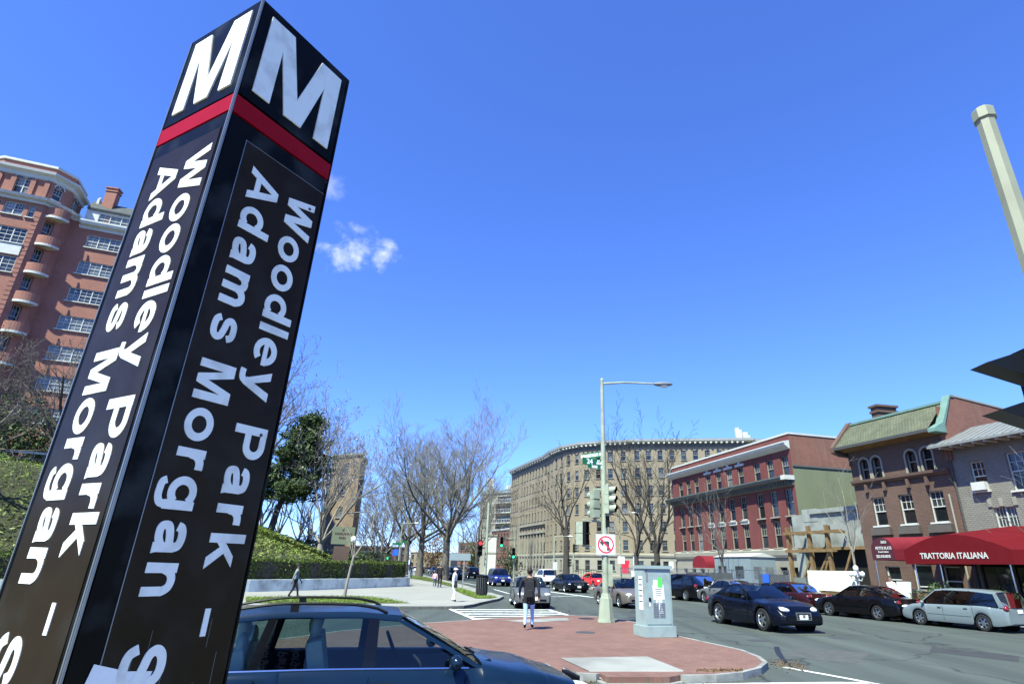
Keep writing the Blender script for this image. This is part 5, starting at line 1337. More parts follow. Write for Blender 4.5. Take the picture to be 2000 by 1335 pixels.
def bush(name, label, loc, r, n_, size, material, group=None, trunk=True):
    t = thing(name, label, 'bush', loc, 0, group); P = []
    lob = [(NR.normal(0, .45) * r[0], NR.normal(0, .45) * r[1], abs(NR.normal(.5, .28)) * r[2], NR.uniform(.4, .7)) for _ in range(9)]
    for _ in range(n_):
        l_ = lob[NR.integers(len(lob))]; v = NR.normal(size=3); v /= np.linalg.norm(v); q = NR.uniform(.55, 1) ** .5 * l_[3]
        P.append((l_[0] + v[0] * q * r[0], l_[1] + v[1] * q * r[1], max(.02, l_[2] + v[2] * q * r[2] * .8)))
    link('foliage', cards_mesh('foliage', P, size, material, NR, .6), t)
    tb = [([Vector((0, 0, -.1)), Vector((l_[0] * .5, l_[1] * .5, l_[2] * .6)), Vector(l_[:3])], [.06, .04, .015], 4) for l_ in lob]
    link('stem', tubes_mesh('stem', tb, 'bark_dark'), t); return t
bush('evergreen_bush', 'large dark evergreen shrub below the hotel at the far left', bank_pt(30, 900, 66), (6.5, 3, 4.6), 4600, .22, 'leaf_evergreen')
bush('evergreen_bush', 'dark evergreen shrub hugging the pylon edge on the hill', bank_pt(120, 925, 66), (3.2, 2, 3), 2200, .2, 'leaf_evergreen')
bush('rusty_bush', 'rusty brown bush on the bank below the evergreen', bank_pt(606, 1036, 62), (1.8, 1.2, 1.3), 1200, .13, 'leaf_dry')
bush('evergreen_bush', 'dark low shrub at the foot of the sign board', bank_pt(660, 1082, 55), (4, 1.6, 1.1), 1800, .13, 'leaf_evergreen')
bush('evergreen_bush', 'dark shrub at the right end of the bank', bank_pt(712, 1095, 57), (2.6, 1.4, 1.3), 1300, .13, 'leaf_evergreen')
bush('evergreen_bush', 'conical dark shrub behind the dark pickup', AD(925, 1108, 140).xy.to_tuple() + (0,), (1.6, 1.6, 6), 900, .35, 'leaf_evergreen')
bush('evergreen_bush', 'small green tree behind the blue van', AD(998, 1110, 100).xy.to_tuple() + (0,), (1.6, 1.5, 3.2), 900, .25, 'leaf_evergreen')
bush('rusty_bush', 'orange brown leafy tree behind the strolling couple', AD(852, 1106, 150).xy.to_tuple() + (0,), (3.6, 3, 6.5), 1300, .35, 'leaf_dry')
bush('potted_shrub', 'bushy evergreen shrub between black sedan and silver van', (*S(3.6, 2.85), KZ), (.75, .6, 1.45), 1100, .085, 'leaf_evergreen')
bush('potted_shrub', 'evergreen shrub in front of the canopy behind the silver van', (*S(-.9, 2.9), KZ), (.6, .5, 1.5), 1000, .085, 'leaf_evergreen')
bush('potted_shrub', 'dark shrub at the shop front beside the canopy pole', (*S(1.6, 3.4), KZ), (.8, .6, 1.2), 800, .085, 'leaf_evergreen')
# ---- planter wall with hedge
pw_ = thing('planter_wall', 'low pale concrete planter wall below the hedge', 'wall', (-17.74, 38.6, 0))
for i in range(1, 10):
    a, b_ = WALL[i], WALL[i + 1]
    L = (b_ - a).length; k = max(1, int(L / 3.2 + .5)); d = (b_ - a).normalized(); nm = Vector((-d.y, d.x)); rel_ = Vector((-17.74, 38.6))
    for j in range(k):
        p0, p1 = a.lerp(b_, j / k) - rel_, a.lerp(b_, (j + 1) / k) - rel_ - d * .012
        q = [p0, p1, p1 + nm * .38, p0 + nm * .38]
        MB().prism([tuple(p) for p in q], .0, .82 + random.uniform(-.006, .006)).build('wall_block', 'stone_wall', pw_)
hedge = thing('hedge', 'long clipped green hedge above the planter wall', 'hedge', (-17.74, 38.6, .8))
P = []; tb = []
for i in range(1, 11):
    L = (WALL[i + 1] - WALL[i]).length
    if i == 10: L = 5.0
    if WALL[i].x < -40: continue
    n1, n2 = wnorm(i), wnorm(i + 1)
    if i >= 9: n2 = n1 = wnorm(8)
    for _ in range(int(L * 620)):
        t = NR.random() * (1 if i < 10 else .3); q = NR.uniform(.45, 2.1); z = NR.uniform(.82, 2.0)
        sd = NR.integers(5)
        if sd < 2: q = .5 + abs(NR.normal(0, .09))
        elif sd < 4: z = 1.98 + NR.normal(0, .05)
        elif sd == 4: q = 2.05
        q = q + .1 * math.sin(t * L * 1.7 + i) ; z += .05 * math.sin(t * L * 1.1)
        p = WALL[i].lerp(WALL[i + 1], t) + n1.lerp(n2, t) * q
        P.append((p.x + 17.74, p.y - 38.6, z - .8))
link('foliage', cards_mesh('foliage', P, .085, 'leaf_hedge', NR, .7), hedge)
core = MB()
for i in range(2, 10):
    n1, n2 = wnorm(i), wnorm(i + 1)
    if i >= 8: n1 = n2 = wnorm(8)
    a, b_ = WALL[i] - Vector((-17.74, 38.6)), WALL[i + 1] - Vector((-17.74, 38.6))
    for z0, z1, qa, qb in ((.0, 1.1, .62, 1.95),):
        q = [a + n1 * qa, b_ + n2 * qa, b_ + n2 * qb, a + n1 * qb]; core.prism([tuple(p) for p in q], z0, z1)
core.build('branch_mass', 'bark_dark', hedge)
# ---- ground cover on the bank, grass verges, dead leaves
P = []; P2 = []
for _ in range(60000):
    i = int(NR.integers(2, 10)); t = NR.random(); q = 2.2 + 22 * NR.random() ** 1.3
    p = bank_at(i, t, q); P.append((p.x, p.y, p.z + abs(NR.normal(.05, .07))))
P = np.array(P); msk = (np.sin(P[:, 0] * .33 + 1.3 * np.sin(P[:, 1] * .21)) + .6 * np.sin(P[:, 1] * .5 + P[:, 0] * .2) + NR.normal(0, .45, len(P))) > -.5
tag(link('ivy_cover', cards_mesh('ivy_cover', P[~msk], .12, 'leaf_ivy', NR, .8, flat=.5)), kind='stuff'); tag(link('grass', cards_mesh('grass', P[msk], .13, 'leaf_grass', NR, .35)), kind='stuff')
def verge(name, px, n_, z=KZ):
    poly = [Vector(xy(G(x, y, z))) for x, y in px]
    patch('verge_soil', px, z, 'lawn', .002)
    xs = [p.x for p in poly]; ys = [p.y for p in poly]; P = []
    def inside(x, y):
        c = False; j = len(poly) - 1
        for i in range(len(poly)):
            if (poly[i].y > y) != (poly[j].y > y) and x < (poly[j].x - poly[i].x) * (y - poly[i].y) / (poly[j].y - poly[i].y) + poly[i].x: c = not c
            j = i
        return c
    while len(P) < n_:
        x, y = NR.uniform(min(xs), max(xs)), NR.uniform(min(ys), max(ys))
        if inside(x, y): P.append((x, y, z + abs(NR.normal(.03, .03))))
    tag(link(name, cards_mesh(name, P, .06, 'leaf_grass', NR, .3)), kind='stuff')
verge('verge_grass', [(480, 1166), (700, 1164), (745, 1168), (800, 1177), (690, 1178), (480, 1177)], 9000)
verge('verge_grass', [(892, 1148), (905, 1150), (945, 1162), (972, 1166), (958, 1168), (930, 1168), (905, 1160), (888, 1152)], 5000)
verge('verge_grass', [(800, 1122), (835, 1127), (890, 1141), (884, 1146), (850, 1137), (800, 1128)], 6000)
P = []
for _ in range(420):
    t = NR.random(); a = G(1510 + 60 * t + NR.normal(0, 8), 1294 + 8 * t + NR.normal(0, 5)); P.append((a.x, a.y, .008))
for _ in range(700):
    px = NR.uniform(1120, 1490); a = G(px, 1331 + NR.normal(0, 2.0) - max(0, (px - 1380)) * .13); P.append((a.x, a.y, .008))
for _ in range(350):
    a = G(NR.uniform(1360, 1450), 1308 + NR.normal(0, 1.5), KZ); P.append((a.x, a.y, KZ + .006))
tag(link('leaf_litter', cards_mesh('leaf_litter', P, .022, 'leaf_dry', NR, .8, flat=.8)), kind='stuff')
# ------------------------------------------------------------------ vehicles
def paint(name, col, metal=.3, rough=.25):
    mat(name, [c / ALB for c in col], rough, metal * .2, var=.03, coat=.2, spec=.2)
paint('paint_blue', (0.004, 0.014, 0.034), .4)
paint('paint_navy', (0.002, 0.003, 0.009), .3)
paint('paint_black', (0.003, 0.003, 0.004), .2)
paint('paint_silver_blue', (0.17, 0.205, 0.215), .6, .3)
paint('paint_maroon', (0.026, 0.006, 0.008), .3)
paint('paint_taupe', (0.135, 0.115, 0.100), .5, .3)
paint('paint_grey', (0.115, 0.115, 0.115), .5, .3)
paint('paint_silver', (0.42, 0.43, 0.44), .6, .3)
paint('paint_red', (0.32, 0.012, 0.014), .1)
paint('paint_royal', (0.008, 0.020, 0.150), .3)
glass('car_glass', (0.34, 0.42, 0.42), .5)
glass('car_glass_dark', (0.06, 0.08, 0.09), .3)
glass('wagon_glass', (0.52, 0.64, 0.62), 0.0)
def interp(pts, x):
    for (x0, z0), (x1, z1) in zip(pts[:-1], pts[1:]):
        if x <= x1:
            t = 0 if x1 == x0 else max(0, min(1, (x - x0) / (x1 - x0)))
            return z0 + (z1 - z0) * t
    return pts[-1][1]
def smooth_interp(pts, x):
    for (x0, z0), (x1, z1) in zip(pts[:-1], pts[1:]):
        if x <= x1:
            t = 0 if x1 == x0 else max(0, min(1, (x - x0) / (x1 - x0))); t = t * t * (3 - 2 * t) * .5 + t * .5
            return z0 + (z1 - z0) * t
    return pts[-1][1]
_wheels = {}
def rounded(o, w=.05):
    m_ = o.modifiers.new('round', 'BEVEL'); m_.width = w; m_.segments = 3; m_.limit_method = 'ANGLE'; m_.angle_limit = R(50)
    return o
def wheel_meshes(r, w, spokes):
    key = (r, w, spokes)
    if key in _wheels: return _wheels[key]
    t = MB().lathe([(r * .64, -w / 2), (r * .92, -w / 2), (r, -w * .32), (r, w * .32), (r * .92, w / 2), (r * .64, w / 2), (r * .6, w * .3), (r * .6, -w * .3), (r * .64, -w / 2)], 28, axis='Y').mesh('wheel', 'rubber', True, 40)
    rb = MB(); y = w / 2 - .012
    rb.lathe([(r * .66, y + .01), (r * .60, y + .012), (r * .56, y - .03)], 28, axis='Y'); rb.lathe([(0, y - .005), (r * .13, y - .008), (r * .15, y - .03)], 14, axis='Y')
    for k in range(spokes):
        a = 2 * math.pi * k / spokes; c, s_ = math.cos(a), math.sin(a); hw = r * (.10 if spokes < 7 else .065)
        q = [(r * .1, -hw * 1.2), (r * .6, -hw * .8), (r * .6, hw * .8), (r * .1, hw * 1.2)]
        rb.add([(x * c - z * s_, y - .004 - (.012 if i in (1, 2) else 0), x * s_ + z * c) for i, (x, z) in enumerate(q)], [(0, 1, 2, 3)])
    rim = rb.mesh('rim', 'aluminium', True, 50)
    db = MB().lathe([(0, y - .05), (r * .6, y - .05)], 24, axis='Y').mesh('brake_disc', 'black_plastic')
    _wheels[key] = (t, rim, db)
    return _wheels[key]
def make_car(name, label, spec, loc, heading, colour, cat='car', group=None, glassm='car_glass', seat='interior_dark', rails=False, scale=1.0):
    """heading: compass azimuth of the nose in degrees (0 = +y, 90 = +x). Local frame: x forward, y left, z up"""
    sp = dict(spec); L, W = sp['L'], sp['W']; hx = L / 2; hw0 = W / 2
    t = thing(name, label, cat, (loc[0], loc[1], loc[2] if len(loc) > 2 else 0), R(90 - heading), group); t.scale = (scale,) * 3
    xf, xr, r = sp['xf'], sp['xr'], sp['r']; sill = sp.get('sill', .2)
    deck = sp['deck']; cab = sp['cab']; roof = sp['roof']
    ra = r + .055
    def zbot(x):
        z = sill + (.10 * max(0, (abs(x) - hx + .5) / .5) ** 1.5 if abs(x) > hx - .5 else 0)
        for xc in (xf, xr):
            if abs(x - xc) < ra: z = max(z, r + math.sqrt(max(0, ra * ra - (x - xc) ** 2)))
        return z
    nose = sp.get('nose', .86)
    def hw(x):
        k = max(0, (abs(x) - hx * .62) / (hx * .38))
        return hw0 * (1 - (1 - nose) * k ** 2.2 - (.06 * max(0, (abs(x) - hx + .08) / .08)))
    def zdeck(x): return smooth_interp(deck, x)
    xs = set(np.linspace(-hx, hx, 44).round(4).tolist())
    for xc in (xf, xr):
        for k in range(-8, 9): xs.add(round(xc + ra * math.sin(k * math.pi / 16), 4))
    for dx in (0, .015, .04, .08, .14): xs.add(round(hx - dx, 4)); xs.add(round(-hx + dx, 4))
    for x_, _ in deck: xs.add(round(x_, 4))
    c_r, c_f = cab[0], cab[3]
    xs = sorted(x for x in xs if -hx <= x <= hx)
    xs = [x for x in xs if not (abs(x - c_f) < .03 or abs(x - c_r) < .03)] + [c_f + .004, c_f - .02, c_r - .004, c_r + .02]; xs = sorted(xs)
    body = MB(); rows = []
    for x in xs:
        w = hw(x); zt = zdeck(x); zb = min(zbot(x), zt - .12); inside = c_r < x < c_f
        e_ = max(0, (abs(x) - hx + .1) / .1); sq = 1 - .16 * e_
        H_ = zt - zb
        side = [(.972, 0), (.995, .10), (1, .34), (.997, .58), (.982, .76), (.955, .90), (.905, .985)]
        P = [(w * a, zb + H_ * (b_ if b_ < .9 else b_ * 1) * (1 if True else sq)) for a, b_ in side]
        if inside: P += [(w * .86, zt - .02), (w * .83, .50), (w * .4, .36), (0, .36)]
        else:
            cr = sp.get('crown', .035) * (1 - e_)
            P += [(w * .80, zt + cr * .35), (w * .55, zt + cr * .8), (w * .28, zt + cr), (0, zt + cr)]
        rows.append([(x, y, z) for y, z in P])
    k = len(rows[0])
    for sgn in (1, -1):
        o = len(body.v)
        for r_ in rows: body.v.extend([(x, y * sgn, z) for x, y, z in r_])
        for i in range(len(rows) - 1):
            for j in range(k - 1):
                q = (o + i * k + j, o + i * k + j + 1, o + (i + 1) * k + j + 1, o + (i + 1) * k + j)
                body.f.append(q if sgn > 0 else q[::-1]); body.mi.append(0)
    for i, fl in ((0, True), (len(rows) - 1, False)):
        ringp = [(x, y, z) for x, y, z in rows[i]] + [(x, -y, z) for x, y, z in rows[i][::-1]]
        body.add(ringp, [tuple(range(len(ringp)))][:1])
    bo = body.build('body', colour, t, True, 42)
    ub = MB().box((0, 0, sill + .16), (L - .35, W - .42, .26)); ub.build('underbody', 'black_plastic', t)
    # greenhouse
    zb_ = lambda x: zdeck(max(c_r + .03, min(c_f - .03, x))) - .015
    zr_top = lambda x: smooth_interp(roof, x)
    wb_ = hw0 * sp.get('wb', .90); wt_ = hw0 * sp.get('wt', .70); ztop = max(z for _, z in roof)
    def side_pt(x, z, sg, off=0): 
        f_ = (z - zb_(x)) / max(.1, ztop - zb_(x)); f_ = max(0, min(1.05, f_)); return (x, sg * (wb_ + (wt_ - wb_) * (f_ ** 1.25) + off), z)
    x_rt, x_ft = cab[1], cab[2]
    rb = MB(); n_ = 14; ny = 8
    xsr = [x_rt + (x_ft - x_rt) * i / n_ for i in range(n_ + 1)]
    for x in xsr:
        zt = zr_top(x); we = abs(side_pt(x, zt - .045, 1)[1])
        P = [(x, we + .006, zt - .075), (x, we + .002, zt - .045)] + [(x, we * math.cos(math.pi * j / ny * 0 + 0) * (1 - 2 * j / ny) * .97, zt - .012 + sp.get('rcrown', .035) * (1 - (1 - 2 * j / ny) ** 2)) for j in range(ny + 1)] + [(x, -we - .002, zt - .045), (x, -we - .006, zt - .075)]
        rb.v.extend(P)
    kk = ny + 5
    for i in range(n_):
        for j in range(kk - 1): rb.f.append((i * kk + j, (i + 1) * kk + j, (i + 1) * kk + j + 1, i * kk + j + 1)); rb.mi.append(0)
    # pillars: (bottom x0,x1, top x0,x1, material)
    pil = MB()
    def strip(m_, xb0, xb1, xt0, xt1, off, mi=0, nseg=6, ztrim=.06, sides=(1, -1)):
        for sg in sides:
            vs = []
            for i in range(nseg + 1):
                f_ = i / nseg
                for xb, xt in ((xb0, xt0), (xb1, xt1)):
                    x = xb + (xt - xb) * f_; z0 = zb_(xb); z1 = zr_top(max(x_rt, min(x_ft, xt))) - ztrim
                    vs.append(side_pt(x, z0 + (z1 - z0) * f_, sg, off))
            m_.add(vs, [(2 * i, 2 * i + 1, 2 * i + 3, 2 * i + 2) if sg < 0 else (2 * i + 1, 2 * i, 2 * i + 2, 2 * i + 3) for i in range(nseg)], mi)
    strip(pil, c_f + .02, c_f - .07, x_ft + .03, x_ft - .06, .006); strip(pil, c_r + sp.get('cw', .10), c_r - .02, x_rt + sp.get('cwt', .10), x_rt - .03, .006)
    o_ = len(rb.v); rb.v.extend(pil.v); rb.f.extend([tuple(i + o_ for i in f_) for f_ in pil.f]); rb.mi.extend(pil.mi)
    rb.build('roof', colour, t, True, 50)
    for (xb0, xb1, xt0, xt1) in sp['pillars']:
        for sg in (1, -1):
            tr = MB(); strip(tr, xb0, xb1, xt0, xt1, .004, sides=(sg,)); tr.build('pillar', 'pillar_gloss', t)
    for (xb0, xb1, xt0, xt1) in sp['windows']:
        for sg in (1, -1):
            g = MB(); ns = 8; vs = []
            for i in range(ns + 1):
                f_ = i / ns; xb = xb0 + (xb1 - xb0) * f_; xt = xt0 + (xt1 - xt0) * f_
                z0, z1 = zb_(xb) + .0, zr_top(max(x_rt, min(x_ft, xt))) - .06
                for m_ in range(4):
                    q = m_ / 3; vs.append(side_pt(xb + (xt - xb) * q, z0 + (z1 - z0) * q, sg, -.002))
            fs = [(4 * i + m_, 4 * (i + 1) + m_, 4 * (i + 1) + m_ + 1, 4 * i + m_ + 1) for i in range(ns) for m_ in range(3)]
            g.add(vs, fs if sg < 0 else [f_[::-1] for f_ in fs]); g.build('side_window', glassm, t, True)
    def screen(nm, x0, x1, bulge, mats):
        g = MB(); ny_ = 10; nx_ = 5; vs = []
        for i in range(nx_ + 1):
            f_ = i / nx_; x = x0 + (x1 - x0) * f_; z0 = zb_(x0); z1 = zr_top(x1) - .02; z = z0 + (z1 - z0) * f_ + .02 * math.sin(math.pi * f_)
            w = abs(side_pt(x0, z, 1)[1]) - .02
            for j in range(ny_ + 1):
                y = w * (1 - 2 * j / ny_); vs.append((x + bulge * (1 - (y / w) ** 2) * (1 - .5 * f_), y, z))
        fs = [(i * (ny_ + 1) + j, (i + 1) * (ny_ + 1) + j, (i + 1) * (ny_ + 1) + j + 1, i * (ny_ + 1) + j + 1) for i in range(nx_) for j in range(ny_)]
        g.add(vs, fs); return g.build(nm, mats, t, True)
    screen('windshield', c_f + .0, x_ft, .10, glassm); screen('rear_window', c_r, x_rt, -.08, glassm)
    MB().box((c_f + .07, 0, zb_(c_f) + .035), (.14, W * .62, .016)).build('cowl_panel', 'black_plastic', t)
    for sg in (1, -1): MB().tube([(c_f + .06, sg * .12 + .1, zb_(c_f) + .05), (c_f - .10, sg * .12 - .35, zb_(c_f) + .135)], .011, 5).build('wiper', 'black_plastic', t)
    # interior
    dash = MB().box((c_f - .30, 0, zb_(c_f) - .20), (.55, W - .5, .34)); dash.build('dashboard', 'interior_dark', t)
    xs0 = (x_ft + c_f) / 2 - 1.0
    def seat_mesh(wd): return MB().box((.05, 0, .30), (.5, wd, .16)).box((-.22, 0, .62), (.16, wd, .62), Matrix.Rotation(R(-14), 3, 'Y')).ell((-.30, 0, 1.06), (.07, .13, .12), 10, 6)
    zf = .24 + (ztop - 1.45) * .6
    for y in (W * .21, -W * .21): rounded(seat_mesh(.48).build('front_seat', seat, t, True, 40)).location = (xs0, y, zf)
    rs = seat_mesh(1.15); rs.ell((-.26, .4, .98), (.06, .13, .10), 10, 6); rs.ell((-.26, -.4, .98), (.06, .13, .10), 10, 6); rounded(rs.build('rear_seat', seat, t, True, 40)).location = (xs0 - sp.get('rs', .72), 0, zf - .08)
    tw = MB(); tw.tube([(.0, .18 * math.cos(a), .18 * math.sin(a)) for a in np.linspace(0, 6.283, 19)], .016, 6, False); o = tw.build('steering_wheel', 'black_plastic', t, True); o.location = (xs0 + .58, W * .21, zf + .75); o.rotation_euler = (0, R(-25), 0)
    # wheels
    tm, rm, bm_ = wheel_meshes(r, .21, sp.get('spokes', 5))
    for xc in (xf, xr):
        for sg in (1, -1):
            wo = link('wheel', tm, t); wo.location = (xc, sg * (hw0 - .125), r); wo.rotation_euler = (0, 0, 0 if sg > 0 else math.pi)
            link('rim', rm, wo); link('brake_disc', bm_, wo)
    # wheel arch liners
    for xc in (xf, xr):
        for y0, y1 in ((-hw0 + .06, -hw0 + .36), (hw0 - .36, hw0 - .06)): MB().lathe([(ra - .005, y0), (ra - .005, y1)], 24, (xc, 0, r), 'Y').build('wheel_well', 'black_plastic', t)
    # lamps, grille, plates, mirrors, handles
    zh = sp['zlamp']; zt_ = sp['ztail']
    for sg in (1, -1):
        hl = sp.get('hl', (.16, .20, .085)); xx = hx - hl[0] * .9 - .05
        MB().ell((0, 0, 0), hl, 14, 8, Matrix.Rotation(sg * -R(sp.get('hl_sweep', 28)), 3, 'Z')).build('headlight', 'lamp_glass', t, True).location = (xx, sg * (hw(hx - .1) - hl[1] * .85), zh)
        MB().ell((0, 0, 0), (.05, .10, .035), 10, 6).build('indicator', 'amber', t, True).location = (hx - .09, sg * (hw(hx - .1) - .12), zh - .16)
        tl = sp.get('tl', (.08, .20, .10)); MB().ell((0, 0, 0), tl, 14, 8, Matrix.Rotation(sg * R(22), 3, 'Z')).build('taillight', 'red_lens', t, True).location = (-hx + tl[0] * .75, sg * (hw(-hx + .08) - tl[1] * .85), zt_)
        MB().ell((0, 0, 0), (.07, .10, .075), 10, 6).build('side_mirror', sp.get('mirror', colour), t, True).location = (c_f - .32, sg * (hw0 * .98 + .06), zb_(c_f - .3) + .07)
        for xh in sp.get('handles', ()): MB().box((xh, sg * (hw0 + .004), zb_(xh) - .11), (.17, .03, .03)).build('door_handle', sp.get('hmat', colour), t)
        for xd in sp.get('doors', ()): MB().box((xd, sg * (hw0 - .0015), (zb_(xd) + sill) / 2 + .02), (.008, .012, zb_(xd) - sill - .16)).build('door_seam', 'black_plastic', t)
        if sp.get('mould', True): MB().box(((xf + xr) / 2, sg * (hw0 + .002), sill + .34), (xf - xr - 2 * ra - .1, .022, .05)).build('side_moulding', colour, t)
        wt = MB(); nx_ = 12
        w0, w1 = sp['windows'][0][0], sp['windows'][-1][1]
        wt.tube([side_pt(w0 + (w1 - w0) * i / nx_, zb_(w0 + (w1 - w0) * i / nx_) + .004, sg, .008) for i in range(nx_ + 1)], .011, 5); wt.build('window_trim', sp.get('trimmat', 'black_plastic'), t)
    g = sp.get('grille', (.55, .14)); gz = sp.get('zgrille', zh - .01)
    gb = MB().box((0, 0, 0), (.05, g[0], g[1])); go = gb.build('grille', 'black_plastic', t); go.location = (hx - .012, 0, gz)
    fr = MB().box((.02, 0, g[1] / 2), (.04, g[0] + .03, .025)).box((.02, 0, -g[1] / 2), (.04, g[0] + .03, .025)).box((.02, g[0] / 2, 0), (.04, .025, g[1])).box((.02, -g[0] / 2, 0), (.04, .025, g[1])); fr.build('grille_frame', 'chrome', go)
    for i in range(3): MB().box((.024, 0, -g[1] / 2 + g[1] * (i + 1) / 4), (.014, g[0], .010)).build('slat', 'chrome', go)
    MB().box((.035, 0, 0), (.02, .10, .07)).build('badge', 'chrome', go)
    MB().box((hx + .004, 0, sill + .20), (.03, W * .66, .09)).build('air_intake', 'black_plastic', t)
    for xx, zz in ((hx + .016, sill + .27), (-hx - .012, sp.get('zplate', .62))): MB().box((xx, 0, zz), (.018, .31, .155)).build('licence_plate', 'paper', t)
    MB().box((-hx - .004, 0, sill + .22), (.03, W * .70, .16)).build('rear_bumper', sp.get('bump', colour), t)
    if rails:
        for sg in (1, -1):
            yy = abs(side_pt(0, ztop - .05, 1)[1]) - .04
            P = [(x_rt + .12 + (x_ft - x_rt - .27) * i / 16, sg * yy, zr_top(x_rt + .12 + (x_ft - x_rt - .27) * i / 16) - .005 + .07 * max(0, math.sin(math.pi * i / 16)) ** .4) for i in range(17)]
            rl = MB().tube(P, .016, 6)
            for xx in (x_rt + .95,): rl.box((xx, sg * yy, zr_top(xx) + .02), (.08, .022, .06))
            rl.build('roof_rail', 'black_metal', t, True)
    return t
SEDAN = dict(L=4.75, W=1.80, xf=1.42, xr=-1.32, r=.315, sill=.21, deck=[(-2.375, .74), (-2.2, .90), (-1.45, .97), (-.6, .95), (.75, .93), (1.0, .92), (1.6, .84), (2.2, .72), (2.375, .60)],
             cab=(-1.72, -1.05, .18, .98), roof=[(-1.05, 1.36), (-.4, 1.43), (.18, 1.40)], windows=[(-1.42, -.42, -.98, -.35), (-.40, .78, -.33, .14)], pillars=[(-.46, -.34, -.38, -.28)],
             zlamp=.66, ztail=.78, handles=(-.55, .25), doors=(-.42, .72, -1.22), cw=.32, cwt=.12)
COUPE = dict(SEDAN, L=4.52, W=1.83, xf=1.36, xr=-1.26, r=.345, nose=.80, sill=.19, deck=[(-2.26, .72), (-2.05, .92), (-1.5, .98), (-.6, .93), (.5, .90), (.85, .90), (1.5, .84), (2.0, .72), (2.26, .52)], cab=(-1.55, -.72, -.05, .86), roof=[(-.72, 1.34), (-.35, 1.375), (-.05, 1.36)],
             windows=[(-1.15, -.62, -.72, -.52), (-.58, .62, -.50, -.09)], pillars=[(-.62, -.56, -.53, -.49)], zlamp=.655, hl=(.36, .17, .105), hl_sweep=34, grille=(.52, .20), zgrille=.50, doors=(-.66, .62), handles=(-.45,), spokes=5, cw=.36, cwt=.12, crown=.06)
VAN = dict(L=5.0, W=1.90, xf=1.50, xr=-1.45, r=.335, sill=.24, nose=.88, deck=[(-2.5, .92), (-2.42, 1.00), (-1.0, 1.02), (.8, .99), (1.35, .97), (1.9, .90), (2.3, .78), (2.5, .62)], cab=(-2.44, -2.16, .62, 1.50), roof=[(-2.16, 1.58), (-1.0, 1.66), (.0, 1.67), (.62, 1.62)], wt=.78,
           windows=[(-2.18, -1.12, -1.98, -1.06), (-1.02, .20, -.96, .16), (.30, 1.25, .24, .58)], pillars=[(-1.12, -1.02, -1.06, -.96), (.20, .30, .15, .25)], zlamp=.76, ztail=.95, tl=(.12, .16, .13), handles=(-.8, .42), doors=(.26, 1.15, -1.1), grille=(.7, .12), spokes=6, cw=.22, cwt=.14, zplate=.85)
WAGON = dict(SEDAN, L=4.72, W=1.78, xf=1.40, xr=-1.31, r=.32, deck=[(-2.36, .84), (-2.28, .95), (-.6, .955), (.75, .935), (1.05, .93), (1.6, .865), (2.1, .74), (2.36, .56)], cab=(-2.22, -1.85, .18, 1.06), roof=[(-1.85, 1.38), (-1.0, 1.455), (-.3, 1.46), (.18, 1.425)], wt=.73,
             windows=[(-2.0, -1.22, -1.75, -1.10), (-1.16, -.16, -1.06, -.14), (-.06, .90, -.06, .14)], pillars=[(-1.24, -1.14, -1.12, -1.04), (-.18, -.05, -.16, -.05)], trimmat='chrome', spokes=7, doors=(-.11, .86, -1.15), handles=(-.95, .05), cw=.2, cwt=.1, crown=.05)
SUV = dict(VAN, L=4.6, W=1.82, xf=1.36, xr=-1.3, r=.36, sill=.30, deck=[(-2.3, .98), (-2.24, 1.05), (-1.0, 1.06), (.7, 1.04), (1.05, 1.03), (1.6, 1.0), (2.1, .93), (2.3, .70)], cab=(-2.24, -2.0, .30, 1.05), roof=[(-2.0, 1.62), (-1.0, 1.70), (.30, 1.66)],
           windows=[(-2.05, -1.12, -1.85, -1.06), (-1.02, -.1, -.96, -.1), (0, .85, 0, .26)], pillars=[(-1.12, -1.02, -1.06, -.96), (-.1, 0, -.1, 0)], handles=(-.8, .2), doors=(-.05, .85), zlamp=.82)
CVIC = dict(SEDAN, L=5.2, W=1.95, xf=1.55, xr=-1.42, deck=[(-2.6, .76), (-2.45, .92), (-1.6, .98), (-.6, .96), (.85, .95), (1.1, .94), (1.9, .88), (2.5, .78), (2.6, .62)], cab=(-1.75, -1.1, .2, 1.05), grille=(.75, .16), hl=(.10, .24, .07), hl_sweep=10, spokes=7)
def az(d): return math.degrees(math.atan2(d[0], d[1]))
AZS = az(DS)
make_car('station_wagon', 'dark blue station wagon with roof rails passing below the pylon', WAGON, (-1.80, 7.34), 72.5, 'paint_blue', glassm='wagon_glass', seat='interior_pale', rails=True)
make_car('coupe_car', 'dark navy coupe with silver wheels driving towards the island', COUPE, (8.45, 23.9), 165, 'paint_navy', scale=1.08)
p = S(5.8, .95) ; make_car('parked_sedan', 'black sedan parked in front of the silver minivan', SEDAN, p, AZS, 'paint_black', group='cars parked along the shops')
p = S(-.75 + .25, .95); make_car('minivan', 'silver blue minivan parked at the right edge', VAN, S(1.15, .90), AZS, 'paint_silver_blue', 'van', 'cars parked along the shops', 'car_glass_dark', scale=.87)
make_car('parked_sedan', 'dark maroon sedan parked ahead of the black sedan', SEDAN, S(10.9, 1.0), AZS, 'paint_maroon', group='cars parked along the shops')
make_car('parked_sedan', 'grey sedan parked behind the moving navy coupe', SEDAN, S(15.9, 1.0), AZS, 'paint_grey', group='cars parked along the shops')
make_car('minivan', 'black minivan parked by the construction fence', VAN, S(20.6, .9), AZS, 'paint_black', 'van', 'cars parked along the shops', 'car_glass_dark')
make_car('parked_sedan', 'navy sedan parked beyond the black minivan', SEDAN, S(26.3, .9), AZS, 'paint_navy', group='cars parked along the shops')
make_car('sedan_car', 'grey sedan waiting at the crosswalk', SEDAN, (-.42, 33.0), 173, 'paint_grey', group='cars on the avenue')
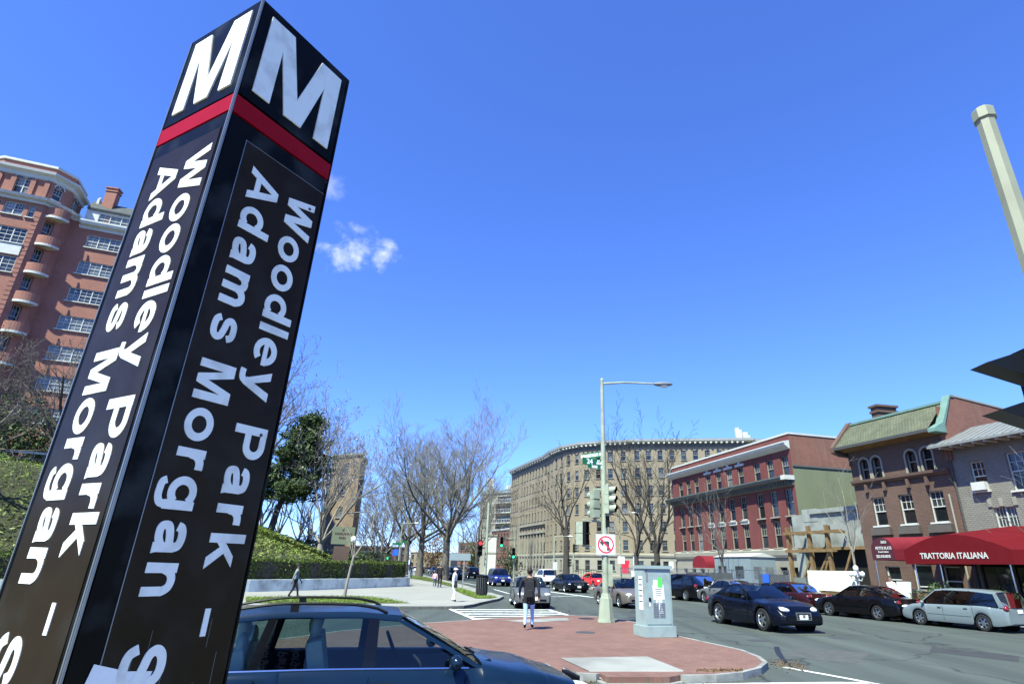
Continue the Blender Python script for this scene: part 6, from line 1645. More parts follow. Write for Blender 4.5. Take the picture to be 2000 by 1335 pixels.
make_car('sedan_car', 'taupe sedan turning behind the lamp post', SEDAN, (4.75, 34.9), 163, 'paint_taupe', group='cars on the avenue')
make_car('sedan_car', 'long black sedan with chrome grille behind the taupe sedan', CVIC, (2.75, 53.4), 165, 'paint_black', group='cars on the avenue')
make_car('hatchback_car', 'silver hatchback seen from behind left of the black sedan', SUV, (.9, 74), -14, 'paint_silver', group='cars on the avenue')
make_car('sedan_car', 'red car half hidden behind the long black sedan', SEDAN, (6.3, 68), 160, 'paint_red', group='cars on the avenue')
make_car('minivan', 'bright blue van approaching down the avenue', SUV, (-4.05, 65.2), 166, 'paint_royal', 'van', 'cars on the avenue')
make_car('parked_car', 'dark tall car seen from behind before the conical shrub', SUV, AD(922, 1118, 100).xy, -14, 'paint_black', group='cars on the avenue')
make_car('parked_car', 'dark tall car behind the white-clothed woman', SUV, AD(888, 1118, 88).xy, 166, 'paint_navy', group='cars on the avenue')
for i, (px, D, lb, c_) in enumerate(((824, 150, 'far dark car second nearest the big tree trunk', 'paint_black'), (838, 148, 'far grey car in the parked row', 'paint_grey'), (850, 140, 'far navy car nearest the couple', 'paint_navy'), (812, 160, 'far pale car beside the tree trunk', 'paint_silver'))):
    make_car('distant_car', lb, SEDAN, AD(px, 1112, D).xy, 150 + i * 4, c_, group='distant parked cars')
# ------------------------------------------------------------------ people
def cloth(name, col): mat(name, [c / ALB for c in col], .85, var=.12, scale=8)
cloth('cloth_black', (0.008, 0.008, 0.010)); cloth('cloth_navy', (0.010, 0.013, 0.030)); cloth('cloth_jeans', (0.045, 0.085, 0.20)); cloth('cloth_palejeans', (0.16, 0.24, 0.38))
cloth('cloth_grey', (0.20, 0.215, 0.215)); cloth('cloth_white', (0.62, 0.62, 0.57)); cloth('cloth_pink', (0.50, 0.22, 0.26)); cloth('cloth_red', (0.35, 0.02, 0.03)); cloth('cloth_khaki', (0.07, 0.065, 0.035)); cloth('cloth_green', (0.03, 0.05, 0.03))
mat('hair_brown', (0.045, 0.028, 0.016), .7, var=.2); mat('hair_orange', (0.30, 0.13, 0.03), .7, var=.2); mat('hair_grey', (0.35, 0.34, 0.32), .7, var=.2)
def person(label, loc, facing, height, top, legs, shoes='black_plastic', hair='hair_brown', stride=.22, swing=.25, head='skin', cap=None, bulk=1.0, carry=None, name='person', coat_len=None):
    """standing or walking figure; facing = compass azimuth; one continuous skinned body"""
    k = height / 1.75
    t = thing('person', label, 'person', loc, R(-facing))
    J = {}; E = []
    def v(n_, p, r): J[n_] = (Vector(p), r)
    sx = stride; sw = swing
    v('pelvis', (0, 0, .95), .135 * bulk); v('waist', (0, .0, 1.08), .125 * bulk); v('chest', (0, .02, 1.28), .15 * bulk); v('upper', (0, .02, 1.40), .125 * bulk); v('neck', (0, .02, 1.50), .058); v('jaw', (0, .045, 1.575), .075); v('head', (0, .03, 1.65), .092); v('crown', (0, .02, 1.71), .07)
    E += [('pelvis', 'waist', 't'), ('waist', 'chest', 't'), ('chest', 'upper', 't'), ('upper', 'neck', 's'), ('neck', 'jaw', 's'), ('jaw', 'head', 's'), ('head', 'crown', 's')]
    for sd, sg in (('l', -1), ('r', 1)):
        f_ = sx * sg
        v('hip' + sd, (sg * .095, 0, .88), .098 * bulk); v('knee' + sd, (sg * .10, f_ * .5 + .045, .49), .064); v('ankle' + sd, (sg * .10, f_ - (.03 if f_ < 0 else 0), .10 + (.05 if f_ < -.1 else 0)), .046); v('toe' + sd, (sg * .115, f_ + .15, .045 + (.0 if f_ >= -.1 else .01)), .038); v('heel' + sd, (sg * .10, f_ - .06, .06 + (.05 if f_ < -.1 else 0)), .042)
        E += [('pelvis', 'hip' + sd, 'l'), ('hip' + sd, 'knee' + sd, 'l'), ('knee' + sd, 'ankle' + sd, 'l'), ('ankle' + sd, 'toe' + sd, 'f'), ('ankle' + sd, 'heel' + sd, 'f')]
        a_ = -sw * sg
        v('sh' + sd, (sg * .185 * bulk, .01, 1.42), .066); v('el' + sd, (sg * .245 * bulk, a_ * .35 - .02, 1.14), .05); v('wr' + sd, (sg * .25 * bulk, a_ + .05, .90), .034); v('palm' + sd, (sg * .25 * bulk, a_ * 1.12 + .065, .835), .032)
        E += [('upper', 'sh' + sd, 't'), ('sh' + sd, 'el' + sd, 't'), ('el' + sd, 'wr' + sd, 't'), ('wr' + sd, 'palm' + sd, 'h')]
        for q in range(4):
            v('fa%d%s' % (q, sd), (sg * .252 * bulk, a_ * 1.15 + .035 + q * .019, .79), .0095); v('fb%d%s' % (q, sd), (sg * .240 * bulk, a_ * 1.17 + .045 + q * .019, .75 + .006 * abs(q - 1.5)), .0085)
            E += [('palm' + sd, 'fa%d%s' % (q, sd), 'h'), ('fa%d%s' % (q, sd), 'fb%d%s' % (q, sd), 'h')]
        v('th' + sd, (sg * .235 * bulk, a_ * 1.12 + .11, .815), .0105); E.append(('palm' + sd, 'th' + sd, 'h'))
    names = list(J); me = bpy.data.meshes.new('body'); me.from_pydata([tuple(J[n_][0] * k) for n_ in names], [(names.index(a), names.index(b_)) for a, b_, _ in E], [])
    o = bpy.data.objects.new('body', me); COL.objects.link(o)
    md = o.modifiers.new('skin', 'SKIN'); sv = me.skin_vertices[0].data
    for i, n_ in enumerate(names): sv[i].radius = (J[n_][1] * k,) * 2; sv[i].use_root = (n_ == 'pelvis')
    o.modifiers.new('sub', 'SUBSURF').levels = 1
    bpy.context.view_layer.update()
    nm = bpy.data.meshes.new_from_object(o.evaluated_get(bpy.context.evaluated_depsgraph_get())); bpy.data.objects.remove(o); bpy.data.meshes.remove(me)
    nm.materials.clear(); mats = [top, legs, 'skin', shoes]
    for m_ in mats: nm.materials.append(M[m_])
    segs = [(J[a][0] * k, J[b_][0] * k, c_) for a, b_, c_ in E]; idx = {'t': 0, 'l': 1, 's': 2, 'h': 2, 'f': 3}
    for p in nm.polygons:
        c = p.center; best = None
        for a, b_, c_ in segs:
            d = b_ - a; q = max(0, min(1, (c - a).dot(d) / max(1e-9, d.length_squared))); ds = (c - a - d * q).length
            if best is None or ds < best[0]: best = (ds, c_)
        mi = idx[best[1]]
        if coat_len and mi == 1 and c.z > coat_len * k: mi = 0
        if mi == 0 and c.z < .93 * k and best[1] == 't' and abs(c.x) < .16 * k and not coat_len: mi = 1
        p.material_index = mi; p.use_smooth = True
    bo = link('body', nm, t)
    hd = MB().ell((0, .005 * k, 1.675 * k), (.088 * k, .105 * k, .098 * k), 12, 8)
    hb = hd.build('hair', hair, t, True)
    hb.data.transform(Matrix.Translation((0, -.012 * k, .012 * k)))
    nb = MB().ell((0, .135 * k, 1.63 * k), (.013 * k, .02 * k, .02 * k), 6, 4).build('nose', 'skin', t, True)
    for sg in (-1, 1): MB().ell((sg * .088 * k, .03 * k, 1.64 * k), (.012 * k, .022 * k, .03 * k), 6, 4).build('ear', 'skin', t, True); MB().ell((sg * .034 * k, .118 * k, 1.655 * k), (.012 * k, .008 * k, .007 * k), 6, 4).build('eye', 'ink', t, True)
    if cap: MB().ell((0, .01 * k, 1.70 * k), (.10 * k, .115 * k, .07 * k), 12, 6).box((0, .13 * k, 1.69 * k), (.13 * k, .1 * k, .014 * k)).build('cap', cap, t, True, 40)
    return t
def gp(x, y, z=KZ): p = G(x, y, z); return (p.x, p.y, z)
wm = person('man in black jacket and jeans walking away across the brick island', gp(1032, 1228), 2, 1.74, 'cloth_black', 'cloth_palejeans', 'black_plastic', 'hair_brown', .20, .16, bulk=1.25, coat_len=.72)
bp_ = thing('backpack', 'black backpack slung on the walking man', 'backpack', gp(1032, 1228))
bp_.rotation_euler = (0, 0, R(-2))
b = MB(); b.box((.03, -.27, 1.12), (.31, .19, .52), taper=.82); b.box((.03, -.38, 1.02), (.22, .06, .22), taper=.85); bo = b.build('bag', 'cloth_black', bp_)
bv = bo.modifiers.new('bevel', 'BEVEL'); bv.width = .035; bv.segments = 3
for sg in (-1, 1): MB().tube([(sg * .10 + .02, -.17, 1.40), (sg * .13, -.06, 1.50), (sg * .14, .09, 1.46), (sg * .15, .165, 1.30), (sg * .16, .02, 1.08), (sg * .12, -.16, 1.02)], .018, 6).build('strap', 'cloth_black', bp_)
person('woman in white coat and trousers waiting at the kerb corner', gp(885, 1174), 95, 1.64, 'cloth_white', 'cloth_white', 'black_plastic', 'hair_grey', .05, .03, cap='cloth_white', bulk=1.05, coat_len=.55)
hb = thing('handbag', 'black handbag held by the woman in white', 'bag', gp(885, 1174)); MB().box((.10, -.20, .84), (.13, .28, .34), taper=.85).build('pouch', 'cloth_black', hb); MB().tube([(.10, -.29, .98), (.08, -.26, 1.25), (.06, -.2, 1.35), (.08, -.14, 1.25), (.10, -.11, .98)], .012, 5).build('strap', 'cloth_black', hb)
person('man in grey jacket and dark cap walking past the hedge', gp(572, 1168), 75, 1.66, 'cloth_grey', 'cloth_black', 'black_plastic', 'hair_brown', .24, .2, cap='cloth_navy', bulk=1.1)
person('tall figure in black coat strolling up the pavement', gp(858, 1147), -8, 1.86, 'cloth_black', 'cloth_navy', 'black_plastic', 'hair_grey', .14, .1, bulk=1.15, coat_len=.5)
person('companion in navy jacket beside the black-coated figure', gp(853, 1146), -8, 1.86, 'cloth_navy', 'cloth_navy', 'black_plastic', 'hair_brown', .14, .1)
person('child in pink top and jeans holding onto the couple', gp(848, 1147), -8, 1.28, 'cloth_pink', 'cloth_jeans', 'white_paint', 'hair_brown', .14, .05, cap='cloth_pink')
person('ginger-haired person in dark jacket past the hedge end', gp(802, 1130), -12, 1.75, 'cloth_navy', 'cloth_jeans', 'black_plastic', 'hair_orange', .15, .1)
person('distant pedestrian in red on the avenue pavement', AD(752, 1100, 98).xy.to_tuple() + (KZ,), 160, 1.75, 'cloth_red', 'cloth_navy', 'black_plastic', 'hair_brown', .15, .1)
person('distant pedestrian in black under the blue sign', AD(778, 1100, 96).xy.to_tuple() + (KZ,), 160, 1.75, 'cloth_black', 'cloth_navy', 'black_plastic', 'hair_brown', .15, .1)
person('person in white shirt standing behind the black sedan', (*S(5.9, 3.0), KZ), 250, 1.72, 'cloth_white', 'cloth_black', 'black_plastic', 'hair_brown', .08, .1)
# ------------------------------------------------------------------ street furniture on the island
LB_ = G(1184, 1214, KZ); LD = math.hypot(LB_.x, LB_.y)
def LZ(y, px=1180): return AD(px, y, LD).z
lp = thing('street_lamp', 'tall grey green lamp post with one arm on the brick island', 'street lamp', (LB_.x, LB_.y, 0))
ztop = LZ(742, 1175)
oct8 = [(math.cos(R(22.5 + 45 * k)), math.sin(R(22.5 + 45 * k))) for k in range(8)]
b = MB()
for (r0, z0), (r1, z1) in (((.33, KZ), (.31, KZ + .10)), ((.29, KZ + .10), (.235, KZ + .78)), ((.20, KZ + .78), (.15, KZ + .95))):
    vs = [(c * r0, s * r0, z0) for c, s in oct8] + [(c * r1, s * r1, z1) for c, s in oct8]
    b.add(vs, [tuple(range(8))[::-1], tuple(range(8, 16))] + [(i, (i + 1) % 8, 8 + (i + 1) % 8, 8 + i) for i in range(8)])
b.build('base', 'pole_green', lp)
MB().tube([(0, 0, KZ + .9), (0, 0, ztop * .5), (0, 0, ztop)], [.125, .105, .07], 12).build('pole', 'pole_green', lp, True)
MB().ell((0, 0, ztop), (.075, .075, .09), 10, 6).build('finial', 'pole_green', lp, True)
za = ztop - .16
MB().tube([(0, 0, za), (.9, -.05, za + .06), (2.15, -.1, za + .02)], [.05, .042, .036], 8).build('arm', 'pole_green', lp, True)
lh = MB(); prof = [(0.0, .05, .03), (.12, .10, .07), (.35, .15, .10), (.6, .14, .085), (.78, .07, .04), (.82, .01, .01)]
n_ = 12; vs = []
for x, w, h_ in prof:
    for k in range(n_): a = 2 * math.pi * k / n_; vs.append((x, w * math.cos(a), h_ * math.sin(a) * (1.2 if math.sin(a) < 0 else .7)))
lh.add(vs, [(i * n_ + k, i * n_ + (k + 1) % n_, (i + 1) * n_ + (k + 1) % n_, (i + 1) * n_ + k) for i in range(len(prof) - 1) for k in range(n_)])
o = lh.build('lamp_head', 'tin_roof', lp, True, 60); o.location = (2.1, -.1, za + .02)
MB().ell((.45, 0, -.09), (.2, .11, .07), 10, 6).build('lens', 'globe_white', o, True)
MB().box((.17, -.05, LZ(1122)), (.16, .24, .75)).build('junction_box', 'pole_green', lp)
MB().box((.10, -.10, LZ(1012)), (.14, .2, .62)).build('junction_box', 'black_metal', lp)
def traffic_light(label, loc, facing, lit=None, back='pole_green', group=None, visor='pole_green', s=1.0):
    t = thing('traffic_light', label, 'traffic light', loc, R(-facing), group)
    for i in range(3):
        z = (1 - i) * .345 * s
        b = MB().box((0, -.0, z), (.33 * s, .20 * s, .335 * s)).box((0, -.115 * s, z), (.27 * s, .05 * s, .28 * s)); b.build('signal_section', back, t)
        vb = MB(); nv = 18; vs = []
        for y in (.10, .36):
            for k in range(nv + 1):
                a = R(-60 + 300 * k / nv) ; vs.append((.14 * s * math.cos(a), y * s - (.05 * s if y > .2 and math.sin(a) < 0 else 0), z + .14 * s * math.sin(a)))
        vb.add(vs, [(k, k + 1, nv + 2 + k, nv + 1 + k) for k in range(nv)]); vb.build('visor', visor, t, True); 
        vi = MB(); vi.add([(x * .965, y + .001, (zz - z) * .965 + z) for x, y, zz in vs], [(k, nv + 1 + k, nv + 2 + k, k + 1) for k in range(nv)]); vi.build('visor_lining', 'black_plastic', t, True)
        MB().lathe([(.0, .135 * s), (.12 * s, .12 * s), (.13 * s, .105 * s)], 16, (0, 0, z), 'Y').build('lens', (('red_light_on', 'amber', 'green_light_on')[i] if lit == i else 'black_plastic'), t, True)
    MB().box((0, 0, .54 * s), (.1 * s, .1 * s, .08 * s)).box((0, 0, -.55 * s), (.1 * s, .1 * s, .1 * s)).build('mounting', back, t)
    return t
def at_lamp(dx, dy, y): return (LB_.x + dx, LB_.y + dy, LZ(y))
traffic_light('traffic light facing right on the island lamp post', at_lamp(.12, -.22, 976), 118)
traffic_light('traffic light seen from behind on the island lamp post', at_lamp(-.36, -.08, 985), -28)
MB().box((-.15, 0, LZ(1007)), (.55, .08, .08)).build('signal_bracket', 'pole_green', lp); MB().box((-.15, 0, LZ(955)), (.55, .06, .06)).build('signal_bracket', 'pole_green', lp); MB().bar((0, 0, LZ(1020)), (-.85, -.05, LZ(1015)), .06, .06).build('signal_bracket', 'pole_green', lp); MB().bar((0, 0, LZ(1072)), (-.85, -.05, LZ(1066)), .06, .06).build('signal_bracket', 'pole_green', lp)
ps = thing('pedestrian_signal', 'two-lamp pedestrian signal with red hand on the island lamp post', 'pedestrian signal', at_lamp(-.85, -.05, 1042), R(-112))
for i in range(2):
    z = .21 - i * .42
    MB().box((0, -.05, z), (.42, .26, .40)).build('signal_section', 'pole_green', ps)
    fr = MB().box((0, .16, z + .195), (.41, .22, .02)).box((.195, .13, z), (.02, .16, .38)).box((-.195, .13, z), (.02, .16, .38)); fr.build('visor', 'black_metal', ps)
    fo = MB().box((0, .085, z), (.36, .02, .36)).build('face', 'black_plastic', ps)
    if i: 
        hnd = MB().box((0, .098, z - .05), (.13, .01, .14), mi=0)
        for q in range(4): hnd.box((-.05 + q * .034, .098, z + .07), (.024, .01, .11))
        hnd.box((.085, .098, z - .01), (.03, .01, .09)); hnd.build('hand_symbol', 'red_light_on', ps)
# no left turn sign
ns = thing('no_left_turn_sign', 'square white no left turn sign on the island lamp post', 'road sign', at_lamp(.02, -.14, 1063), R(6))
pl = MB().box((0, 0, 0), (.74, .012, .74)).build('plate', 'white_paint', ns)
T = Matrix.Rotation(R(90), 4, 'X')
ro, ri = .31, .255
ringo = [(ro * math.cos(R(k * 10)), ro * math.sin(R(k * 10))) for k in range(36)]; b = MB()
for k in range(36):
    a0, a1 = R(k * 10), R(k * 10 + 10); b.add([T @ Vector((q * math.cos(a), q * math.sin(a), .0105)) for q, a in ((ri, a0), (ro, a0), (ro, a1), (ri, a1))], [(0, 1, 2, 3)])
c45 = math.sqrt(.5); b.add([T @ Vector((x, y, .0120)) for x, y in ((-.205, .165), (-.165, .205), (.205, -.165), (.165, -.205))], [(0, 1, 2, 3), (3, 2, 1, 0)][:1]); b.build('prohibition_ring', 'sign_red', pl)
ar = MB()
for poly, zz in (([(.04, -.21), (.135, -.21), (.135, .10), (.04, .02)], .0090), ([(-.10, .02), (.04, .02), (.135, .10), (.10, .125), (-.10, .125)], .0091), ([(-.24, .07), (-.09, -.07), (-.09, .21)], .0092)): ar.add([T @ Vector((x, y, zz)) for x, y in poly], [tuple(range(len(poly)))])
ar.build('left_arrow', 'ink', pl)
fr = MB()
for x, z, w, h_ in ((0, .35, .71, .012), (0, -.35, .71, .012), (.35, 0, .012, .7), (-.35, 0, .012, .7)): fr.box((x, -.007, z), (w, .004, h_))
fr.build('border', 'ink', pl)
def name_sign(label, body, px_y, d, L, h_, size, sx=1.0, dx=0.0, txt2=None):
    """green street name blade running along direction d from the post"""
    d = Vector(d).normalized(); t = thing('street_name_sign', label, 'street sign', at_lamp(0, 0, px_y))
    ang = math.atan2(-d.y, -d.x)
    o = MB().box((-(L / 2 + .11), 0, 0), (L, .014, h_)).build('blade', 'sign_green', t); t.rotation_euler = (0, 0, ang)
    for sg in (1, -1):
        me = text_mesh(body, size, .010, .002, 'white_paint', 'CENTER', sx)
        q = link('lettering', me, o); q.location = (-(L / 2 + .11) + dx * sg, -.009 * sg, 0); q.rotation_euler = (R(90), 0, 0 if sg > 0 else math.pi)
        if txt2:
            for j, w_ in enumerate(txt2):
                q = link('lettering', text_mesh(w_, size * .42, .008, .002), o); q.location = (-(.11 + .12) if sg > 0 else -(L - .0), -.009 * sg, .045 - .09 * j); q.rotation_euler = (R(90), 0, 0 if sg > 0 else math.pi)
    MB().box((-.07, 0, 0), (.12, .05, .12)).build('clamp', 'white_paint', t)
    return t
name_sign('upper green street name blade reading Connecticut Av on the lamp post', 'CONNECTICUT AV', 886, (-.72, .69), .98, .23, .15, .82)
name_sign('lower green street name blade reading 24 ST NW on the lamp post', '24', 904, (-.88, -.47), .86, .27, .27, 1.0, -.10, ('ST', 'NW'))
name_sign('small green block number blade reading 2600 below the street name', '2600', 913, (-.88, -.47), .62, .13, .13)
# grey utility cabinet
cp = G(1279, 1243, KZ); cb = thing('utility_cabinet', 'grey steel utility cabinet with stickers on the brick island', 'cabinet', (cp.x + .06, cp.y + .30, KZ), R(17))
hC = AD(1280, 1104, math.hypot(cp.x, cp.y)).z - KZ
MB().box((0, 0, .14), (.98, .78, .28)).build('plinth', 'cabinet_grey', cb)
cbx = MB().box((0, 0, .28 + (hC - .36) / 2), (.86, .66, hC - .36)).build('housing', 'cabinet_grey', cb)
MB().box((0, -.02, hC - .04), (.92, .74, .09)).build('lid', 'cabinet_grey', cb)
dr = MB().box((0, -.337, .28 + (hC - .44) / 2 + .02), (.78, .012, hC - .5)).build('door', 'cabinet_grey', cb)
for i in range(9):
    for x in (-.10, .10): MB().box((x, -.347, .52 + i * .045), (.17, .012, .022)).build('louvre', 'tin_roof', dr)
MB().box((-.29, -.35, .98), (.06, .03, .10)).build('handle', 'black_metal', dr); MB().box((-.36, -.345, hC - .28), (.06, .012, .32)).build('hinge', 'tin_roof', dr)
stk = MB()
def sheetbox(x, z, w, h_, m_, rot=0, y=-.346): return MB().box((0, 0, 0), (w, .003, h_), Matrix.Rotation(rot, 3, 'Y')).build('sticker', m_, dr)
for x, z, w, h_, m_, rt, y in ((.06, hC - .46, .15, .27, 'paper_green', .05, -.3485), (-.09, hC - .50, .14, .22, 'paper', .1, -.3465), (.0, hC - .72, .36, .40, 'paper', -.06, -.347), (-.29, .86, .05, .12, 'paper', 0, -.346)):
    o = sheetbox(x, z, w, h_, m_, rt); o.location = (x, y, z)
for i in range(4): o = MB().box((0, 0, 0), (.2 - .04 * (i % 2), .002, .014)).build('print', 'ink', dr); o.location = (.0, -.3495, hC - .64 - i * .055)
for pl_ in ([(-.1, 1.10), (.02, 1.14), (.0, .98), (-.09, .80)], [(.04, 1.12), (.12, 1.10), (.10, .88), (-.02, .66), (-.01, .86)], [(.08, .80), (.14, .62), (.0, .60)]):
    q = MB(); q.add([(x, -.3458, z) for x, z in pl_], [tuple(range(len(pl_)))]); q.build('torn_paper', 'paper', dr)
sd = MB()
for z, h_ in ((hC - .5, .42), (hC - .95, .5)): o = MB().box((-.432, -.06, z), (.003, .26, h_)).build('sticker', 'paper', cb)
for i in range(5): MB().box((-.4345, -.06, hC - .38 - i * .15), (.002, .2, .03)).build('print', 'ink', cb)
# ---- right-edge signal pole with pedestrian signal
rp_ = AD(1926, 240, 3.6); rz = AD(1922, 212, 3.6).z
sp2 = thing('signal_pole', 'pale beige eight-sided pole with a cap at the right edge', 'pole', (rp_.x, rp_.y, 0))
b = MB(); vs = [(c * .072, s * .072, KZ) for c, s in oct8] + [(c * .046, s * .046, rz - .06) for c, s in oct8]
b.add(vs, [tuple(range(8, 16))] + [(i, (i + 1) % 8, 8 + (i + 1) % 8, 8 + i) for i in range(8)]); b.build('pole', 'pole_beige', sp2)
vs = [(c * .057, s * .057, rz - .08) for c, s in oct8] + [(c * .057, s * .057, rz - .02) for c, s in oct8] + [(c * .04, s * .04, rz) for c, s in oct8]
b = MB(); b.add(vs, [tuple(range(8))[::-1], tuple(range(16, 24))] + [(i, (i + 1) % 8, 8 + (i + 1) % 8, 8 + i) for i in range(8)] + [(8 + i, 8 + (i + 1) % 8, 16 + (i + 1) % 8, 16 + i) for i in range(8)]); b.build('cap', 'pole_beige', sp2)
b = MB(); vs = [(c * .30, s * .30, KZ) for c, s in oct8] + [(c * .2, s * .2, KZ + .7) for c, s in oct8]; b.add(vs, [tuple(range(8, 16))] + [(i, (i + 1) % 8, 8 + (i + 1) % 8, 8 + i) for i in range(8)]); b.build('base', 'pole_beige', sp2)
tip1, tip2 = AD(1927, 707, 3.45), AD(1952, 800, 3.45)
ps2 = thing('pedestrian_signal', 'black pedestrian signal visors jutting in from the right edge', 'pedestrian signal', (rp_.x, rp_.y, 0))
for tp_ in (tip1, tip2):
    x0, y0, z0 = tp_.x - rp_.x, tp_.y - rp_.y, tp_.z
    d = Vector((rp_.x + .05 - tp_.x, 0, 0)).normalized(); Lv = .30
    v = MB(); vs = []
    for yy in (-.15, .15): vs += [(x0 + .0, y0 + .06 + yy * .4, z0), (x0 + Lv, y0 + .06 + yy * .4, z0 + .10), (x0 + Lv, y0 + .06 + yy * .4, z0 - .10)]
    v.add(vs, [(0, 1, 2), (5, 4, 3), (0, 3, 4, 1), (2, 5, 3, 0)]); v.build('visor', 'black_metal', ps2)
    MB().box((x0 + Lv + .09, y0 + .06, z0 - .01), (.18, .26, .26)).build('signal_section', 'black_metal', ps2)
zz = (tip1.z + tip2.z) / 2
MB().bar((tip1.x - rp_.x + .45, tip1.y - rp_.y + .1, zz + .18), (0, 0, zz + .18), .04, .04).build('bracket', 'pole_beige', ps2)
# ------------------------------------------------------------------ left pavement furniture
def at(px, py): p = G(px, py, KZ); return (p.x, p.y, KZ)
bn = thing('litter_bin', 'dark slatted litter bin on the grass verge', 'bin', at(940, 1163))
MB().lathe([(.0, .02), (.32, .02), (.36, .5), (.36, 1.1), (.39, 1.12), (.39, 1.2), (.28, 1.24), (.0, 1.25)], 18).build('drum', 'black_metal', bn, True, 40)
for k in range(18): a = R(k * 20); MB().box((.365 * math.cos(a), .365 * math.sin(a), .6), (.02, .05, 1.0), a).build('slat', 'iron', bn)
sgp = thing('signal_pole', 'grey green signal pole behind the litter bin', 'pole', (*AD(946, 1150, 45).xy, KZ))
zt = AD(946, 985, 45).z
MB().tube([(0, 0, 0), (0, 0, zt)], [.12, .085], 10).build('pole', 'pole_green', sgp, True); MB().lathe([(.26, 0), (.22, .6), (.13, .75)], 8).build('base', 'pole_green', sgp); MB().bar((0, 0, AD(946, 1046, 45).z), (-.35, -.1, AD(946, 1046, 45).z), .05, .05).build('bracket', 'pole_green', sgp)
q = AD(938, 1070, 44.8); traffic_light('traffic light showing red above the litter bin', (q.x, q.y, q.z), 175, 0, 'black_metal', None, 'black_metal')
sb = thing('guide_sign', 'back of a wide blue grey sign board on a post beside the avenue', 'road sign', (*AD(903, 1148, 52).xy, KZ))
z0 = AD(903, 1097, 52).z; z1 = AD(903, 1083, 52).z
MB().box((-.35, 0, (z0 + z1) / 2), (1.75, .03, z1 - z0)).build('board', 'trailer_blue', sb); MB().box((0, .04, z1 / 2), (.09, .06, z1)).build('post', 'tin_roof', sb); MB().box((-.35, .03, (z0 + z1) / 2), (1.7, .03, .06)).build('stiffener', 'tin_roof', sb)
# far junction signals
fp = thing('signal_pole', 'far signal pole with left arm before the tan block', 'pole', (*AD(1004, 1105, 82).xy, 0))
zt = AD(1004, 1030, 82).z; za = AD(1000, 1052, 82).z
MB().tube([(0, 0, 0), (0, 0, zt)], .11, 8).build('pole', 'pole_green', fp, True); MB().tube([(0, 0, za), (-1.5, 0, za + .15)], .05, 6).build('arm', 'pole_green', fp, True)
for px, py, lb in ((980, 1058, 'far traffic light showing green at the end of the arm'), (1003, 1080, 'far traffic light showing green on the pole')):
    q = AD(px, py, 81.5); traffic_light(lb, (q.x, q.y, q.z), 178, 2, 'black_metal', 'far green signals', 'black_metal', 1.25)
fp = thing('signal_pole', 'dark signal pole at the curved corner left of the bare tree', 'pole', (*AD(1120, 1115, 78).xy, 0))
MB().tube([(0, 0, 0), (0, 0, AD(1120, 1050, 78).z)], .09, 8).build('pole', 'pole_green', fp, True)
for px, py, lb in ((1121, 1070, 'upper dark traffic light at the curved corner'), (1111, 1098, 'lower dark traffic light at the curved corner')):
    q = AD(px, py, 77.6); traffic_light(lb, (q.x, q.y, q.z), 100, None, 'black_metal', 'dark signals at the corner', 'black_metal', .95)
for px, py0, py1, D, lb in ((1082, 1112, 1046, 80, 'thin lamp post before the tan block near the bare tree'), (1212, 1110, 1000, 84, 'thin lamp post right of the island signals'), (778, 1100, 1020, 92, 'lamp post with arm left of the avenue')):
    t = thing('street_lamp', lb, 'street lamp', (*AD(px, py0, D).xy, 0)); zt = AD(px, py1, D).z
    MB().tube([(0, 0, 0), (0, 0, zt)], [.12, .07], 8).build('pole', 'pole_green', t, True); MB().tube([(0, 0, zt - .1), (1.8, 0, zt)], .04, 6).build('arm', 'pole_green', t, True); MB().ell((2.1, 0, zt), (.4, .15, .1), 10, 6).build('lamp_head', 'globe_white', t, True)
# no entry sign and red construction flag, notice boards across the avenue
t = thing('no_entry_sign', 'white and red prohibition sign behind the taupe sedan', 'road sign', (*AD(1214, 1120, 70).xy, 0)); z0 = AD(1214, 1093, 70).z
MB().tube([(0, .04, 0), (0, .04, z0 + .5)], .035, 6).build('post', 'tin_roof', t); MB().box((0, 0, z0), (.75, .02, .75)).build('plate', 'white_paint', t)
b = MB()
for k in range(24):
    a0, a1 = R(k * 15), R(k * 15 + 15); b.add([(q * math.cos(a), -.014, q * math.sin(a)) for q, a in ((0, a0), (.33, a0), (.33, a1))], [(0, 1, 2)])
b.build('disc', 'sign_red', t); MB().box((0, -.018, 0), (.46, .006, .11)).build('bar', 'white_paint', t)
t = thing('construction_flag', 'orange red construction banner by the tan block', 'banner', (*AD(1222, 1118, 75).xy, 0)); z0 = AD(1222, 1106, 75).z
b = MB(); b.prism([(-.42, -.75), (.28, -.8), (.5, .72), (-.45, .7)], -.015, .015, 0, Matrix.Translation((0, 0, z0)) @ T); b.build('cloth', 'sign_red', t); MB().tube([(-.45, 0, 0), (-.45, 0, z0 + .8)], .03, 6).build('pole', 'tin_roof', t)
for px, py, D, lb in ((1084, 1108, 72, 'pale notice sign on a post left of the bare tree'), (1312, 1108, 66, 'pale notice sign on a post left of the red corner building')):
    t = thing('notice_sign', lb, 'road sign', (*AD(px, 1120, D).xy, 0)); z0 = AD(px, py, D).z
    MB().box((0, 0, z0 + .2), (.5, .02, .85)).build('plate', 'trim_white', t); MB().tube([(0, .03, 0), (0, .03, z0 + .6)], .03, 6).build('post', 'tin_roof', t)
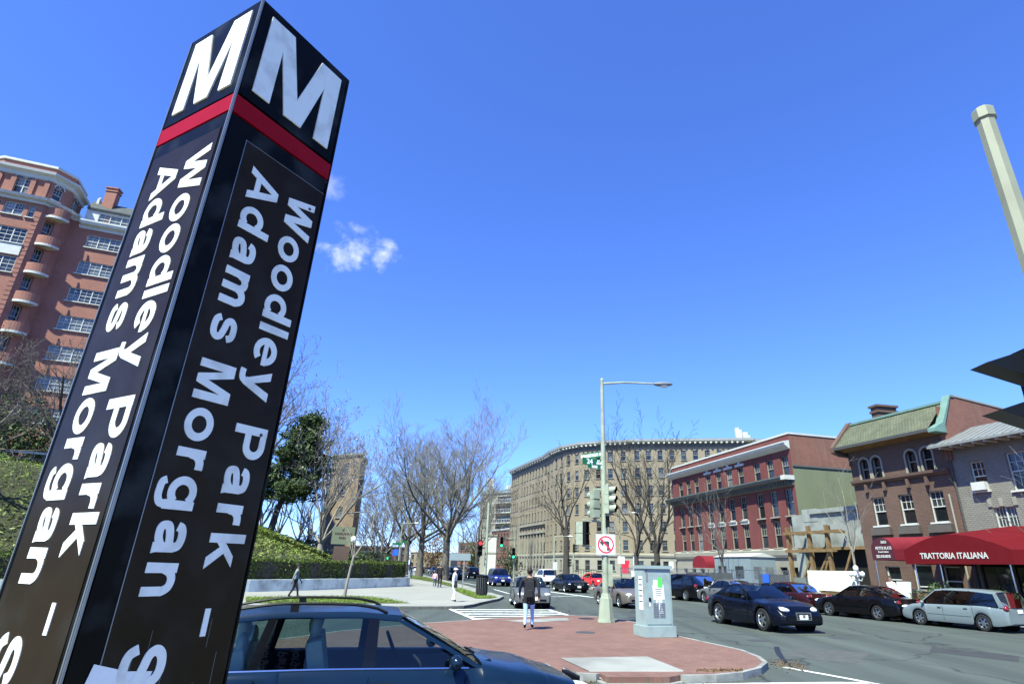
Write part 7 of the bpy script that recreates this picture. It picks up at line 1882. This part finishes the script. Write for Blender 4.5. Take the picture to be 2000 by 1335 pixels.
# blue parking sign, green blades, gate pier and sign board on the bank
t = thing('blue_sign', 'square blue road sign above the hedge end', 'road sign', (*AD(769, 1110, 88).xy, KZ)); z0 = AD(769, 1080, 88).z
MB().box((0, 0, z0), (.8, .02, .8)).build('plate', 'sign_blue', t); MB().tube([(0, .04, 0), (0, .04, z0 + .5)], .04, 6).build('post', 'tin_roof', t)
t = thing('green_sign', 'green street name blades beside the blue sign', 'street sign', (*AD(780, 1105, 90).xy, KZ)); z0 = AD(775, 1063, 90).z
MB().tube([(0, 0, 0), (0, 0, z0 + .6)], .05, 6).build('post', 'tin_roof', t); MB().box((-.7, 0, z0), (1.3, .03, .3)).build('blade', 'sign_green', t); MB().box((.3, .2, z0 + .3), (.03, 1.2, .28), .9).build('blade', 'sign_green', t)
q = AD(757, 1083, 90); traffic_light('far traffic light showing green left of the blue sign', (q.x, q.y, q.z), 160, 2, 'black_metal', None, 'black_metal', 1.2)
p = bank_pt(668, 1062, 52); t = thing('sign_board', 'weathered tan hotel sign board on the bank', 'sign', p, R(20)); zz = AD(668, 1045, 52).z - p[2]
MB().box((0, 0, zz), (1.75, .12, 1.35)).build('board', 'stucco_olive', t); MB().box((0, .05, zz * .35), (1.2, .12, zz * .7)).build('support', 'brick_brown', t)
for body, z, sz in (('WARDMAN', .12, .26), ('PARK', -.2, .26)):
    q = link('lettering', text_mesh(body, sz, .006, .004, 'awning_maroon'), t); q.location = (0, -.066, zz + z); q.rotation_euler = (R(90), 0, 0)
MB().prism([(-.14, 0), (.14, 0), (0, .2)], .066, .072, 0, Matrix.Translation((0, 0, zz + .36)) @ T).build('emblem', 'awning_maroon', t)
p = bank_pt(689, 1066, 52); t = thing('globe_lamp', 'small white globe lamp beside the sign board', 'lamp', p); zz = AD(689, 1053, 52).z - p[2]
MB().tube([(0, 0, 0), (0, 0, zz)], .05, 8).build('post', 'black_metal', t, True); MB().ell((0, 0, zz), (.24, .24, .27), 12, 8).build('globe', 'globe_white', t, True)
p = bank_pt(722, 1100, 62); t = thing('gate_pier', 'square red brick gate pier with stone cap', 'gate pier', p); zz = AD(722, 1080, 62).z - p[2]
MB().box((0, 0, zz / 2), (1.1, 1.1, zz)).build('shaft', 'brick_side_red', t); MB().box((0, 0, zz + .1), (1.35, 1.35, .22)).build('cap', 'limestone', t)
# rail fence on the hill
f0, f1 = AD(-60, 872, 60), AD(110, 888, 63)
t = thing('rail_fence', 'pale wooden rail fence along the hill at far left', 'fence', (f0.x, f0.y, 0)); d = f1 - f0
MB().bar((0, 0, f0.z), (d.x, d.y, f1.z), .12, .16).build('rail', 'trim_white', t)
MB().bar((0, 0, f0.z - .5), (d.x, d.y, f1.z - .5), .08, .14).build('rail', 'bark_grey', t)
for k in range(8):
    q = f0.lerp(f1, k / 7); g0 = ground_z(q.x, q.y) - .3; MB().box((q.x - f0.x, q.y - f0.y, (g0 + q.z) / 2), (.12, .12, max(.5, q.z - g0))).build('post', 'bark_grey', t)
# ------------------------------------------------------------------ shop side: canopies, hoarding, fence, trailer
def SO(px, py, off):
    q = ray(px, py); n2 = NS; t_ = (P0 + n2 * off).dot(n2) / Vector((q.x, q.y)).dot(n2)
    p = Vector((q.x, q.y)) * t_; return (p - P0).dot(DS), EYE + q.z * t_
def shell(name, front, back, label, material, off0, off1, poles=(), zbot=2.45, fcol=None, lip=.0):
    """fabric canopy: front = [(s, z)...] arch outline left to right, back likewise; valance down to zbot"""
    base = S(front[0][0], off0); t = thing(name, label, 'awning', (base.x, base.y, 0))
    def pt(s, off, z): p = S(s, off) - base; return (p.x, p.y, z)
    n_ = len(front); b = MB()
    vs = [pt(s, off0, z) for s, z in front] + [pt(s, off1, z) for s, z in back]
    b.add(vs, [(i, i + 1, n_ + i + 1, n_ + i) for i in range(n_ - 1)]); b.build('canopy_top', material, t, True, 40)
    f_ = MB(); f_.add([pt(s, off0 - .01, z) for s, z in front] + [pt(s, off0 - .01, zbot) for s, z in front[::-1]], [tuple(range(2 * n_))]); fo = f_.build('front_panel', fcol or material, t)
    for s0, zf, s1, zb2 in ((front[0][0], front[0][1], back[0][0], back[0][1]), (front[-1][0], front[-1][1], back[-1][0], back[-1][1])):
        v = MB(); v.add([pt(s0, off0, zf), pt(s1, off1, zb2), pt(s1, off1, zbot), pt(s0, off0, zbot)], [(0, 1, 2, 3)]); v.build('valance', material, t)
    for s, off in poles: MB().tube([pt(s, off, KZ), pt(s, off, zbot + .3)], .03, 8).build('pole', 'aluminium', t)
    return t, fo, pt
off = 3.3
sL, zL = SO(1765, 1074, off); sR, zR = SO(1973, 1072, off); sP, zP = SO(1850, 1043, off); zb0 = SO(1870, 1101, off)[1]
front = [];
for k in range(15):
    f_ = k / 14; s = sL + (sR - sL) * f_; fp_ = (sL - sP) / (sL - sR)
    z = zL + (zP - zL) * math.sin(min(1, f_ / fp_) * math.pi / 2) ** 1.0 if f_ <= fp_ else zR + (zP - zR) * math.cos((f_ - fp_) / (1 - fp_) * math.pi / 2) ** .9
    front.append((s, z))
back = [(s + .35, z + .62 * (1 if .1 < k_ / 14 < .9 else .3)) for k_, (s, z) in enumerate(front)]
aw, fo, pt = shell('awning', front, back, 'large red fabric canopy lettered Trattoria Italiana over the pavement', 'awning_red', off, 8.7, [(sL - 1.6, off + .15), (sR + .25, off + .15), (sL - .3, off + .2)], zb0)
# canopy continues to the right of the corner
sR2 = sR - 4
b = MB(); b.add([pt(sR, off - .005, zR), pt(sR2, off + .5, zR - .05), pt(sR2, off + .5, zb0), pt(sR, off - .005, zb0)], [(0, 1, 2, 3)]); b.build('side_panel', 'awning_red', aw)
b = MB(); b.add([pt(sR, off, zR), pt(sR2, off + .5, zR - .05), pt(sR2, 8.7, zR + .9), pt(sR + .3, 8.7, zR + .9)], [(0, 1, 2, 3)]); b.build('canopy_top', 'awning_red', aw)
wx_ = (S(0, 0) - S(1, 0)); xa = (wx_.x, wx_.y, 0)
def letter_on(parent, base, body, s, off_, z, size, sx=1.0, material='trim_white', offset=.012):
    me = text_mesh(body, size, offset, .004, material, 'CENTER', sx); o = link('lettering', me, parent)
    p = S(s, off_) - base; o.matrix_local = frame_mat(xa, (0, 0, 1), (p.x, p.y, z)); return o
sT, zT = SO(1861, 1085, off); letter_on(fo, S(front[0][0], off), 'TRATTORIA ITALIANA', sT, off - .03, zT, .36, .86, 'trim_white', .008)
# dark shop front below the canopy
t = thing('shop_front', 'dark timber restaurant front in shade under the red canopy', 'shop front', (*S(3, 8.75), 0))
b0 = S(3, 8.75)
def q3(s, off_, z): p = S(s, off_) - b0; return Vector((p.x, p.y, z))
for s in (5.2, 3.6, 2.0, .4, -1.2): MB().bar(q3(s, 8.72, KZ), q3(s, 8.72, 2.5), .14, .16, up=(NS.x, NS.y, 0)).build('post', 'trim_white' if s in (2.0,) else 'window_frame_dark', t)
MB().bar(q3(sL + .2, 8.9, 1.5), q3(-3.5, 8.9, 1.5), .06, 2.9).build('shade_sheet', 'dark_void', t)  # near-black sheet, painted as the deep shade under the canopy
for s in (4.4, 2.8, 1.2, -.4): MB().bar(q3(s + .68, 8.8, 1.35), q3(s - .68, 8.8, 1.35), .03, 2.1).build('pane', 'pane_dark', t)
# maroon barrel canopy
o2 = 3.9; sa, za_ = SO(1705, 1090, o2); sb_, _ = SO(1748, 1090, o2); _, zc = SO(1725, 1049, o2); zq = SO(1727, 1093, o2)[1]
mid = (sa + sb_) / 2; hw_ = (sa - sb_) / 2; zs_ = za_ + .45
front = [(mid + hw_ * math.cos(math.pi * k / 12), zs_ + (zc - zs_) * math.sin(math.pi * k / 12)) for k in range(13)]
aw2, fo2, pt2 = shell('awning', front, [(s - .15, z + .25) for s, z in front], 'maroon barrel canopy lettered Petits Plats beside the red canopy', 'awning_pink', o2, 8.8, [(sa - .05, o2 + .1)], zq, 'awning_maroon')  # pink top and sides: sunlight put into the maroon fabric's colour
for body, yy, size, sx in (('2653', 1058, .17, 1), ('PETITS PLATS', 1070, .20, .80), ('French Cuisine', 1077, .10, 1), ('202-518-0018', 1086, .19, .78)):
    s_, z_ = SO(1726, yy, o2); letter_on(fo2, S(front[0][0], o2), body, s_, o2 - .03, z_, size, sx, 'trim_white', .006)
# low brick forecourt wall
t = thing('forecourt_wall', 'low red brick forecourt wall before the brown house', 'wall', (*S(9, 6), 0))
b0 = S(9, 6)
MB().bar(q3(11.5, 6, .65), q3(5.9, 6, .65), .3, 1.05).build('wall', 'brick_side_red', t); MB().bar(q3(11.6, 6, 1.2), q3(5.8, 6, 1.2), .4, .08).build('coping', 'limestone', t)
# cream hoarding board
sA, zA = SO(1577, 1113, 3.0); sB, zB = SO(1673, 1119, 3.0); zlo = SO(1600, 1152, 3.0)[1]
t = thing('hoarding', 'large blank cream board beside the parked maroon sedan', 'hoarding', (*S(sA, 3.0), 0)); b0 = S(sA, 3.0)
z0 = max(.75, zlo); MB().bar(q3(sA, 3.0, (zA + z0) / 2), q3(sB, 3.0, (zA + z0) / 2), .05, zA - z0).build('board', 'board_cream', t)
for s in (sA - .2, (sA + sB) / 2, sB + .2): MB().bar(q3(s, 3.06, KZ), q3(s, 3.06, zA - .1), .09, .09, up=(NS.x, NS.y, 0)).build('post', 'wood_shoring', t)
MB().bar(q3(sA, 3.0, z0 - .12), q3(sB, 3.0, z0 - .12), .06, .12).build('rail', 'wood_shoring', t)
s1, _ = SO(1553, 1140, 3.0); s2, _ = SO(1577, 1140, 3.0)
t = thing('site_banner', 'grey site banner with orange emblem left of the cream board', 'banner', (*S(s1, 2.95), 0)); b0 = S(s1, 2.95)
zb_t = SO(1565, 1127, 2.95)[1]
bo = MB().bar(q3(s1, 2.95, (zb_t + .5) / 2), q3(s2, 2.95, (zb_t + .5) / 2), .03, zb_t - .5).build('cloth', 'banner_grey', t)
MB().prism([(-.16, -.1), (.16, -.1), (.0, .2)], 0, .01, 0, frame_mat(xa, (0, 0, 1), tuple(q3((s1 + s2) / 2, 2.925, zb_t - .5)))).build('emblem', 'wood_shoring', t)
for s in (s1, s2): MB().bar(q3(s, 2.98, KZ), q3(s, 2.98, zb_t + .05), .06, .06, up=(NS.x, NS.y, 0)).build('post', 'aluminium', t)
# chain-link construction fence: posts, rails, woven wire
t = thing('construction_fence', 'chain-link construction fence with dark screening along the kerb', 'fence', (*S(20, 2.7), 0)); b0 = S(20, 2.7)
F0, F1 = 33.0, s1 + .1
for k in range(9):
    s = F0 + (F1 - F0) * k / 8; MB().bar(q3(s, 2.7, KZ), q3(s, 2.7, 2.05), .05, .05, up=(NS.x, NS.y, 0)).build('post', 'aluminium', t)
    if k < 8:
        s_n = F0 + (F1 - F0) * (k + 1) / 8
        for z in (2.0, .25): MB().bar(q3(s, 2.7, z), q3(s_n, 2.7, z), .035, .035).build('rail', 'aluminium', t)
        wb = MB()
        L_ = abs(s_n - s); nw = int(L_ / .16)
        for j in range(-11, nw):
            for sg in (1, -1):
                a0, a1 = max(0, j * .16), min(L_, j * .16 + 1.75)
                if a1 <= a0: continue
                za0, za1 = .25 + (a0 - j * .16), .25 + (a1 - j * .16)
                sa0, sa1 = (s - a0, s - a1) if sg > 0 else (s_n + a0, s_n + a1)
                wb.bar(q3(sa0, 2.7 + .004 * sg, za0), q3(sa1, 2.7 + .004 * sg, za1), .007, .007)
        o = wb.build('wire_mesh', 'aluminium', t); o['kind'] = 'stuff'
        if k in (1, 2, 4, 5, 7): MB().bar(q3(s, 2.74, 1.05), q3(s_n, 2.74, 1.05), .01, 1.5).build('screen_cloth', 'banner_dark' if 'banner_dark' in M else 'cornice_grey', t)
for s, c_ in ((F0 - 6.5, 'sign_red'), (F0 - 2, 'white_paint'), (F1 + 2.2, 'sign_blue')):
    MB().bar(q3(s, 2.66, 1.55), q3(s - .55, 2.66, 1.55), .02, .5).build('notice', c_, t)
# site trailer
sA, zA = SO(1398, 1097, 6.0); sB, _ = SO(1462, 1097, 6.0)
tr_c = S((sA + sB) / 2 - .2, 7.0); t = thing('site_trailer', 'pale blue site office trailer before the red corner building', 'trailer', (tr_c.x, tr_c.y, KZ), math.atan2(-DS.y, -DS.x))
Lt, Wt, Ht = abs(sA - sB) + .3, 2.3, 2.35
MB().box((0, 0, .45 + Ht / 2), (Lt, Wt, Ht)).build('cabin', 'trailer_blue', t)
b = MB(); b.prism([(-Wt / 2 - .08, 0), (Wt / 2 + .08, 0), (0, .28)], -Lt / 2 - .08, Lt / 2 + .08, 0, Matrix.Translation((0, 0, .45 + Ht)) @ Matrix(((0, 0, 1, 0), (1, 0, 0, 0), (0, 1, 0, 0), (0, 0, 0, 1)))); b.build('roof', 'trim_white', t)
for x in (-Lt * .28, Lt * .2): MB().box((x, -Wt / 2 - .01, 1.75), (.9, .04, .8)).build('window', 'pane_mid', t)
for y in (-.55, .5): MB().box((Lt / 2 + .01, y, 1.75), (.04, .7, .75)).build('window', 'pane_light', t)
for k in range(int(Lt / .3)): MB().box((-Lt / 2 + .2 + k * .3, -Wt / 2 - .006, .45 + Ht / 2), (.03, .012, Ht)).build('cladding_rib', 'trailer_blue', t)
for x in (-Lt * .3, Lt * .3): MB().box((x, 0, .22), (.5, Wt * .8, .44)).build('support', 'iron', t)
# cluster globe lamp
sG, _ = SO(1673, 1120, 2.75); p = S(sG, 2.75); t = thing('globe_lamp', 'white five-globe street lamp before the brown house', 'street lamp', (p.x, p.y, KZ))
zg = SO(1673, 1109, 2.75)[1] - KZ
MB().lathe([(.16, 0), (.13, .3), (.07, .5), (.055, zg - .45), (.08, zg - .4), (.05, zg - .25)], 12).build('post', 'trim_white', t, True)
for k in range(4):
    a = R(45 + 90 * k); MB().tube([(0, 0, zg - .55), (.2 * math.cos(a), .2 * math.sin(a), zg - .6), (.28 * math.cos(a), .28 * math.sin(a), zg - .42)], .025, 6).build('arm', 'trim_white', t, True)
    MB().ell((.28 * math.cos(a), .28 * math.sin(a), zg - .28), (.125, .125, .135), 12, 8).build('globe', 'globe_white', t, True)
MB().ell((0, 0, zg), (.135, .135, .15), 12, 8).build('globe', 'globe_white', t, True)
# menu easel and planter box by the canopy
s_, _ = SO(1755, 1150, 2.6); t = thing('menu_board', 'tilted pale menu board left of the evergreen shrub', 'sign', (*S(s_, 2.9), KZ), math.atan2(-DS.y, -DS.x))
MB().box((0, 0, .85), (.75, .05, 1.3), Matrix.Rotation(R(-12), 3, 'X')).build('board', 'trim_white', t); MB().box((0, .25, .6), (.6, .04, 1.2), Matrix.Rotation(R(14), 3, 'X')).build('leg', 'iron', t); MB().box((0, -.035, .9), (.5, .01, .8), Matrix.Rotation(R(-12), 3, 'X')).build('sheet', 'paper', t)
# iron railings before the tan block
t = thing('iron_railing', 'black iron railing before the tan block entrance', 'railing', (*AD(1145, 1115, 92).xy, KZ)); a, c = AD(1125, 1115, 92), AD(1165, 1115, 92)
e0 = AD(1145, 1115, 92)
for z in (1.55, .3): MB().bar((a.x - e0.x, a.y - e0.y, z), (c.x - e0.x, c.y - e0.y, z), .07, .09).build('rail', 'black_metal', t)
for k in range(9): q = a.lerp(c, k / 8); MB().box((q.x - e0.x, q.y - e0.y, .8), (.06, .06, 1.6)).build('baluster', 'black_metal', t)
